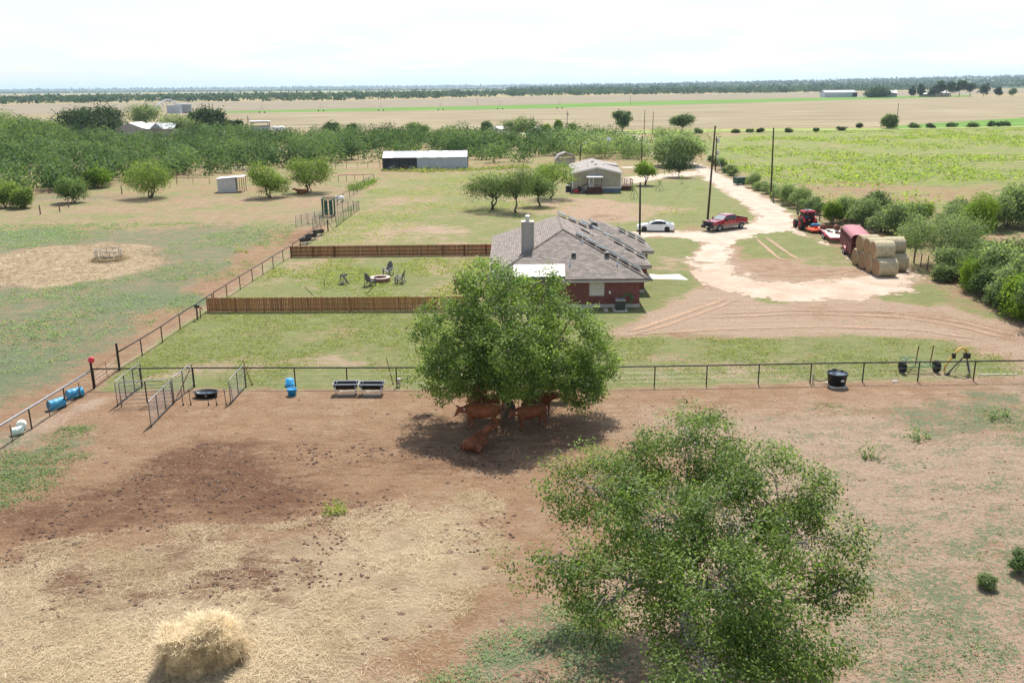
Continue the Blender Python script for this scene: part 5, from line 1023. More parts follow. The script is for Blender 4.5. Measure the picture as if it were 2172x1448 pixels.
# wooden picket fences
PK = MB().loft([[(-.066, 0, .02), (.066, 0, .02), (.066, .018, .02), (-.066, .018, .02)], [(-.066, 0, 1.20), (.066, 0, 1.20), (.066, .018, 1.20), (-.066, .018, 1.20)], [(-.036, 0, 1.235), (.036, 0, 1.235), (.036, .018, 1.235), (-.036, .018, 1.235)]]).mesh('picket')
def picket_fence(label, a, b, rails_front, seed, gate=None):
    A, B = G(*a), G(*b); d = B - A; n = int(d.length / .142); t = thing('wooden_fence', label, 'fence', A, math.atan2(d.y, d.x)); r = random.Random(seed)
    for i in range(n): add('picket', PK, M['cedar'], t, ((i + .5) * .142, r.uniform(-.004, .004), r.uniform(-.01, .012)), (0, r.uniform(-.008, .008), 0), (r.uniform(.9, 1.0), 1, r.uniform(.985, 1.012)))
    yr = -.045 if rails_front else .06
    for z in (.22, .62, 1.05): MB().box((d.length / 2, yr, z), (d.length, .04, .085)).build('rail', M['cedar_dark'], t)
    k = 0
    while k * 2.4 < d.length + .1: MB().box((min(k * 2.4, d.length), yr * 2, .62), (.09, .09, 1.24)).build('post', M['cedar_dark'], t); k += 1
    if gate:
        for x in gate: MB().tube([(x, yr * 1.9, .22), (x + 1.3, yr * 1.9, 1.05)] if x == gate[0] else [(x + 1.4, yr * 1.9, .22), (x + .1, yr * 1.9, 1.05)], .035, 4).build('gate_brace', M['cedar'], t)
    return t
picket_fence('near brown wooden picket fence left of the shade tree', (440, 662), (1010, 659), False, 3)
picket_fence('far brown wooden fence with rails and a braced gate', (618, 545.5), (1062, 541), True, 4, gate=(18.0, 19.5) if False else (15.4, 17.0))
for lab, x, y in (('lower brown faucet post on the pipe fence by the near wooden fence', 420, 677), ):
    simple('hydrant', 'dark water hydrant by the pipe fence near the wooden fence corner', 'hydrant', (426, 675), [('pipe', MB().tube([(0, 0, 0), (0, 0, .75), (.12, 0, .85), (.2, 0, .7)], .04, 6), 'black_steel'), ('handle', MB().box((-.05, 0, .92), (.3, .05, .06)), 'black_steel')])
simple('fence_box', 'dark box fixed on the pipe fence post by the wooden fence corner', 'box', (418, 678), [('box', MB().box((.1, -.02, 1.12), (.36, .2, .18)), 'black_steel'), ('bracket', MB().tube([(0, 0, .0), (0, 0, 1.05)], .03, 5), 'black_steel')])

# ------------------------------------------------------------------ stock panels and pen gear
def panel_gate(label, a, b, h=1.5, bars=6, m='pipe_grey', bent=True, zlo=.12, cat='gate', name='corral_panel', group=None, rust=False):
    A, B = G(*a), G(*b); d = B - A; t = thing(name, label, cat, A, math.atan2(d.y, d.x), group); w_ = d.length; r = .15
    pts = [(0, 0, zlo), (0, 0, h - r), (r * .3, 0, h - r * .3), (r, 0, h), (w_ - r, 0, h), (w_ - r * .3, 0, h - r * .3), (w_, 0, h - r), (w_, 0, zlo)]
    MB().tube(pts, .03, 6).build('frame', M[m], t, True)
    for k in range(bars): z = zlo + .04 + (h - zlo - .1) * (k / bars) ** .9; MB().tube([(.02, 0, z), (w_ - .02, 0, z)], .02, 5).build('bar', M[m], t)
    for x in ((w_ * .5,) if w_ < 3.2 else (w_ * .33, w_ * .67)): MB().box((x, 0, (h + zlo) / 2), (.07, .035, h - zlo)).build('upright', M['black_steel'], t)
    for x in (0, w_): MB().tube([(x, 0, 0), (x, 0, zlo)], .04, 5).build('foot', M['black_steel'], t)
    return t
K = 'stock panels'
panel_gate('grey tube panel at the back left of the small corral', (250, 862), (303, 818), 1.55)
panel_gate('grey tube panel across the front of the small corral', (258, 862), (368, 856), 1.5)
panel_gate('grey tube panel with a rusty brace at the right side of the corral', (370, 854), (411, 820.5), 1.55)
panel_gate('grey tube panel swung out towards the dirt at the corral front', (321, 906), (367, 858), 1.5)
panel_gate('grey tube panel standing alone right of the oval tub', (490, 857), (521, 822), 1.5)
simple('rusty_brace', 'rusty pipe leaning across the corral panel', 'pipe', (373, 848), [('pipe', MB().tube([(0, 0, 0), (.55, 1.3, 1.5)], .03, 6), 'rust')])
for i, (x, y, h) in enumerate(((389, 860, 1.0), (405, 859, 1.0), (443, 860, .95), (460, 860, .95), (480, 860, 1.0), (494, 852, 1.0))):
    simple('steel_stake', 'thin dark steel stake beside the oval tub, %s from the left' % ORD[i], 'post', (x, y), [('stake', MB().tube([(0, 0, -.05), (-.05, .02, h)], .022, 5), 'black_steel'), ('spade', MB().box((0, 0, .08), (.09, .012, .12)), 'black_steel')], group='steel stakes round the tub')
for lab, x, y, dxx, h in (('leaning steel post behind the panel right of the oval tub', 535, 817, -.45, 1.7), ('leaning steel post just left of the shade tree', 834, 815, -.35, 1.75)):
    simple('leaning_post', lab, 'post', (x, y), [('post', MB().tube([(0, 0, -.05), (dxx, 0, h)], .025, 5), 'rust'), ('spade', MB().box((0, 0, .05), (.1, .012, .14)), 'rust')])
for i, (x, y) in enumerate(((27, 938), (106, 883), (171, 844))):
    simple('t_post', 'yellow-topped steel post in the left pipe fence, %s from the left edge' % ORD[i], 'post', (x, y), [('post', MB().tube([(0, 0, -.05), (0, 0, 1.0)], .025, 5), 'rust'), ('tip', MB().tube([(0, 0, 1.0), (0, 0, 1.3)], .027, 5), 'tag')], group='yellow-topped posts')
def tub(mb_prof, n, sx=1, sy=1): return MB().lathe(mb_prof, n, sx=sx, sy=sy, caps=False)
t = thing('oval_tub', 'low black oval stock tub inside the small pen', 'tub', G(438, 841)); MB().lathe([(.02, .03), (.5, .03), (.55, .0), (.62, .30), (.66, .32), (.66, .345), (.60, .34), (.54, .06), (.02, .06)], 24, sx=1.15, sy=.72, caps=False).build('shell', M['plastic_black'], t, True); MB().lathe([(.57, .22), (.02, .221)], 24, sx=1.15, sy=.72).build('water', M['water'], t)
MB().box((.12, -.462, .2), (.12, .02, .05)).build('label', M['galv'], t)
for lab, x, y, inv in (('blue plastic bucket standing open in front of the pipe fence', 620, 838, False), ('blue plastic bucket turned upside down behind the pipe fence', 615, 817, True)):
    t = thing('blue_bucket', lab, 'bucket', G(x, y)); b_ = MB().lathe([(.02, .02), (.24, .0), (.28, .40), (.305, .41), (.305, .44), (.27, .44), (.23, .04), (.02, .04)], 20, caps=False).build('shell', M['plastic_blue'], t, True)
    if inv: b_.rotation_euler = (math.pi, 0, 0); b_.location = (0, 0, .44)
    MB().lathe([(.295, .33), (.295, .355)], 20).build('band', M['plastic_blue'], t, loc=(0, 0, 0) if not inv else (0, 0, -.24))
for i, (x, y) in enumerate(((735, 835), (790, 835.5))):
    t = thing('feed_trough', ['black feed trough on a steel stand, left of the pair', 'black feed trough on a steel stand, right of the pair'][i], 'trough', G(x, y), R(-2 if i else 1)); W_, D_ = 1.52, .72
    o = [[(-W_ / 2 + a, -D_ / 2 + a, z), (W_ / 2 - a, -D_ / 2 + a, z), (W_ / 2 - a, D_ / 2 - a, z), (-W_ / 2 + a, D_ / 2 - a, z)] for a, z in ((.14, .36), (.0, .70), (.04, .70), (.17, .39))]
    mb = MB(); mb.loft(o[:2], caps=False); mb.loft(o[1:3], caps=False); mb.loft(o[2:], caps=False); mb.quad(*o[3]); mb.quad(*o[0]); mb.build('basin', M['plastic_black'], t)
    r_ = .045; MB().tube([(-W_ / 2, -D_ / 2, .71), (W_ / 2, -D_ / 2, .71), (W_ / 2, D_ / 2, .71), (-W_ / 2, D_ / 2, .71), (-W_ / 2, -D_ / 2, .71)], .035, 6).build('rim', M['alu'], t)
    for s in (-1, 1): y_ = s * D_ * .42; MB().tube([(-W_ * .40, y_, .7), (-W_ * .40, y_ * 1.05, .22), (-W_ * .33, y_ * 1.1, .05), (-W_ * .27, y_ * 1.1, .03), (W_ * .27, y_ * 1.1, .03), (W_ * .33, y_ * 1.1, .05), (W_ * .40, y_ * 1.05, .22), (W_ * .40, y_, .7)], .028, 6).build('stand', M['alu'], t, True)
t = thing('stock_tank', 'round black stock tank full of water at the pipe fence', 'water tank', G(1774, 818)); MB().box((0, 0, .05), (1.0, 1.0, .1)).build('base', M['concrete'], t)
MB().lathe([(.02, .1), (.52, .1), (.60, .80), (.635, .82), (.635, .87), (.58, .87), (.5, .14), (.02, .14)], 26, caps=False).build('shell', M['plastic_black'], t, True); MB().lathe([(.57, .78), (.02, .781)], 24).build('water', M['water'], t); MB().box((-.05, .42, .93), (.2, .16, .1)).build('float_valve', M['plastic_black'], t); MB().box((.14, -.565, .5), (.19, .03, .09)).build('label', M['tag'], t)
simple('water_hydrant', 'grey hydrant with a black hose feeding the stock tank', 'hydrant', (1721, 813), [('pipe', MB().tube([(.08, 0, 0), (.08, 0, .6), (.16, 0, .7)], .045, 6), 'galv'), ('hose', MB().tube([(.1, -.05, .25), (.5, -.1, .18), (1.0, -.1, .3)], .025, 5), 'plastic_black')])
simple('hydrant_box', 'grey gadget strapped to the fence post left of the shade tree', 'box', (845, 820), [('box', MB().box((.05, 0, .35), (.2, .15, .4)), 'galv'), ('pipe', MB().tube([(.1, 0, 0), (.1, 0, .5)], .03, 5), 'black_steel')])
def barrel(name, label, px, m, rz, ln=.9, r=.30, inside='skirting'):
    p = G(*px); t = thing(name, label, 'barrel', (p.x, p.y, 0), rz)
    prof = [(r * .96, -ln / 2), (r, -ln / 2 + .06), (r, -ln * .18), (r * 1.03, -ln * .16), (r, -ln * .14), (r, ln * .14), (r * 1.03, ln * .16), (r, ln * .18), (r, ln / 2 - .06), (r * .96, ln / 2)]
    MB().lathe(prof, 20, (0, 0, r), 'X', caps=False).build('shell', M[m], t, True)
    MB().lathe([(r * .95, -ln / 2 + .03), (.02, -ln / 2 + .032)], 20, (0, 0, r), 'X', caps=False).build('bottom', M[m], t); MB().lathe([(r * .95, ln / 2 - .03), (.02, ln / 2 - .03)], 20, (0, 0, r), 'X', caps=False).build('lid', M[m], t)
    return t
M['barrel_plastic'] = mat('barrel_blue', (.035, .27, .46, 1), .45, var=.15, scale=2)  # blue plastic of the lying barrels, tone varied by noise
barrel('blue_barrel', 'blue plastic barrel lying nearest the left edge by the pipe fence', (121, 866), 'barrel_plastic', R(58))
barrel('blue_barrel', 'blue plastic barrel lying nearer the tall corner post', (160, 843), 'barrel_plastic', R(52))
t = barrel('pale_bucket', 'pale green bucket lying by the left pipe fence', (39, 921), 'pail', R(40), .55, .22); barrel('pale_bucket', 'pale round bucket tipped behind the pale green bucket', (47, 910), 'white', R(110), .35, .26)
# cattle chute and its panels
p = G(698, 457); t = thing('cattle_chute', 'dark green steel cattle squeeze chute among the tube panels', 'cattle chute', p, R(8))
for y in (-1.15, 1.15):
    for x in (-.85, .85): MB().box((x, y, 1.25), (.12, .12, 2.5)).build('column', M['green_steel'], t)
    MB().box((0, y, 2.5), (1.9, .14, .14)).build('beam', M['green_steel'], t)
for s in (-1, 1):
    MB().box((s * .85, 0, .6), (.06, 2.2, 1.1)).build('side_panel', M['green_steel'], t); MB().box((s * .85, 0, 2.5), (.12, 2.3, .12)).build('top_rail', M['green_steel'], t)
    for k in range(6): MB().box((s * .85, -.95 + k * .38, 1.75), (.05, .06, 1.3)).build('drop_bar', M['green_steel'], t)
MB().box((-.3, -1.2, 1.3), (.5, .08, 2.1)).build('head_gate', M['green_steel'], t); MB().box((.4, -1.2, 1.3), (.5, .08, 2.1)).build('head_gate', M['green_steel'], t); MB().tube([(.9, -.6, 2.5), (1.5, -.8, 2.9)], .05, 5).build('lever', M['green_steel'], t)
for i, (a, b, h, lab) in enumerate((((628, 482), (652, 476), 1.5, 'left grey tube panel of the chute pen'), ((654, 475), (682, 470), 1.5, 'second grey tube panel of the chute pen, left of the chute'), ((664, 486), (685, 472), 1.5, 'slanting dark tube panel in front of the chute'), ((688, 478), (712, 470), 1.55, 'green tube panel right below the chute'), ((714, 482), (728, 470), 1.5, 'dark tube panel right of the green one'), ((730, 468), (744, 459), 1.5, 'tube panel nearest the lawn in the chute pen'), ((746, 457), (762, 446), 1.5, 'tube panel at the far right corner of the chute pen'), ((716, 452), (738, 447), 1.6, 'tube panel behind the chute'), ((740, 447), (760, 446), 1.6, 'tube panel at the back right of the chute pen'))):
    panel_gate(lab, a, b, h, 6, m='pipe_grey' if i in (0, 1, 8, 7) else 'green_steel')
t = thing('propane_tank', 'white horizontal propane tank by the pipe fence above the chute', 'tank', G(721, 428)); MB().lathe([(.05, -.75), (.25, -.7), (.36, -.55), (.36, .55), (.25, .7), (.05, .75)], 14, (0, 0, .62), 'X').build('shell', M['white'], t, True)
for x in (-.4, .4): MB().box((x, 0, .14), (.12, .5, .28)).build('foot', M['rust'], t)
MB().lathe([(.12, .95), (.12, 1.05), (.03, 1.08)], 10).build('dome', M['white'], t)
for i, (x, y) in enumerate(((648, 517), (660, 509), (676, 500))):
    t = thing('black_trough', 'black trough along the pipe fence below the chute, %s from the wooden fence' % ORD[i], 'trough', G(x, y), R(52)); W_, D_ = 1.5, .7
    o = [[(-W_ / 2 + a, -D_ / 2 + a, z), (W_ / 2 - a, -D_ / 2 + a, z), (W_ / 2 - a, D_ / 2 - a, z), (-W_ / 2 + a, D_ / 2 - a, z)] for a, z in ((.12, .3), (.0, .72), (.05, .72), (.15, .34))]
    mb = MB(); mb.loft(o[:2], caps=False); mb.loft(o[1:3], caps=False); mb.loft(o[2:], caps=False); mb.quad(*o[3]); mb.build('basin', M['plastic_black'], t)
    for s in (-1, 1): MB().tube([(-.6, s * .3, .3), (-.6, s * .33, .02), (.6, s * .33, .02), (.6, s * .3, .3)], .03, 5).build('stand', M['galv'], t)
simple('post_brace', 'dark brace post leaning by the pipe fence below the chute', 'post', (696, 492), [('post', MB().tube([(0, 0, -.05), (0, 0, 1.6)], .08, 6), 'black_steel'), ('brace', MB().tube([(0, 0, 1.35), (1.1, -.5, 0)], .03, 5), 'black_steel')])
# ring feeder with hay
t = thing('hay_ring', 'round pipe bale feeder standing in scattered straw in the left paddock', 'hay feeder', G(231, 551)); rr = 1.33
for z in (.55, 1.1): MB().tube([(rr * math.cos(a), rr * math.sin(a), z) for a in [k * math.pi / 12 for k in range(25)]], .035, 5).build('hoop', M['pipe_grey'], t, True)
for k in range(12): a = k * math.pi / 6; MB().tube([(rr * math.cos(a), rr * math.sin(a), 0), (rr * math.cos(a), rr * math.sin(a), 1.1)], .028, 5).build('upright', M['pipe_grey'], t)
rng = np.random.default_rng(77)
def straw_blades(rng, P, ln, wd, up=.25):
    n = len(P); a = rng.normal(size=(n, 3)); a[:, 2] = np.abs(a[:, 2]) * up; a /= np.linalg.norm(a, axis=1)[:, None]; b = np.cross(a, rng.normal(size=(n, 3)) * .4 + np.array([0, 0, 1])); b /= np.linalg.norm(b, axis=1)[:, None] + 1e-6
    l = (ln * rng.uniform(.5, 1.4, n))[:, None]; w_ = wd * rng.uniform(.6, 1.3, n)[:, None]; return np.stack([P - b * w_ / 2, P + a * l - b * w_ * .3, P + a * l + b * w_ * .3, P + b * w_ / 2], 1)
ang = rng.uniform(0, 6.28, 2600); rad = rng.normal(1.45, .28, 2600); P = np.stack([rad * np.cos(ang), rad * np.sin(ang), np.abs(rng.normal(0, .1, 2600)) * np.clip(1.9 - rad, .1, 1)], -1) + np.array([t.location.x, t.location.y, .02])
L(add('hay_litter', quads_mesh('hay_litter', straw_blades(rng, P, .4, .05), 4, np.clip(rng.normal(.15, .2, 2600), 0, 1)), M['straw']), 'dark matted hay trampled round the ring feeder', 'hay', kind='stuff')

# ------------------------------------------------------------------ fire pit and garden chairs
fp = G(807, 597); t = thing('fire_pit', 'round brick fire pit with pale cap stones in the back yard', 'fire pit', fp); bk = MB().box((0, 0, 0), (.33, .22, .125)).mesh('block'); cpm = MB().box((0, 0, 0), (.36, .30, .06)).mesh('cap_stone')
for c in range(3):
    for k in range(15): a = (k + .5 * c) * 2 * math.pi / 15; add('block', bk, M['firebrick'], t, (.80 * math.cos(a), .80 * math.sin(a), .065 + c * .13), (0, 0, a + math.pi / 2))
for k in range(15): a = k * 2 * math.pi / 15 + .1; add('cap_stone', cpm, M['capstone'], t, (.80 * math.cos(a), .80 * math.sin(a), .42), (0, 0, a + math.pi / 2))
MB().lathe([(.70, .1), (.02, .12)], 18).build('ash_bed', M['ash'], t)
def adirondack(label, px, rz, fallen=False):
    t = thing('garden_chair', label, 'chair', G(*px), rz, 'chairs round the fire pit'); k = 1.12; par = t
    # local +x is the way the sitter faces
    for i in range(5): y = -.22 + i * .11; a = MB().box((0, 0, 0), (.5, .1, .02)).build('seat_slat', M['chair_grey'], t, loc=(.10, y, .36), rot=(0, R(10), 0))
    for i in range(5):
        y = -.2 + i * .1; h = .78 - abs(i - 2) ** 2 * .045; MB().box((0, 0, h / 2), (.02, .092, h)).build('back_slat', M['chair_grey'], t, loc=(-.14, y, .33), rot=(0, R(-20), R(0)))
    for s in (-1, 1):
        MB().box((.06, s * .33, .56), (.66, .13, .025)).build('armrest', M['chair_grey'], t)
        MB().box((.30, s * .28, .28), (.09, .05, .56)).build('front_leg', M['chair_grey'], t)
        MB().tube([(.30, s * .25, .36), (-.42, s * .25, .03)], .035, 4).build('rear_leg', M['chair_grey'], t); MB().tube([(-.22, s * .3, .55), (-.30, s * .28, .1)], .025, 4).build('arm_post', M['chair_grey'], t)
    MB().box((-.30, 0, .62), (.03, .52, .06)).build('back_rail', M['chair_grey'], t); t.scale = (1.25,) * 3
    if fallen: t.rotation_euler = (0, R(-97), rz); t.location.z = .52
    return t
adirondack('grey garden chair behind the fire pit facing the camera', (824, 583), R(-115)); adirondack('grey garden chair right of the fire pit seen from its side', (849, 600), R(170)); adirondack('grey garden chair left of the fire pit with its back to the camera', (785, 606), R(55)); adirondack('grey garden chair tipped over on the grass left of the pit', (739, 602), R(10), True)
gr = thing('smoker_grill', 'small rusty barrel smoker on a stand left of the shade tree', 'grill', G(973, 620)); MB().lathe([(.03, -.42), (.25, -.40), (.27, -.3), (.27, .3), (.25, .40), (.03, .42)], 14, (0, 0, .95), 'X').build('drum', M['rust'], gr, True)
for x in (-.25, .25):
    for y in (-.18, .18): MB().tube([(x * 1.2, y * 1.2, 0), (x, y, .8)], .025, 5).build('leg', M['black_steel'], gr)
MB().tube([(.3, 0, 1.15), (.3, 0, 1.6)], .05, 6).build('stack', M['black_steel'], gr)
for lab, x, y, d in (('short dark stake in the back yard left of the tipped chair', 689, 609, 0), ('dark stick leaning behind the near wooden fence, left one', 664, 626, -.7), ('dark stick leaning behind the near wooden fence, right one', 775, 626, .7)):
    simple('yard_stake', lab, 'stake', (x, y), [('stake', MB().tube([(0, 0, -.03), (d, 0, .75)], .03, 5), 'black_steel'), ('foot', MB().box((0, 0, .01), (.1, .1, .02)), 'black_steel')])

# ------------------------------------------------------------------ utility poles
def pole(label, bx, by, top_x, top_y, r=.15, m='creosote', lamp=None, can=None, name='utility_pole', arm=False):
    b = G(bx, by); h = HT(bx, top_y, b); d = ray(top_x, top_y); tt = b.y / d[1]; lx = d[0] * tt - b.x
    t = thing(name, label, 'pole', b); MB().tube([(0, 0, -.1), (lx * .5, 0, h * .5), (lx, 0, h)], [r, r * .85, r * .7], 8).build('post', M[m], t, True); MB().lathe([(r * .75, h), (r * .5, h + .06)], 8, (lx, 0, 0)).build('top', M[m], t)
    if lamp: MB().tube([(lx, 0, h - .5), (lx + .6, -.1, h - .3), (lx + 1.0, -.1, h - .35)], .04, 5).build('lamp_arm', M['galv'], t); MB().lathe([(.18, -.15), (.2, 0), (.08, .15)], 10, (lx + 1.05, -.1, h - .45)).build('lamp', M['lamp'], t)
    if can:
        for z in can: c_ = MB().lathe([(.26, 0), (.28, .05), (.28, .85), (.2, .95)], 12, (lx * z + .38, -.1, h * z)).build('transformer', M['galv'], t); MB().tube([(lx * z + .38, -.1, h * z + .95), (lx * z + .38, -.1, h * z + 1.15)], .05, 6).build('bushing', M['white'], c_)
    if arm: MB().box((lx, 0, h - .35), (1.6, .1, .12)).build('crossarm', M[m], t)
    return t, h, lx
pole('tall straight utility pole at the edge of the weedy field', 1635, 419, 1641, 272, .16)
pole('tall leaning utility pole behind the red pickup', 1501, 465, 1517, 268, .16)
pole('utility pole with transformer beside the driveway bend', 1517, 362, 1520, 290, .16, can=(.45, .82))
pole('near black pole rising behind the brick house roof', 1357, 499, 1358, 388, .14, m='black_steel')
for lab, bx, by, tx, ty, kw in (('dark pole with a lamp rising over the mesquites right of the mobile home', 1361, 345, 1362, 289, dict(lamp=1)), ('pole rising behind the mobile home roof', 1230, 345, 1233, 299, dict(lamp=1)), ('pole with a transformer by the far road', 1203, 282, 1203, 236, dict(can=(.8,))), ('short dark pole left of the bright bush by the far road', 1132, 282, 1132, 247, {}), ('thin far pole right of the lone tree, left of two', 1366, 281, 1368, 233, {}), ('thin far pole right of the lone tree, right of two', 1384, 283, 1386, 237, {}), ('leaning pole behind the pale tree across the field', 1901, 271, 1906, 220, {}), ('far pole with a small box by the raised-roof shed', 527, 283, 525, 246, dict(can=(.75,))), ('thin far pole standing in the middle of the tan field', 1013, 223, 1013, 208, {}), ('thin far pole on the green strip above the lone tree', 1337, 222, 1337, 201, {}), ('lamp post below the dark live oak', 457, 290, 457, 257, dict(lamp=1))): pole(lab, bx, by, tx, ty, .15, **kw)
def wire(name, label, pts, sag, r=.012, m='black_steel'):
    out = []
    for a, b in zip(pts[:-1], pts[1:]):
        for k in range(13): t = k / 12; p = Vector(a).lerp(Vector(b), t); p.z -= sag * math.sin(math.pi * t); out.append(p)
    o = MB().tube(out, r, 4).build(name, M[m]); return L(o, label, 'wire')
pA = G(1635, 419); pB = G(1501, 465); pC = G(1517, 362); pD = G(1357, 499); pE = G(1361, 345)
wire('guy_wire', 'thin pale guy wire slanting down from the transformer pole', [(pC.x, pC.y, 6.0), tuple(G(1467, 384))], 0, .03, 'galv')
wire('power_line', 'power line sagging from the near black pole across the lawn', [(pD.x, pD.y, 6.2), tuple(G(1467, 384) + Vector((0, 0, 1.2)))], 1.6, .02)
wire('guy_wire', 'pale guy wire on the field side of the transformer pole', [(pC.x, pC.y, 3.5), tuple(G(1535, 369))], 0, .03, 'galv')
t = thing('dumpster', 'dark green dumpster at the edge of the driveway', 'dumpster', G(1567, 392), R(20)); MB().box((0, 0, .75), (1.6, 1.3, 1.1), taper=(1.1, 1.15)).build('bin', M['green_steel'], t); MB().box((0, 0, 1.35), (1.85, 1.55, .08)).build('lid', M['plastic_black'], t)
for x in (-.6, .6): MB().lathe([(.1, -.1), (.1, .1)], 8, (x, -.5, .1), 'Y').build('caster', M['tyre'], t)
MB().box((.85, 0, .9), (.12, .9, .15)).build('lift_pocket', M['green_steel'], t)
for lab, x, y in (('short post standing alone left of the tall huisache', 127, 449), ('short leafy stump post near the left pale trees', 86, 455), ('thin short post in front of the tall huisache', 146, 440), ('thin fence post in front of the thicket by the dark bush', 259, 412)):
    simple('short_post', lab, 'post', (x, y), [('post', MB().tube([(0, 0, -.05), (0, 0, 1.4)], [.1, .08], 6), 'bark'), ('collar', MB().lathe([(.11, .9), (.11, .95)], 6), 'rust')])
t = thing('garden_rope', 'red rope strung along the far wooden fence by the house', 'rope', G(1020, 541.3)); MB().tube([(0, -.14, 1.05), (1.0, -.14, .98), (2.0, -.14, 1.08)], .03, 5).build('strand', M['plastic_red'], t)
# ------------------------------------------------------------------ vehicles
def wheel(parent, x, y, r, w_, rim='rim', hub=.6, n=20, name='wheel'):
    s = 1 if y > 0 else -1
    ty = MB().lathe([(r * .62, -w_ / 2), (r * .93, -w_ / 2), (r, -w_ * .36), (r, w_ * .36), (r * .93, w_ / 2), (r * .62, w_ / 2)], n, (0, 0, 0), 'Y').build(name, M['tyre'], parent, True, loc=(x, y, r))
    MB().lathe([(r * hub, s * w_ * .515), (r * hub * .9, s * w_ * .53), (r * hub * .45, s * w_ * .47), (r * .14, s * w_ * .53), (.01, s * w_ * .53)], 14, (0, 0, 0), 'Y', caps=False).build('rim', M[rim], ty)
    for k in range(6): a = k * math.pi / 3; MB().tube([(r * .12 * math.cos(a), s * w_ * .53, r * .12 * math.sin(a)), (r * hub * .9 * math.cos(a), s * w_ * .545, r * hub * .9 * math.sin(a))], r * .06, 4).build('spoke', M[rim], ty)
    return ty
def shell(prof, wfun, n_side=1):
    """side profile (x, z) swept across the width; wfun(x, z) gives the half width"""
    L_ = [(x, wfun(x, z), z) for x, z in prof]; R_ = [(x, -wfun(x, z), z) for x, z in prof]
    mb = MB(); mb.loft([R_, L_]); return mb
# pickup
f_, r_ = G(1522.7, 491.8), G(1574.5, 484.6); d = (f_ - r_); ang = math.atan2(d.y, d.x); nrm = Vector((-math.sin(ang), math.cos(ang), 0)); 
if nrm.y < 0: nrm = -nrm
mid = (f_ + r_) / 2 + nrm * .9
pk = thing('pickup_truck', 'red crew-cab pickup with black grille guard parked on the driveway', 'pickup', mid, ang)
def arch(xc, r, z0, n=7): return [(xc + r * math.cos(t), .40 + r * math.sin(t)) for t in [math.pi * k / n for k in range(n + 1)]]
lowp = [(3.05, .55), (3.1, .80), (-3.0, .80), (-3.0, .55), (-2.75, .52)] + arch(-1.98, .50, .4)[::-1] + [(-1.4, .45), (1.55, .45)] + arch(2.05, .50, .4)[::-1] + [(2.6, .52)]
def pw(x, z): return .98 - .10 * max(0, (x - 2.3)) ** 2 - (.02 if z < .6 else 0)
shell([(x, z) for x, z in lowp], pw).build('lower_body', M['tan_paint'], pk)
shell([(3.08, .805), (3.12, 1.05), (3.05, 1.22), (2.9, 1.28), (1.6, 1.36), (1.35, 1.38), (1.35, .805)], lambda x, z: .97 - .10 * max(0, (x - 2.3)) ** 2 - (.05 if z > 1.2 else 0)).build('hood', M['red_paint'], pk)
shell([(1.35, .805), (1.35, 1.38), (-1.15, 1.38), (-1.15, .805)], lambda x, z: .985).build('door_panels', M['red_paint'], pk)
# greenhouse
mb = MB(); b_ = [(1.45, .93, 1.385), (1.45, -.93, 1.385), (-1.12, -.93, 1.385), (-1.12, .93, 1.385)]; tp = [(.60, .76, 1.90), (.60, -.76, 1.90), (-.95, -.78, 1.92), (-.95, .78, 1.92)]
mb.loft([b_, tp]).build('cab', M['red_paint'], pk); MB().loft([[(.63, .78, 1.905), (.63, -.78, 1.905), (-.98, -.80, 1.925), (-.98, .80, 1.925)], [(.5, .70, 1.97), (.5, -.70, 1.97), (-.85, -.72, 1.98), (-.85, .72, 1.98)]]).build('cab_roof', M['red_paint'], pk)
def lerp3(a, b, t): return Vector(a).lerp(Vector(b), t)
def inset_quad(q, i, off):
    c = sum((Vector(p) for p in q), Vector()) / 4; n = (Vector(q[1]) - Vector(q[0])).cross(Vector(q[2]) - Vector(q[0])).normalized()
    if n.dot(c - Vector((0, 0, 1.2))) < 0: n = -n
    return [lerp3(p, c, i) + n * off for p in q]
MB().quad(*inset_quad([b_[0], b_[1], tp[1], tp[0]], .1, .012)).build('windshield', M['glass'], pk); MB().quad(*inset_quad([b_[2], b_[3], tp[3], tp[2]], .14, .012)).build('rear_window', M['dark_glass'], pk)
for s in (1, -1):
    y0, y1 = s * .945, s * .80
    MB().quad((1.15, y0, 1.41), (.30, y0 * 1.0, 1.41), (.30, y1, 1.86), (.62, y1, 1.86)).build('front_window', M['dark_glass'], pk); MB().quad((.20, y0, 1.41), (-.98, y0, 1.41), (-.85, y1, 1.87), (.20, y1, 1.86)).build('side_window', M['dark_glass'], pk)
    mi = MB().box((1.05, s * 1.16, 1.42), (.14, .26, .30)).build('mirror', M['plastic_black'], pk); MB().tube([(1.05, s * .95, 1.35), (1.05, s * 1.1, 1.36)], .03, 5).build('mirror_arm', M['plastic_black'], mi)
    for x in (.12, -.75): MB().box((x, s * .995, 1.22), (.18, .03, .04)).build('door_handle', M['alu'], pk)
    for x in (.25, -1.14, 1.33): MB().box((x, s * .984, 1.08), (.02, .012, .56)).build('door_gap', M['plastic_black'], pk)
    MB().box((.1, s * 1.04, .47), (2.7, .18, .06)).build('running_board', M['alu'], pk)
    MB().box((3.06, s * .70, 1.02), (.10, .36, .24)).build('headlight', M['lamp'], pk); MB().box((-3.08, s * .90, 1.12), (.05, .14, .42)).build('tail_light', M['tail'], pk)
    # bed side
    MB().prism([(-1.2, .805), (-1.2, 1.40), (-3.08, 1.40), (-3.08, .805)], s * .90, s * .985).build('bed_side', M['red_paint'], pk)
    for xc in (2.05, -1.98): MB().tube([(xc + .56 * math.cos(t), s * .985, .40 + .56 * math.sin(t)) for t in [math.pi * k / 8 for k in range(9)]], .05, 5).build('fender_flare', M['tan_paint'], pk)
    MB().box((-2.15, s * .945, 1.415), (1.85, .09, .03)).build('bed_cap', M['plastic_black'], pk)
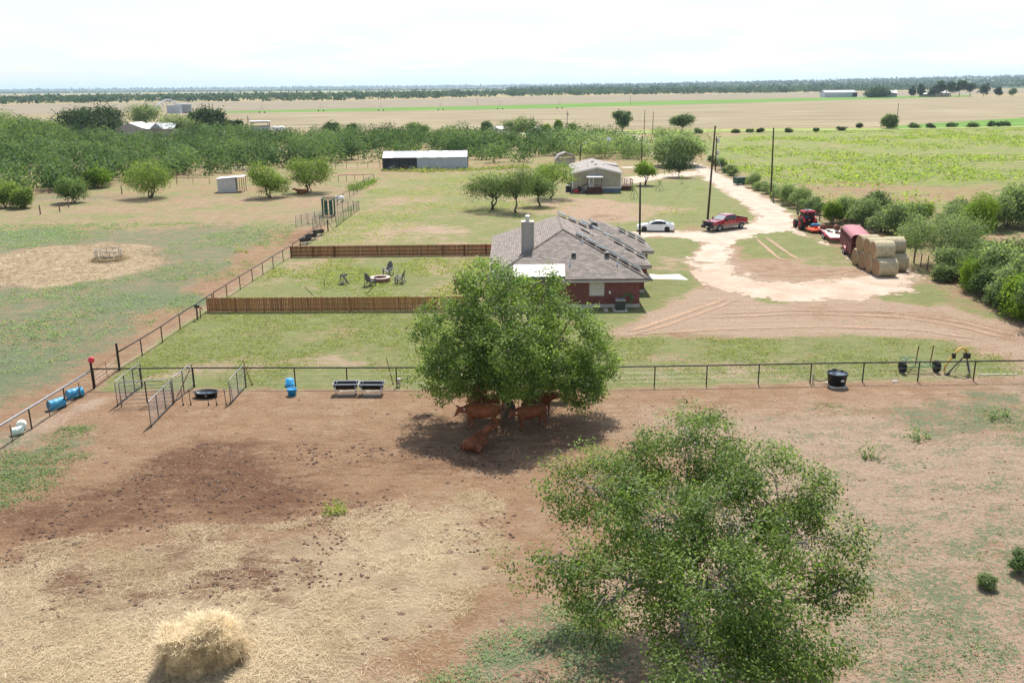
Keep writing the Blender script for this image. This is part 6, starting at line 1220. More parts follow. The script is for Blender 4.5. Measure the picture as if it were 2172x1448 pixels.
MB().box((-2.15, 0, .84), (1.85, 1.8, .05)).build('bed_floor', M['plastic_black'], pk); MB().box((-1.24, 0, 1.12), (.06, 1.8, .56)).build('bed_front', M['plastic_black'], pk); MB().box((-3.06, 0, 1.12), (.06, 1.8, .56)).build('tailgate', M['red_paint'], pk)
MB().box((-3.2, 0, .66), (.2, 1.95, .22)).build('rear_bumper', M['plastic_black'], pk); MB().box((3.12, 0, 1.02), (.06, 1.04, .36)).build('grille', M['plastic_black'], pk)
gg = MB().box((3.26, 0, .62), (.2, 2.0, .34)).build('grille_guard', M['plastic_black'], pk)
for y in (-.55, .55): MB().box((3.30, y, .98), (.08, .1, .66)).build('guard_upright', M['plastic_black'], gg)
for z in (1.0, 1.16, 1.3): MB().tube([(3.22, -.98, z), (3.33, -.7, z), (3.33, .7, z), (3.22, .98, z)], .04, 5).build('guard_bar', M['plastic_black'], gg)
MB().box((3.38, 0, .62), (.015, .32, .16)).build('licence_plate', M['tag'], gg)
MB().box((1.0, 1.0 * (1 if True else -1), 1.15), (.0001, .0001, .0001)) 
for x in (2.05, -1.98):
    for y in (-.88, .88): wheel(pk, x, y, .42, .27)
# white coupe
f_, r_ = G(1368.5, 491.5), G(1417, 492.2); d = f_ - r_; ang = math.atan2(d.y, d.x); nrm = Vector((0, 1, 0)); mid = (f_ + r_) / 2 + nrm * .8
cp = thing('white_car', 'white two-door sports car with black wheels parked beside the house', 'car', mid, ang)
def arc2(xc, r, n=7): return [(xc + r * math.cos(t), .33 + r * math.sin(t)) for t in [math.pi * k / n for k in range(n + 1)]]
body = [(2.36, .32), (2.42, .52), (2.36, .70), (2.1, .80), (1.5, .90), (.95, .95), (-1.6, 1.0), (-2.15, .98), (-2.32, .90), (-2.38, .65), (-2.3, .34), (-1.85, .26)] + arc2(-1.42, .40)[::-1] + [(-.95, .20), (1.0, .20)] + arc2(1.45, .40)[::-1] + [(1.95, .24)]
def cw(x, z):
    w_ = .91 - .09 * max(0, abs(x) - 1.6) ** 2 * 1.4
    return w_ - (.06 if z > .85 else 0) - (.03 if z < .3 else 0)
shell(body, cw).build('body', M['white_paint'], cp)
rings = []
for x, z, hw in ((1.1, .93, .80), (.55, 1.20, .68), (.05, 1.37, .60), (-.5, 1.40, .58), (-1.1, 1.30, .60), (-1.6, 1.13, .66), (-2.0, .99, .72)): rings.append([(x, .82 if abs(x) < 1.3 else .78, .93 if x > -1.5 else .97), (x, hw, z), (x, -hw, z), (x, -.82 if abs(x) < 1.3 else -.78, .93 if x > -1.5 else .97)])
MB().loft(rings).build('cabin', M['white_paint'], cp, True)
for s in (1, -1):
    MB().quad((.80, s * .835, .97), (-1.35, s * .83, 1.0), (-1.15, s * .64, 1.27), (-.5, s * .62, 1.36), (.02, s * .64, 1.33), (.5, s * .72, 1.17)).build('side_window', M['dark_glass'], cp)
    MB().box((.75, s * .98, .98), (.2, .16, .12)).build('mirror', M['white_paint'], cp); MB().box((-2.22, s * .68, .80), (.22, .26, .09)).build('tail_light', M['tail'], cp); MB().box((2.22, s * .66, .66), (.26, .3, .1)).build('headlight', M['lamp'], cp); MB().box((-.35, s * .92, .80), (.2, .03, .035)).build('door_handle', M['alu'], cp)
    MB().box((.0, s * .905, .24), (2.2, .06, .1)).build('side_skirt', M['white_paint'], cp); MB().box((-.62, s * .913, .66), (.015, .01, .55)).build('door_gap', M['plastic_black'], cp)
MB().quad((1.05, .70, .975), (1.05, -.70, .975), (.12, -.55, 1.375), (.12, .55, 1.375)).build('windshield', M['dark_glass'], cp); MB().quad((-1.05, .54, 1.335), (-1.05, -.54, 1.335), (-1.95, -.62, 1.03), (-1.95, .62, 1.03)).build('rear_window', M['dark_glass'], cp)
MB().box((-2.33, 0, .36), (.12, 1.3, .16)).build('diffuser', M['plastic_black'], cp); MB().box((2.40, 0, .45), (.06, .9, .2)).build('grille', M['plastic_black'], cp)
for x in (1.45, -1.42):
    for y in (-.80, .80): wheel(cp, x, y, .345, .24, 'dark_rim', .68)
# tractor with cab
a0, a1 = G(1699.4, 487.4), G(1728, 483.5); ax_ = a1 - a0; ang = R(93)
tc0 = a0 + Vector((.78, .1, 0)); tk = thing('tractor', 'red cab tractor seen from behind at the edge of the driveway', 'tractor', tc0, ang)
for y in (-.78, .78): wheel(tk, 0, y, .78, .48, 'red_machine', .5, 22); 
for y in (-.72, .72): wheel(tk, 2.25, y, .52, .36, 'red_machine', .5, 18)
MB().box((1.2, 0, .85), (2.6, .55, .5)).build('chassis', M['plastic_black'], tk); MB().loft([[(x, -w_, .95), (x, w_, .95), (x, w_ * .9, z), (x, -w_ * .9, z)] for x, w_, z in ((.95, .42, 1.6), (2.2, .38, 1.5), (2.75, .33, 1.35))]).build('hood', M['red_machine'], tk)
MB().box((0, 0, .75), (.5, 1.2, .4)).build('rear_axle', M['plastic_black'], tk)
for s in (-1, 1): MB().tube([(.86 * math.cos(t), s * .70, .78 + .88 * math.sin(t)) for t in [R(20 + 28 * k) for k in range(6)]], .16, 6).build('fender', M['red_machine'], tk)
b_ = [(.95, .70, 1.05), (.95, -.70, 1.05), (-.35, -.66, 1.25), (-.35, .66, 1.25)]; tp = [(.80, .66, 2.25), (.80, -.66, 2.25), (-.45, -.62, 2.25), (-.45, .62, 2.25)]
MB().loft([b_, tp]).build('cab_glass', M['dark_glass'], tk)
for q in range(4): MB().tube([b_[q], tp[q]], .05, 5).build('cab_pillar', M['black_steel'], tk)
MB().box((.18, 0, 2.34), (1.6, 1.55, .16), taper=(.9, .9)).build('cab_roof', M['red_machine'], tk); MB().box((.3, .2, 2.47), (.9, .35, .1)).build('roof_unit', M['skirting'], tk); MB().box((.3, -.3, 2.46), (.9, .3, .09)).build('roof_unit', M['glass'], tk)
MB().loft([[(-.47, -.62 + .0, 1.25), (-.47, -.28, 1.25), (-.47, -.45, 1.55)], [(-.50, -.62, 1.25), (-.50, -.28, 1.25), (-.50, -.45, 1.55)]]).build('slow_vehicle_triangle', M['orange'], tk, loc=(0, 1.08, 0))
for s in (-1, 1): MB().box((.9, s * 1.0, 1.95), (.06, .22, .35)).build('mirror', M['plastic_black'], tk); MB().box((-.48, s * .55, 1.16), (.1, .22, .12)).build('rear_lamp', M['tail'], tk)
for s in (-1, 1): MB().tube([(-.3, s * .35, .7), (-1.25, s * .45, .55)], .05, 5).build('lift_arm', M['orange'], tk)
ux = Vector((math.cos(ang), math.sin(ang), 0)); uy = Vector((-math.sin(ang), math.cos(ang), 0))
mw = thing('rotary_mower', 'orange rotary mower deck hitched behind the tractor', 'mower', tc0 - ux * 2.35 + uy * -.25, ang)
MB().loft([[(.95, -.95, .28), (.95, .95, .28), (.2, 1.05, .28), (-1.0, .8, .28), (-1.0, -.8, .28), (.2, -1.05, .28)], [(.95, -.95, .50), (.95, .95, .50), (.2, 1.05, .50), (-1.0, .8, .50), (-1.0, -.8, .50), (.2, -1.05, .50)]]).build('deck', M['orange'], mw)
MB().box((.1, 0, .66), (.4, .35, .3)).build('gearbox', M['orange'], mw); MB().tube([(.9, 0, .95), (1.0, 0, .5)], .06, 5).build('mast', M['orange'], mw); MB().tube([(.95, -.4, .5), (.9, 0, 1.05), (.95, .4, .5)], .05, 5).build('a_frame', M['orange'], mw); MB().tube([(.9, 0, 1.0), (-.9, 0, .5)], .04, 5).build('brace', M['red_machine'], mw); MB().lathe([(.17, -.55), (.17, .55)], 12, (.1, .1, .95), 'Y').build('blue_drum', M['plastic_blue'], mw)
MB().lathe([(.22, -.07), (.22, .07)], 12, (-1.25, 0, .22), 'Y').build('tail_wheel', M['tyre'], mw); MB().tube([(-1.25, 0, .25), (-.95, 0, .52)], .05, 5).build('wheel_fork', M['orange'], mw)
# livestock trailer
e0, e1 = Vector((37.9, 102.5, 0)), Vector((35.95, 93.3, 0)); d = e0 - e1; ang = math.atan2(d.y, d.x); ux = Vector((math.cos(ang), math.sin(ang), 0)); uy = Vector((-math.sin(ang), math.cos(ang), 0)); LL = 7.9; WW = 2.15
if (uy.x) > 0: uy_ = uy
lt = thing('livestock_trailer', 'maroon livestock trailer with a rounded roof behind the hay bales', 'trailer', e1 - uy * (WW / 2) * 1, ang)
zf, zr = .48, 2.62
def tsec(x, zt, wt): return [(x, -WW / 2, zr - .35), (x, -WW / 2 + .08, zt - .16), (x, -WW / 2 + .3, zt), (x, 0, zt + .05), (x, WW / 2 - .3, zt), (x, WW / 2 - .08, zt - .16), (x, WW / 2, zr - .35)]
rg = [tsec(0, zr, 1), tsec(LL - .7, zr, 1), tsec(LL - .25, zr - .12, 1), tsec(LL, zr - .42, 1)]
MB().loft(rg + [[(x, y * .98, z - .04) for x, y, z in r_] for r_ in rg[::-1]], False, False).build('roof', M['maroon_roof'], lt, True)
MB().box((LL / 2, 0, zf), (LL, WW - .06, .1)).build('floor', M['rust'], lt)
for s in (-1, 1):
    MB().box((LL / 2, s * (WW / 2 - .02), zf + .62), (LL, .04, 1.2)).build('side_panel', M['maroon'], lt)
    MB().box((LL / 2, s * (WW / 2 - .02), zr - .42), (LL, .045, .16)).build('top_rail', M['maroon'], lt)
    MB().box((LL / 2, s * (WW / 2 - .02), zf + 1.42), (LL, .04, .10)).build('slat', M['maroon'], lt)
    for k in range(8): MB().box((.05 + k * (LL - .1) / 7, s * (WW / 2 + .015), zf + .88), (.07, .05, 1.76)).build('rib', M['maroon'], lt)
    fe = MB().tube([(LL * .42 + .78 * math.cos(t), s * (WW / 2 + .15), .34 + .5 * math.sin(t)) for t in [math.pi * k / 8 for k in range(9)]], .14, 6).build('fender', M['maroon_roof'], lt)
    for x in (LL * .42 - .40, LL * .42 + .40): wheel(lt, x, s * (WW / 2 + .15), .34, .2, 'white', .6)
MB().loft([[(LL - .02, -WW / 2, zf), (LL - .02, WW / 2, zf), (LL - .02, WW / 2, zr - .4), (LL - .02, -WW / 2, zr - .4)], [(LL + .03, -WW / 2, zf), (LL + .03, WW / 2, zf), (LL + .03, WW / 2, zr - .4), (LL + .03, -WW / 2, zr - .4)]]).build('nose_panel', M['maroon'], lt)
for k in range(8): MB().box((0, 0, zf + .18 + k * .22), (.04, WW - .12, .05)).build('rear_bar', M['maroon'], lt)
for y in (-WW / 2 + .04, 0, WW / 2 - .04): MB().box((-.01, y, zf + .8), (.06, .07, 1.55)).build('rear_post', M['maroon'], lt)
MB().tube([(LL, -.6, .5), (LL + 1.2, 0, .5), (LL, .6, .5)], .06, 5).build('tongue', M['maroon'], lt)
# flatbed trailer
q0, q1 = G(1740, 497), G(1761, 516); d = q0 - q1; angf = math.atan2(d.y, d.x); uf = Vector((-math.sin(angf), math.cos(angf), 0)); FL = d.length + .6; FW = 2.1
fb = thing('flatbed_trailer', 'red flatbed trailer with pale deck boards between mower and livestock trailer', 'trailer', q1 - uf * (FW / 2), angf)
for k in range(9): MB().box((FL / 2, -FW / 2 + .117 + k * .233, .62), (FL, .215, .05)).build('deck_board', M['deck_wood'], fb)
for s in (-1, 1):
    MB().box((FL / 2, s * (FW / 2 + .03), .58), (FL, .07, .16)).build('side_rail', M['pink_red'], fb)
    MB().tube([(FL * .45 + .80 * math.cos(t), s * (FW / 2 + .2), .34 + .48 * math.sin(t)) for t in [math.pi * k / 8 for k in range(9)]], .11, 5).build('fender', M['pink_red'], fb)
    for x in (FL * .45 - .40, FL * .45 + .40): wheel(fb, x, s * (FW / 2 + .2), .34, .2, 'white', .6)
MB().box((-.02, 0, .58), (.08, FW + .1, .2)).build('rear_rail', M['pink_red'], fb); MB().box((FL, 0, .75), (.08, FW, .5)).build('headboard', M['rust'], fb)
MB().tube([(FL, -.8, .58), (FL + 1.5, 0, .55), (FL, .8, .58)], .07, 5).build('tongue', M['pink_red'], fb); MB().tube([(FL + 1.5, 0, .1), (FL + 1.5, 0, .95)], .05, 6).build('jack', M['plastic_black'], fb)
for i, (x, y, lab) in enumerate(((FL - .5, FW * .33, 'rusty steel drum lying at the left front of the flatbed'), (FL - .9, -FW * .36, 'pale-topped rusty drum lying at the right front of the flatbed'))):
    p = fb.matrix_basis @ Vector((x, y, 0)); t = thing('steel_drum', lab, 'drum', (p.x, p.y, .65), angf + R(8)); MB().lathe([(.05, -.44), (.29, -.43), (.3, -.4), (.3, .4), (.29, .43), (.05, .44)], 16, (0, 0, .3), 'X').build('shell', M['rust'], t, True)
    for z in (-.15, .15): MB().lathe([(.312, z - .02), (.312, z + .02)], 16, (0, 0, .3), 'X').build('hoop', M['rust'], t)
for lab, x, y, m, sz in (('dark chain winch lying on the flatbed deck', FL * .45, -.35, 'rust', (.7, .3, .18)), ('dark plank lying on the flatbed deck', FL * .62, .35, 'porch_wood', (1.0, .2, .1))):
    p = fb.matrix_basis @ Vector((x, y, 0)); t = thing('deck_load', lab, 'load', (p.x, p.y, .65), angf + .4); MB().box((0, 0, sz[2] / 2), sz).build('bar', M[m], t); MB().box((sz[0] * .3, 0, sz[2] + .04), (.2, sz[1] * 1.3, .09)).build('clamp', M['black_steel'], t)
# hay bales
def bale_meshes(seed):
    rng = np.random.default_rng(seed); r = .90; ln = 1.9; n = 30; prof = [(r * .9, -ln / 2), (r * .975, -ln / 2 + .05), (r, -ln / 2 + .2), (r * .995, 0), (r, ln / 2 - .2), (r * .975, ln / 2 - .05), (r * .9, ln / 2)]
    mb = MB().lathe(prof, n, (0, 0, 0), 'X', caps=False)
    for v in mb.v:
        a = math.atan2(v.z, v.y); k = 1 + .012 * math.sin(a * 3 + seed) + .008 * math.sin(a * 7 + v.x * 3); v.y *= k; v.z *= k
        if v.z < -r * .93: v.z = -r * .93 + (v.z + r * .93) * .3
    side = mb.mesh('bale_side', True); ends = []
    for s in (-1, 1):
        e = MB(); e.lathe([(r * .915, s * (ln / 2 - .005)), (r * .7, s * (ln / 2 + .03)), (r * .45, s * (ln / 2 - .01)), (r * .2, s * (ln / 2 + .03)), (.01, s * (ln / 2 - .03))], n, (0, 0, 0), 'X', caps=False); ends.append(e.mesh('bale_end', True))
    return side, ends
BM = [bale_meshes(k) for k in range(3)]
bb = G(1884, 589); BX = bb.x; BY = bb.y + .9
spots = [(0, 0, 0, 'nearest hay bale on the ground at the end of the stack'), (0, 1.85, 0, 'second hay bale from the near end on the ground'), (0, 3.7, 0, 'third hay bale from the near end on the ground'), (0, 5.55, 0, 'farthest hay bale on the ground, next to the livestock trailer'),
         (-.05, .93, 1, 'nearest round hay bale of the top layer'), (.05, 2.8, 1, 'middle round hay bale of the top layer'), (0, 4.65, 1, 'farthest round hay bale of the top layer'), (2.02, 2.4, 0, 'hay bale on the ground in the rear column of the stack'), (2.02, 4.25, 0, 'rear hay bale on the ground farthest from the camera'), (2.0, 3.33, 1, 'top hay bale in the rear column behind the middle one')]
for i, (x, y, lv, lab) in enumerate(spots):
    t = thing('round_bale', lab, 'hay bale', (BX + x, BY + y, .84 + lv * 1.53), R(random.Random(i).uniform(-4, 4)), 'round hay bales in the stack'); sd_, en = BM[i % 3]
    add('net_wrap', sd_, M['bale_wrap'], t, rot=(i * 1.0 if lv else 0, 0, 0)); [add('bale_face', e, M['bale_end'], t) for e in en]
# wheeled frame and post-hole digger by the fence
t = thing('axle_cart', 'green steel wheeled frame with two upright stakes behind the fence', 'cart', G(1949, 790), R(3)); aw_ = 2.25
for s in (-1, 1): MB().lathe([(.16, -.11), (.36, -.13), (.40, -.08), (.40, .08), (.36, .13), (.16, .11)], 18, (s * aw_ / 2, 0, .40), 'X').build('wheel', M['tyre'], t, True)
MB().tube([(-aw_ / 2, 0, .42), (aw_ / 2, 0, .42)], .045, 6).build('axle', M['lime_steel'], t)
for a, b in (((-.75, 1.35, .62), (.30, 1.35, .62)), ((-.75, 1.35, .62), (-.35, -.1, .47)), ((.30, 1.35, .62), (.75, -.1, .47)), ((-.35, -.2, .47), (.75, -.2, .47)), ((-.25, 1.35, .62), (.2, -.1, .47))): MB().tube([a, b], .04, 5).build('frame_bar', M['lime_steel'], t)
for x in (-.25, .72): MB().tube([(x, .1, .45), (x + .12, .15, 1.75)], .035, 5).build('stake', M['rust'], t)
MB().tube([(-.55, .6, .5), (-.62, .7, .85)], .06, 5).build('jack', M['galv'], t); MB().tube([(-.5, -.1, .42), (-.8, -.2, .02)], .03, 5).build('prop', M['rust'], t)
t = thing('post_hole_digger', 'yellow and black post-hole digger leaning behind the fence', 'auger', G(2030, 792), R(0))
MB().tube([(-.85, 0, .25), (-.80, 0, .55), (-.25, 0, 1.45), (.05, 0, 1.72), (.32, 0, 1.68), (.45, 0, 1.35)], .06, 6).build('boom', M['yellow'], t, True); MB().tube([(-.85, 0, .25), (-.7, .2, .05)], .05, 5).build('foot', M['yellow'], t)
MB().box((.48, 0, 1.2), (.34, .28, .34)).build('gearbox', M['plastic_black'], t); MB().box((-.38, -.02, 1.2), (.2, .18, .34), rz=0).build('shield', M['plastic_black'], t)
MB().tube([(.3, 0, 1.15), (-.75, -.3, .12)], .045, 5).build('drive_shaft', M['plastic_black'], t); MB().tube([(-.6, -.3, .08), (-.95, -.3, .04)], .06, 5).build('shaft_end', M['plastic_black'], t)
au = MB().tube([(.5, 0, 1.05), (.74, -.12, 0)], .035, 6).build('auger_shaft', M['plastic_black'], t)
for k in range(6): q = k / 6; c = Vector((.56, -.03, .75)).lerp(Vector((.74, -.12, .05)), q); MB().lathe([(.11, -.015), (.11, .015)], 10, tuple(c)).build('flight', M['plastic_black'], au)
for x in (-.1, .2): MB().tube([(.25, .0, 1.1), (x - .25, .25, 0)], .02, 4).build('support', M['rust'], t)
simple('loose_board', 'pale board lying on the grass behind the right fence', 'board', (2115, 795), [('plank', MB().box((0, 0, .03), (2.5, .12, .05)), 'trim')])
simple('flat_stone', 'pale flat stone by the fence foot under the wheeled frame', 'stone', (1898, 810), [('stone', MB().loft([[(-.2, -.1, 0), (.2, -.12, 0), (.22, .1, 0), (-.15, .12, 0)], [(-.14, -.06, .09), (.15, -.07, .07), (.14, .07, .08), (-.1, .08, .1)]]), 'concrete')])

# ------------------------------------------------------------------ cattle
def ell(c, ry, rz, n=12, ax=Vector((1, 0, 0)), up=Vector((0, 0, 1))):
    ax = ax.normalized(); s = up.cross(ax).normalized(); u = ax.cross(s).normalized(); return [Vector(c) + s * ry * math.cos(t) + u * rz * math.sin(t) for t in [2 * math.pi * k / n for k in range(n)]]
def cow_mesh(pose='stand', turn=0.0, headz=0.0):
    mb = MB(); lying = pose == 'lie'; dz = -.62 if lying else 0.0
    B = [(-.98, 1.12, .10, .14), (-.93, 1.10, .22, .24), (-.75, 1.06, .29, .33), (-.45, 1.01, .33, .37), (-.1, .97, .36, .40), (.2, .97, .35, .40), (.45, 1.0, .31, .38), (.65, 1.05, .25, .33), (.78, 1.10, .17, .24)]
    wide = 1.15 if lying else 1.0
    mb.loft([ell((x, 0, z + dz), ry * wide, rz * (.95 if lying else 1)) for x, z, ry, rz in B])
    nd = Vector((.62 * math.cos(turn), .62 * math.sin(turn), .20 + headz)); n0 = Vector((.58, 0, 1.10 + dz)); n1 = n0 + nd
    mb.loft([ell(n0, .20, .28, ax=nd), ell(n0.lerp(n1, .5), .145, .20, ax=nd), ell(n1, .12, .15, ax=nd)])
    ht = turn * 1.35; hd = Vector((math.cos(ht), math.sin(ht), -.72)).normalized(); h0 = n1 + Vector((0, 0, .07)) - hd * .06
    mb.loft([ell(h0 + hd * t, a, b, ax=hd) for t, a, b in ((-.05, .08, .09), (.05, .125, .135), (.17, .12, .13), (.32, .085, .10), (.45, .075, .08), (.50, .05, .055))])
    sd_ = Vector((-math.sin(ht), math.cos(ht), 0))
    for s in (-1, 1): e0 = h0 + sd_ * s * .10 + Vector((0, 0, .06)); e1 = e0 + sd_ * s * .24 + Vector((0, 0, -.03)); mb.loft([ell(e0, .035, .05, 8, e1 - e0), ell(e0.lerp(e1, .5), .04, .085, 8, e1 - e0), ell(e1, .015, .02, 8, e1 - e0)])
    if not lying:
        for s in (-1, 1):
            o_ = .06 * s
            mb.tube([(.52 + o_, s * .17, 1.0), (.50 + o_, s * .19, .70), (.53 + o_, s * .18, .42), (.52 + o_, s * .18, .14), (.56 + o_, s * .18, .0)], [.17, .105, .068, .05, .062], 8)
            mb.tube([(-.72 - o_, s * .18, 1.0), (-.62 - o_, s * .20, .72), (-.84 - o_, s * .19, .46), (-.80 - o_, s * .18, .16), (-.76 - o_, s * .18, .0)], [.24, .15, .072, .052, .065], 8)
        mb.tube([(-.98, 0, 1.2), (-1.06, 0, .95), (-1.05, .02, .55), (-1.04, .02, .42)], [.045, .035, .03, .05], 6)
    else:
        for s in (-1, 1):
            mb.tube([(-.55, s * .30, .30), (-.15, s * .48, .22), (-.62, s * .55, .09), (-.35, s * .58, .06)], [.24, .15, .085, .06], 8)
            mb.tube([(.45, s * .20, .32), (.78, s * .26, .18), (.48, s * .30, .07), (.36, s * .31, .06)], [.16, .10, .07, .055], 8)
        mb.tube([(-.98, 0, .58), (-1.08, .05, .3), (-1.05, .25, .06)], [.045, .035, .035], 6)
    me = mb.mesh('cow_raw'); o = bpy.data.objects.new('tmp', me); C.objects.link(o)
    md = o.modifiers.new('r', 'REMESH'); md.mode = 'VOXEL'; md.voxel_size = .034; sm = o.modifiers.new('s', 'SMOOTH'); sm.iterations = 5; sm.factor = .5
    dg = bpy.context.evaluated_depsgraph_get(); out = bpy.data.meshes.new_from_object(o.evaluated_get(dg)); out.name = 'body'; bpy.data.objects.remove(o); out.polygons.foreach_set('use_smooth', [True] * len(out.polygons))
    head = (h0, hd, sd_); return out, head
CM = {}
def cow(label, px, rz, pose='stand', turn=0., headz=0., s=1.0):
    key = (pose, turn, headz)
    if key not in CM: CM[key] = cow_mesh(*key)
    me, (h0, hd, sdv) = CM[key]; t = thing('cow', label, 'cow', G(*px), rz, 'red cattle'); t.scale = (s,) * 3; add('body', me, M['cow'], t)
    for sg in (-1, 1):
        e = h0 + sdv * sg * .115 + hd * .12 + Vector((0, 0, .05)); MB().lathe([(.001, -.022), (.018, -.012), (.022, 0), (.018, .012), (.001, .022)], 8, tuple(e)).build('eye', M['hoof'], t)
    mz = h0 + hd * .50; MB().lathe([(.01, -.03), (.05, -.02), (.055, .01), (.01, .03)], 8, tuple(mz)).build('muzzle', M['hoof'], t)
    eg = h0 + sdv * .27 + Vector((0, 0, -.02)); MB().box(tuple(eg), (.07, .03, .10)).build('ear_tag', M['tag'], t)
    if pose == 'stand':
        for sg in (-1, 1):
            for x in (.56 + .06 * sg, -.76 - .06 * sg): MB().lathe([(.07, 0), (.06, .075)], 8, (x, sg * .18, 0)).build('hoof', M['hoof'], t)
    return t
cow('red cow standing at the front left, broadside with its head turned to the camera', (1020, 909), R(176), 'stand', .75, -.12, 1.05)
cow('red cow standing at the front right with its head towards the camera', (1123, 908), R(205), 'stand', .35, -.15, .98)
cow('red cow lying in front of the others on the edge of the shade', (1007, 950), R(62), 'lie', -.75, .28, 1.0)
cow('dark red cow standing just behind the front left cow', (1030, 885), R(5), 'stand', 0., 0.1, 1.0)
cow('red cow on the right of the trunk facing right', (1140, 880), R(-12), 'stand', 0., -.1, 1.05)
cow('red cow at the back right under the outer branches', (1168, 848), R(170), 'stand', .3, .0, 1.05)
cow('red cow at the back left half hidden by the branches', (1018, 858), R(-100), 'stand', .3, 0.1, 1.0)
cow('red cow behind the trunk in the deepest shade', (1070, 862), R(-80), 'stand', -.3, 0.1, 1.0)
cow('dark cow lying beneath the round bright huisache', (640, 411), R(170), 'lie', .3, .1, 1.1)

# ------------------------------------------------------------------ torn hay bale, straw, dung, weeds, tufts
rng = np.random.default_rng(99)
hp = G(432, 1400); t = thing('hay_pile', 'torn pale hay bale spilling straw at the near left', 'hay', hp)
prof = [(1.05, 0), (1.06, .4), (1.02, .85), (.92, 1.15), (.62, 1.30), (.25, 1.28), (.02, 1.2)]
mb = MB().lathe(prof, 30, caps=False)
for v in mb.v:
    a = math.atan2(v.y, v.x); k = 1 + .16 * math.sin(a * 2 + 1) + .10 * math.sin(a * 3 + v.z * 3) + .08 * math.sin(a * 7 - v.z * 6) + .10 * max(0, .5 - v.z); v.x *= k * 1.05; v.y *= k * .95; v.z += .26 * math.sin(v.x * 3.1) * math.cos(v.y * 2.7) * min(1, v.z)
hb = mb.build('core', M['dry_grass_block'], t, True)
vs = np.array([tuple(v) for v in mb.v]); nb_ = 12000; k1 = rng.integers(0, len(vs) - 31, nb_); w1 = rng.random((nb_, 1)); P = vs[k1] * (1 - w1) + vs[np.minimum(k1 + np.where(rng.random(nb_) < .5, 1, 30), len(vs) - 1)] * w1
ok = np.linalg.norm(vs[k1] - vs[np.minimum(k1 + 1, len(vs) - 1)], axis=1) < .6; P = P[ok] * (1 + rng.normal(.0, .02, (ok.sum(), 1)))
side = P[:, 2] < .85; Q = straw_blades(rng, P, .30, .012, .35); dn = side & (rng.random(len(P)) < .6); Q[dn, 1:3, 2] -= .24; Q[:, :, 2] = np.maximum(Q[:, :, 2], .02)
o = add('loose_straw', quads_mesh('loose_straw', Q, 4, np.clip(np.where(side, .35, .95) + rng.normal(0, .2, len(P)), 0, 1)), M['straw'], t); o['kind'] = 'stuff'  # shading put into the straw tint: pale top, darker sides
# apron of fresh straw round it
n = 9000; an = rng.uniform(0, 6.28, n); rd = np.abs(rng.normal(0, 1.5, n)) + .8; P = np.stack([hp.x + rd * np.cos(an) * 1.5, hp.y + rd * np.sin(an), np.abs(rng.normal(0, .03, n)) + .01], -1)
L(add('straw_apron', quads_mesh('straw_apron', straw_blades(rng, P, .3, .011, .12), 4, np.clip(rng.normal(.8, .2, n), 0, 1)), M['straw']), 'fresh pale straw spread round the torn bale', 'straw', kind='stuff')
def scat(poly, n, seed, dens=None, y_pow=1.0):
    rng = np.random.default_rng(seed); P = PX(poly); x0, x1 = min(p[0] for p in P), max(p[0] for p in P); y0, y1 = min(p[1] for p in P), max(p[1] for p in P)
    X = rng.uniform(x0, x1, n * 3); Y = rng.uniform(y0, y1, n * 3); k = poly_sd(X, Y, P) > 0
    if dens is not None: k &= rng.random(n * 3) < dens(X, Y)
    return X[k][:n], Y[k][:n]
ST = [(-300, 1500), (-100, 1210), (0, 1165), (150, 1140), (330, 1115), (600, 1110), (800, 1070), (980, 1020), (1070, 1060), (1060, 1200), (1000, 1300), (880, 1448), (860, 1500)]
X, Y = scat(ST, 46000, 5, lambda x, y: np.clip((fbm(x * .6, y * .6, 12) - .42) * 5, .04, 1)); P = np.stack([X, Y, rng.uniform(.005, .05, len(X))], -1)
L(add('straw_litter', quads_mesh('straw_litter', straw_blades(rng, P, .26, .0105, .1), 4, np.clip(.3 + .9 * (fbm(X * .7, Y * .7, 19) - .3) + rng.normal(0, .25, len(X)), 0, 1)), M['straw']), 'loose straw litter over the near left of the pen', 'straw', kind='stuff')
X, Y = scat([(200, 900), (620, 840), (1300, 830), (1500, 880), (1110, 1010), (800, 1020), (300, 1080), (0, 1120), (0, 1000)], 9000, 6); P = np.stack([X, Y, rng.uniform(.005, .03, len(X))], -1)
L(add('straw_bits', quads_mesh('straw_bits', straw_blades(rng, P, .2, .010, .1), 4, np.clip(rng.normal(.5, .25, len(X)), 0, 1)), M['straw']), 'sparse straw bits on the brown pen soil', 'straw', kind='stuff')
X, Y = scat([(-100, 600), (0, 540), (100, 527), (230, 517), (310, 525), (375, 553), (300, 572), (200, 590), (100, 604), (0, 608)], 6000, 7); P = np.stack([X, Y, rng.uniform(.01, .05, len(X))], -1)
L(add('straw_patch', quads_mesh('straw_patch', straw_blades(rng, P, .45, .05, .12), 4, np.clip(rng.normal(.45, .3, len(X)), 0, 1)), M['straw']), 'trampled straw patch round the ring feeder', 'straw', kind='stuff')
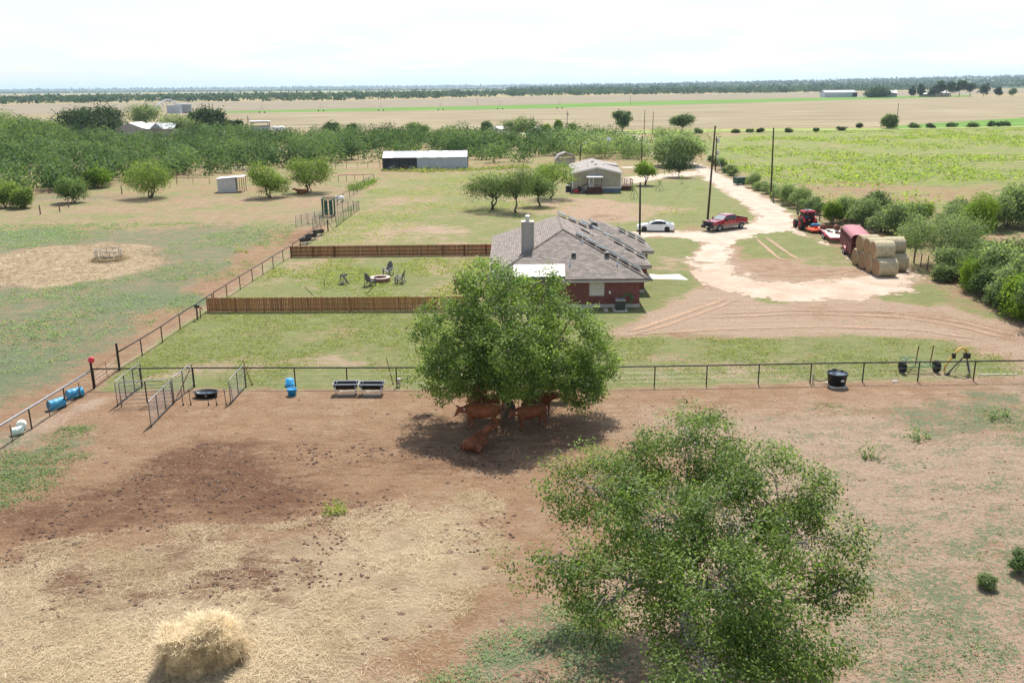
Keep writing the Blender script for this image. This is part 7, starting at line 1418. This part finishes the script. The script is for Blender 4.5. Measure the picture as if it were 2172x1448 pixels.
# dung and clods: many small lumps
def lumps(name, label, poly, n, seed, r0, r1, dens, hz=.22, m='manure'):
    X, Y = scat(poly, n, seed, dens); rng = np.random.default_rng(seed + 1); n = len(X); k = 7; r = (r0 + (r1 - r0) * rng.random(n) ** 3)
    rings = []; a = np.linspace(0, 2 * np.pi, k, endpoint=False)[None, :] + rng.random((n, 1)) * 6
    tri = []
    jr = rng.uniform(.65, 1.25, (n, k)); Rg = [(1.0, 0.0), (.78, hz * .75), (.3, hz)]
    Vs = np.stack([np.stack([X[:, None] + np.cos(a) * jr * r[:, None] * f, Y[:, None] + np.sin(a) * jr * r[:, None] * f * .9, np.broadcast_to((r * h)[:, None] + .004, (n, k))], -1) for f, h in Rg], 1)
    quads = []
    for l in range(2):
        for j in range(k): jj = (j + 1) % k; quads.append(np.stack([Vs[:, l, j], Vs[:, l, jj], Vs[:, l + 1, jj], Vs[:, l + 1, j]], 1))
    for j in range(0, k - 2, 2): quads.append(np.stack([Vs[:, 2, 0], Vs[:, 2, j + 1], Vs[:, 2, min(j + 2, k - 1)], Vs[:, 2, min(j + 3, k - 1)]], 1))
    o = add(name, quads_mesh(name, np.concatenate(quads)), M[m]); return L(o, label, 'dung', kind='stuff')
PEN = [(-100, 1000), (200, 850), (620, 840), (1300, 835), (1500, 900), (1150, 1000), (1110, 1448), (-300, 1500)]
lumps('dung_pats', 'dark dung pats and clods scattered over the pen', PEN, 300, 41, .05, .17, lambda x, y: np.clip((fbm(x * .35, y * .35, 14) - .35) * 4, .05, 1))
lumps('dung_crumbs', 'fine dark dung crumbs on the trampled middle of the pen', [(-50, 1230), (120, 1060), (420, 940), (700, 950), (1100, 930), (1100, 1150), (700, 1250), (400, 1300), (-50, 1330)], 1700, 43, .03, .10, lambda x, y: np.clip((fbm(x * .5, y * .5, 21) - .42) * 6, .02, 1), .5)
lumps('soil_clods', 'small red soil clods on the right side of the pen', [(1300, 840), (2172, 815), (2400, 1400), (1850, 1448), (1300, 1448), (1120, 1300), (1200, 950)], 420, 45, .03, .10, lambda x, y: np.clip((fbm(x * .5, y * .5, 27) - .38) * 4, .05, 1), .35, 'clod')
# low weeds and tufts
def weeds(name, label, poly, n, seed, leaf, sz, per, spread, hgt, dens=None, up=.6):
    X, Y = scat(poly, n, seed, dens); rng = np.random.default_rng(seed + 5); m = rng.poisson(per, len(X)) + 3; ci = np.repeat(np.arange(len(X)), m); s = rng.uniform(.5, 1.5, len(X))
    P = np.stack([X[ci] + rng.normal(0, 1, len(ci)) * spread * s[ci], Y[ci] + rng.normal(0, 1, len(ci)) * spread * s[ci], np.abs(rng.normal(0, 1, len(ci))) * hgt * s[ci] + .015], -1)
    t = np.clip(rng.uniform(.1, .8, len(X))[ci] + rng.normal(0, .2, len(ci)), 0, 1); o = add(name, quads_mesh(name, leaf_quads(rng, P, sz, sz * .65, up), 4, t), M[leaf]); return L(o, label, 'weeds', kind='stuff')
pd = lambda sx, lo, s, k=5: (lambda x, y: np.clip((fbm(x * sx, y * sx, s) - lo) * k, 0, 1))
weeds('pen_weeds', 'low grey-green weeds creeping over the right side of the pen', [(1330, 880), (1700, 860), (2172, 830), (2500, 850), (2500, 1500), (1280, 1500), (1130, 1320), (1500, 1000)], 2600, 51, 'leaf_weed', .075, 9, .16, .035, pd(.22, .5, 61, 6))
weeds('pen_weeds', 'low green weed mats at the left side of the pen', [(-150, 960), (60, 905), (240, 905), (200, 980), (60, 1075), (-150, 1100)], 750, 52, 'leaf_weed', .10, 10, .2, .04, pd(.25, .42, 62))
weeds('pen_weeds', 'green weeds under the near tree', [(1080, 1290), (1330, 1280), (1300, 1500), (860, 1500)], 420, 53, 'leaf_weed', .075, 11, .16, .04, pd(.3, .4, 63))
RINGP = PX([(-100, 606), (-100, 545), (0, 538), (100, 526), (230, 516), (310, 524), (375, 552), (300, 573), (200, 591), (100, 605)])
weeds('paddock_weeds', 'blue-green weed cover over the left paddock', [(-400, 900), (-300, 480), (640, 470), (600, 520), (430, 640), (200, 820), (0, 920)], 4600, 54, 'leaf_weed', .16, 8, .32, .07, lambda x, y: pd(.12, .42, 64)(x, y) * (poly_sd(x, y, RINGP) < -1.0))
weeds('lawn_tufts', 'uneven grass tufts of the mown yard', [(215, 822), (254, 790), (430, 664), (940, 664), (1320, 716), (2000, 718), (2160, 765), (2160, 800), (1300, 815), (620, 815)], 5200, 56, 'leaf_tuft', .12, 4, .24, .02, pd(.25, .38, 66))
weeds('yard_tufts', 'uneven grass tufts of the back yards', [(450, 652), (618, 548), (1050, 548), (1040, 640)], 2600, 57, 'leaf_tuft', .16, 4, .25, .035, pd(.2, .45, 67))
weeds('yard_tufts', 'uneven grass tufts of the lawn between the houses', [(660, 515), (800, 388), (1000, 366), (1200, 366), (1320, 415), (1480, 395), (1595, 465), (1480, 485), (1330, 485), (1190, 450), (1050, 515)], 3400, 58, 'leaf_tuft', .2, 3, .4, .03, pd(.1, .47, 68))
weeds('field_weeds', 'yellow-green weed growth over the big right field', [(1500, 335), (1600, 284), (2172, 273), (2700, 265), (2700, 460), (2172, 440), (1900, 438), (1740, 420), (1600, 375)], 7500, 59, 'leaf_field', .55, 5, .9, .16, pd(.045, .42, 69))
weeds('barn_weeds', 'rank green weeds along the foot of the barn and the fence', [(808, 363), (812, 361), (995, 359), (1120, 352), (1125, 357), (1000, 364), (900, 366)], 260, 60, 'leaf_tuft', .4, 8, .4, .25)
weeds('fence_weeds', 'tall weeds at the far corner of the climbing pipe fence', [(742, 395), (795, 381), (797, 388), (770, 402), (740, 408)], 160, 61, 'leaf_huisache', .3, 8, .4, .3)
for i, (x, y, k, lf) in enumerate(((710, 1085, .30, 0), (1845, 968, .42, 0), (2118, 885, .55, 0), (1950, 930, .35, 0), (505, 530, .6, 0), (95, 715, .7, 0))):
    weeds('weed_clump', ['small bright weed clump alone in the brown pen', 'weed clump with dry stems in the right pen', 'dark weed clump near the right fence end', 'small weed clump in the middle of the right pen', 'tall weed clump by the bare strip in the paddock', 'dark weed clump on the left paddock slope'][i], [(x - 12 - 18 * k, y - 4), (x + 12 + 18 * k, y - 4), (x + 12 + 18 * k, y + 4 + 6 * k), (x - 12 - 18 * k, y + 4 + 6 * k)], 6, 70 + i, 'leaf_tuft' if i in (0, 4) else 'leaf_weed', .14, 30, .16, .2 * (1 + k), None, .1)

# ------------------------------------------------------------------ haze: the summer air
hz = MB().box((0, 12500, 74), (36000, 29000, 150)).build('haze', None); L(hz, 'pale summer haze over the plain', 'haze', kind='stuff')
mh_ = bpy.data.materials.new('haze_air'); mh_.use_nodes = True; t = mh_.node_tree; t.nodes.clear(); ov = N(t, 'ShaderNodeOutputMaterial'); pv = N(t, 'ShaderNodeVolumePrincipled'); pv.inputs['Color'].default_value = (.66, .84, 1.0, 1); pv.inputs['Density'].default_value = .000065; pv.inputs['Anisotropy'].default_value = .35
t.links.new(pv.outputs[0], ov.inputs['Volume']); hz.data.materials.clear(); hz.data.materials.append(mh_); mh_.cycles.homogeneous_volume = True if hasattr(mh_.cycles, 'homogeneous_volume') else None
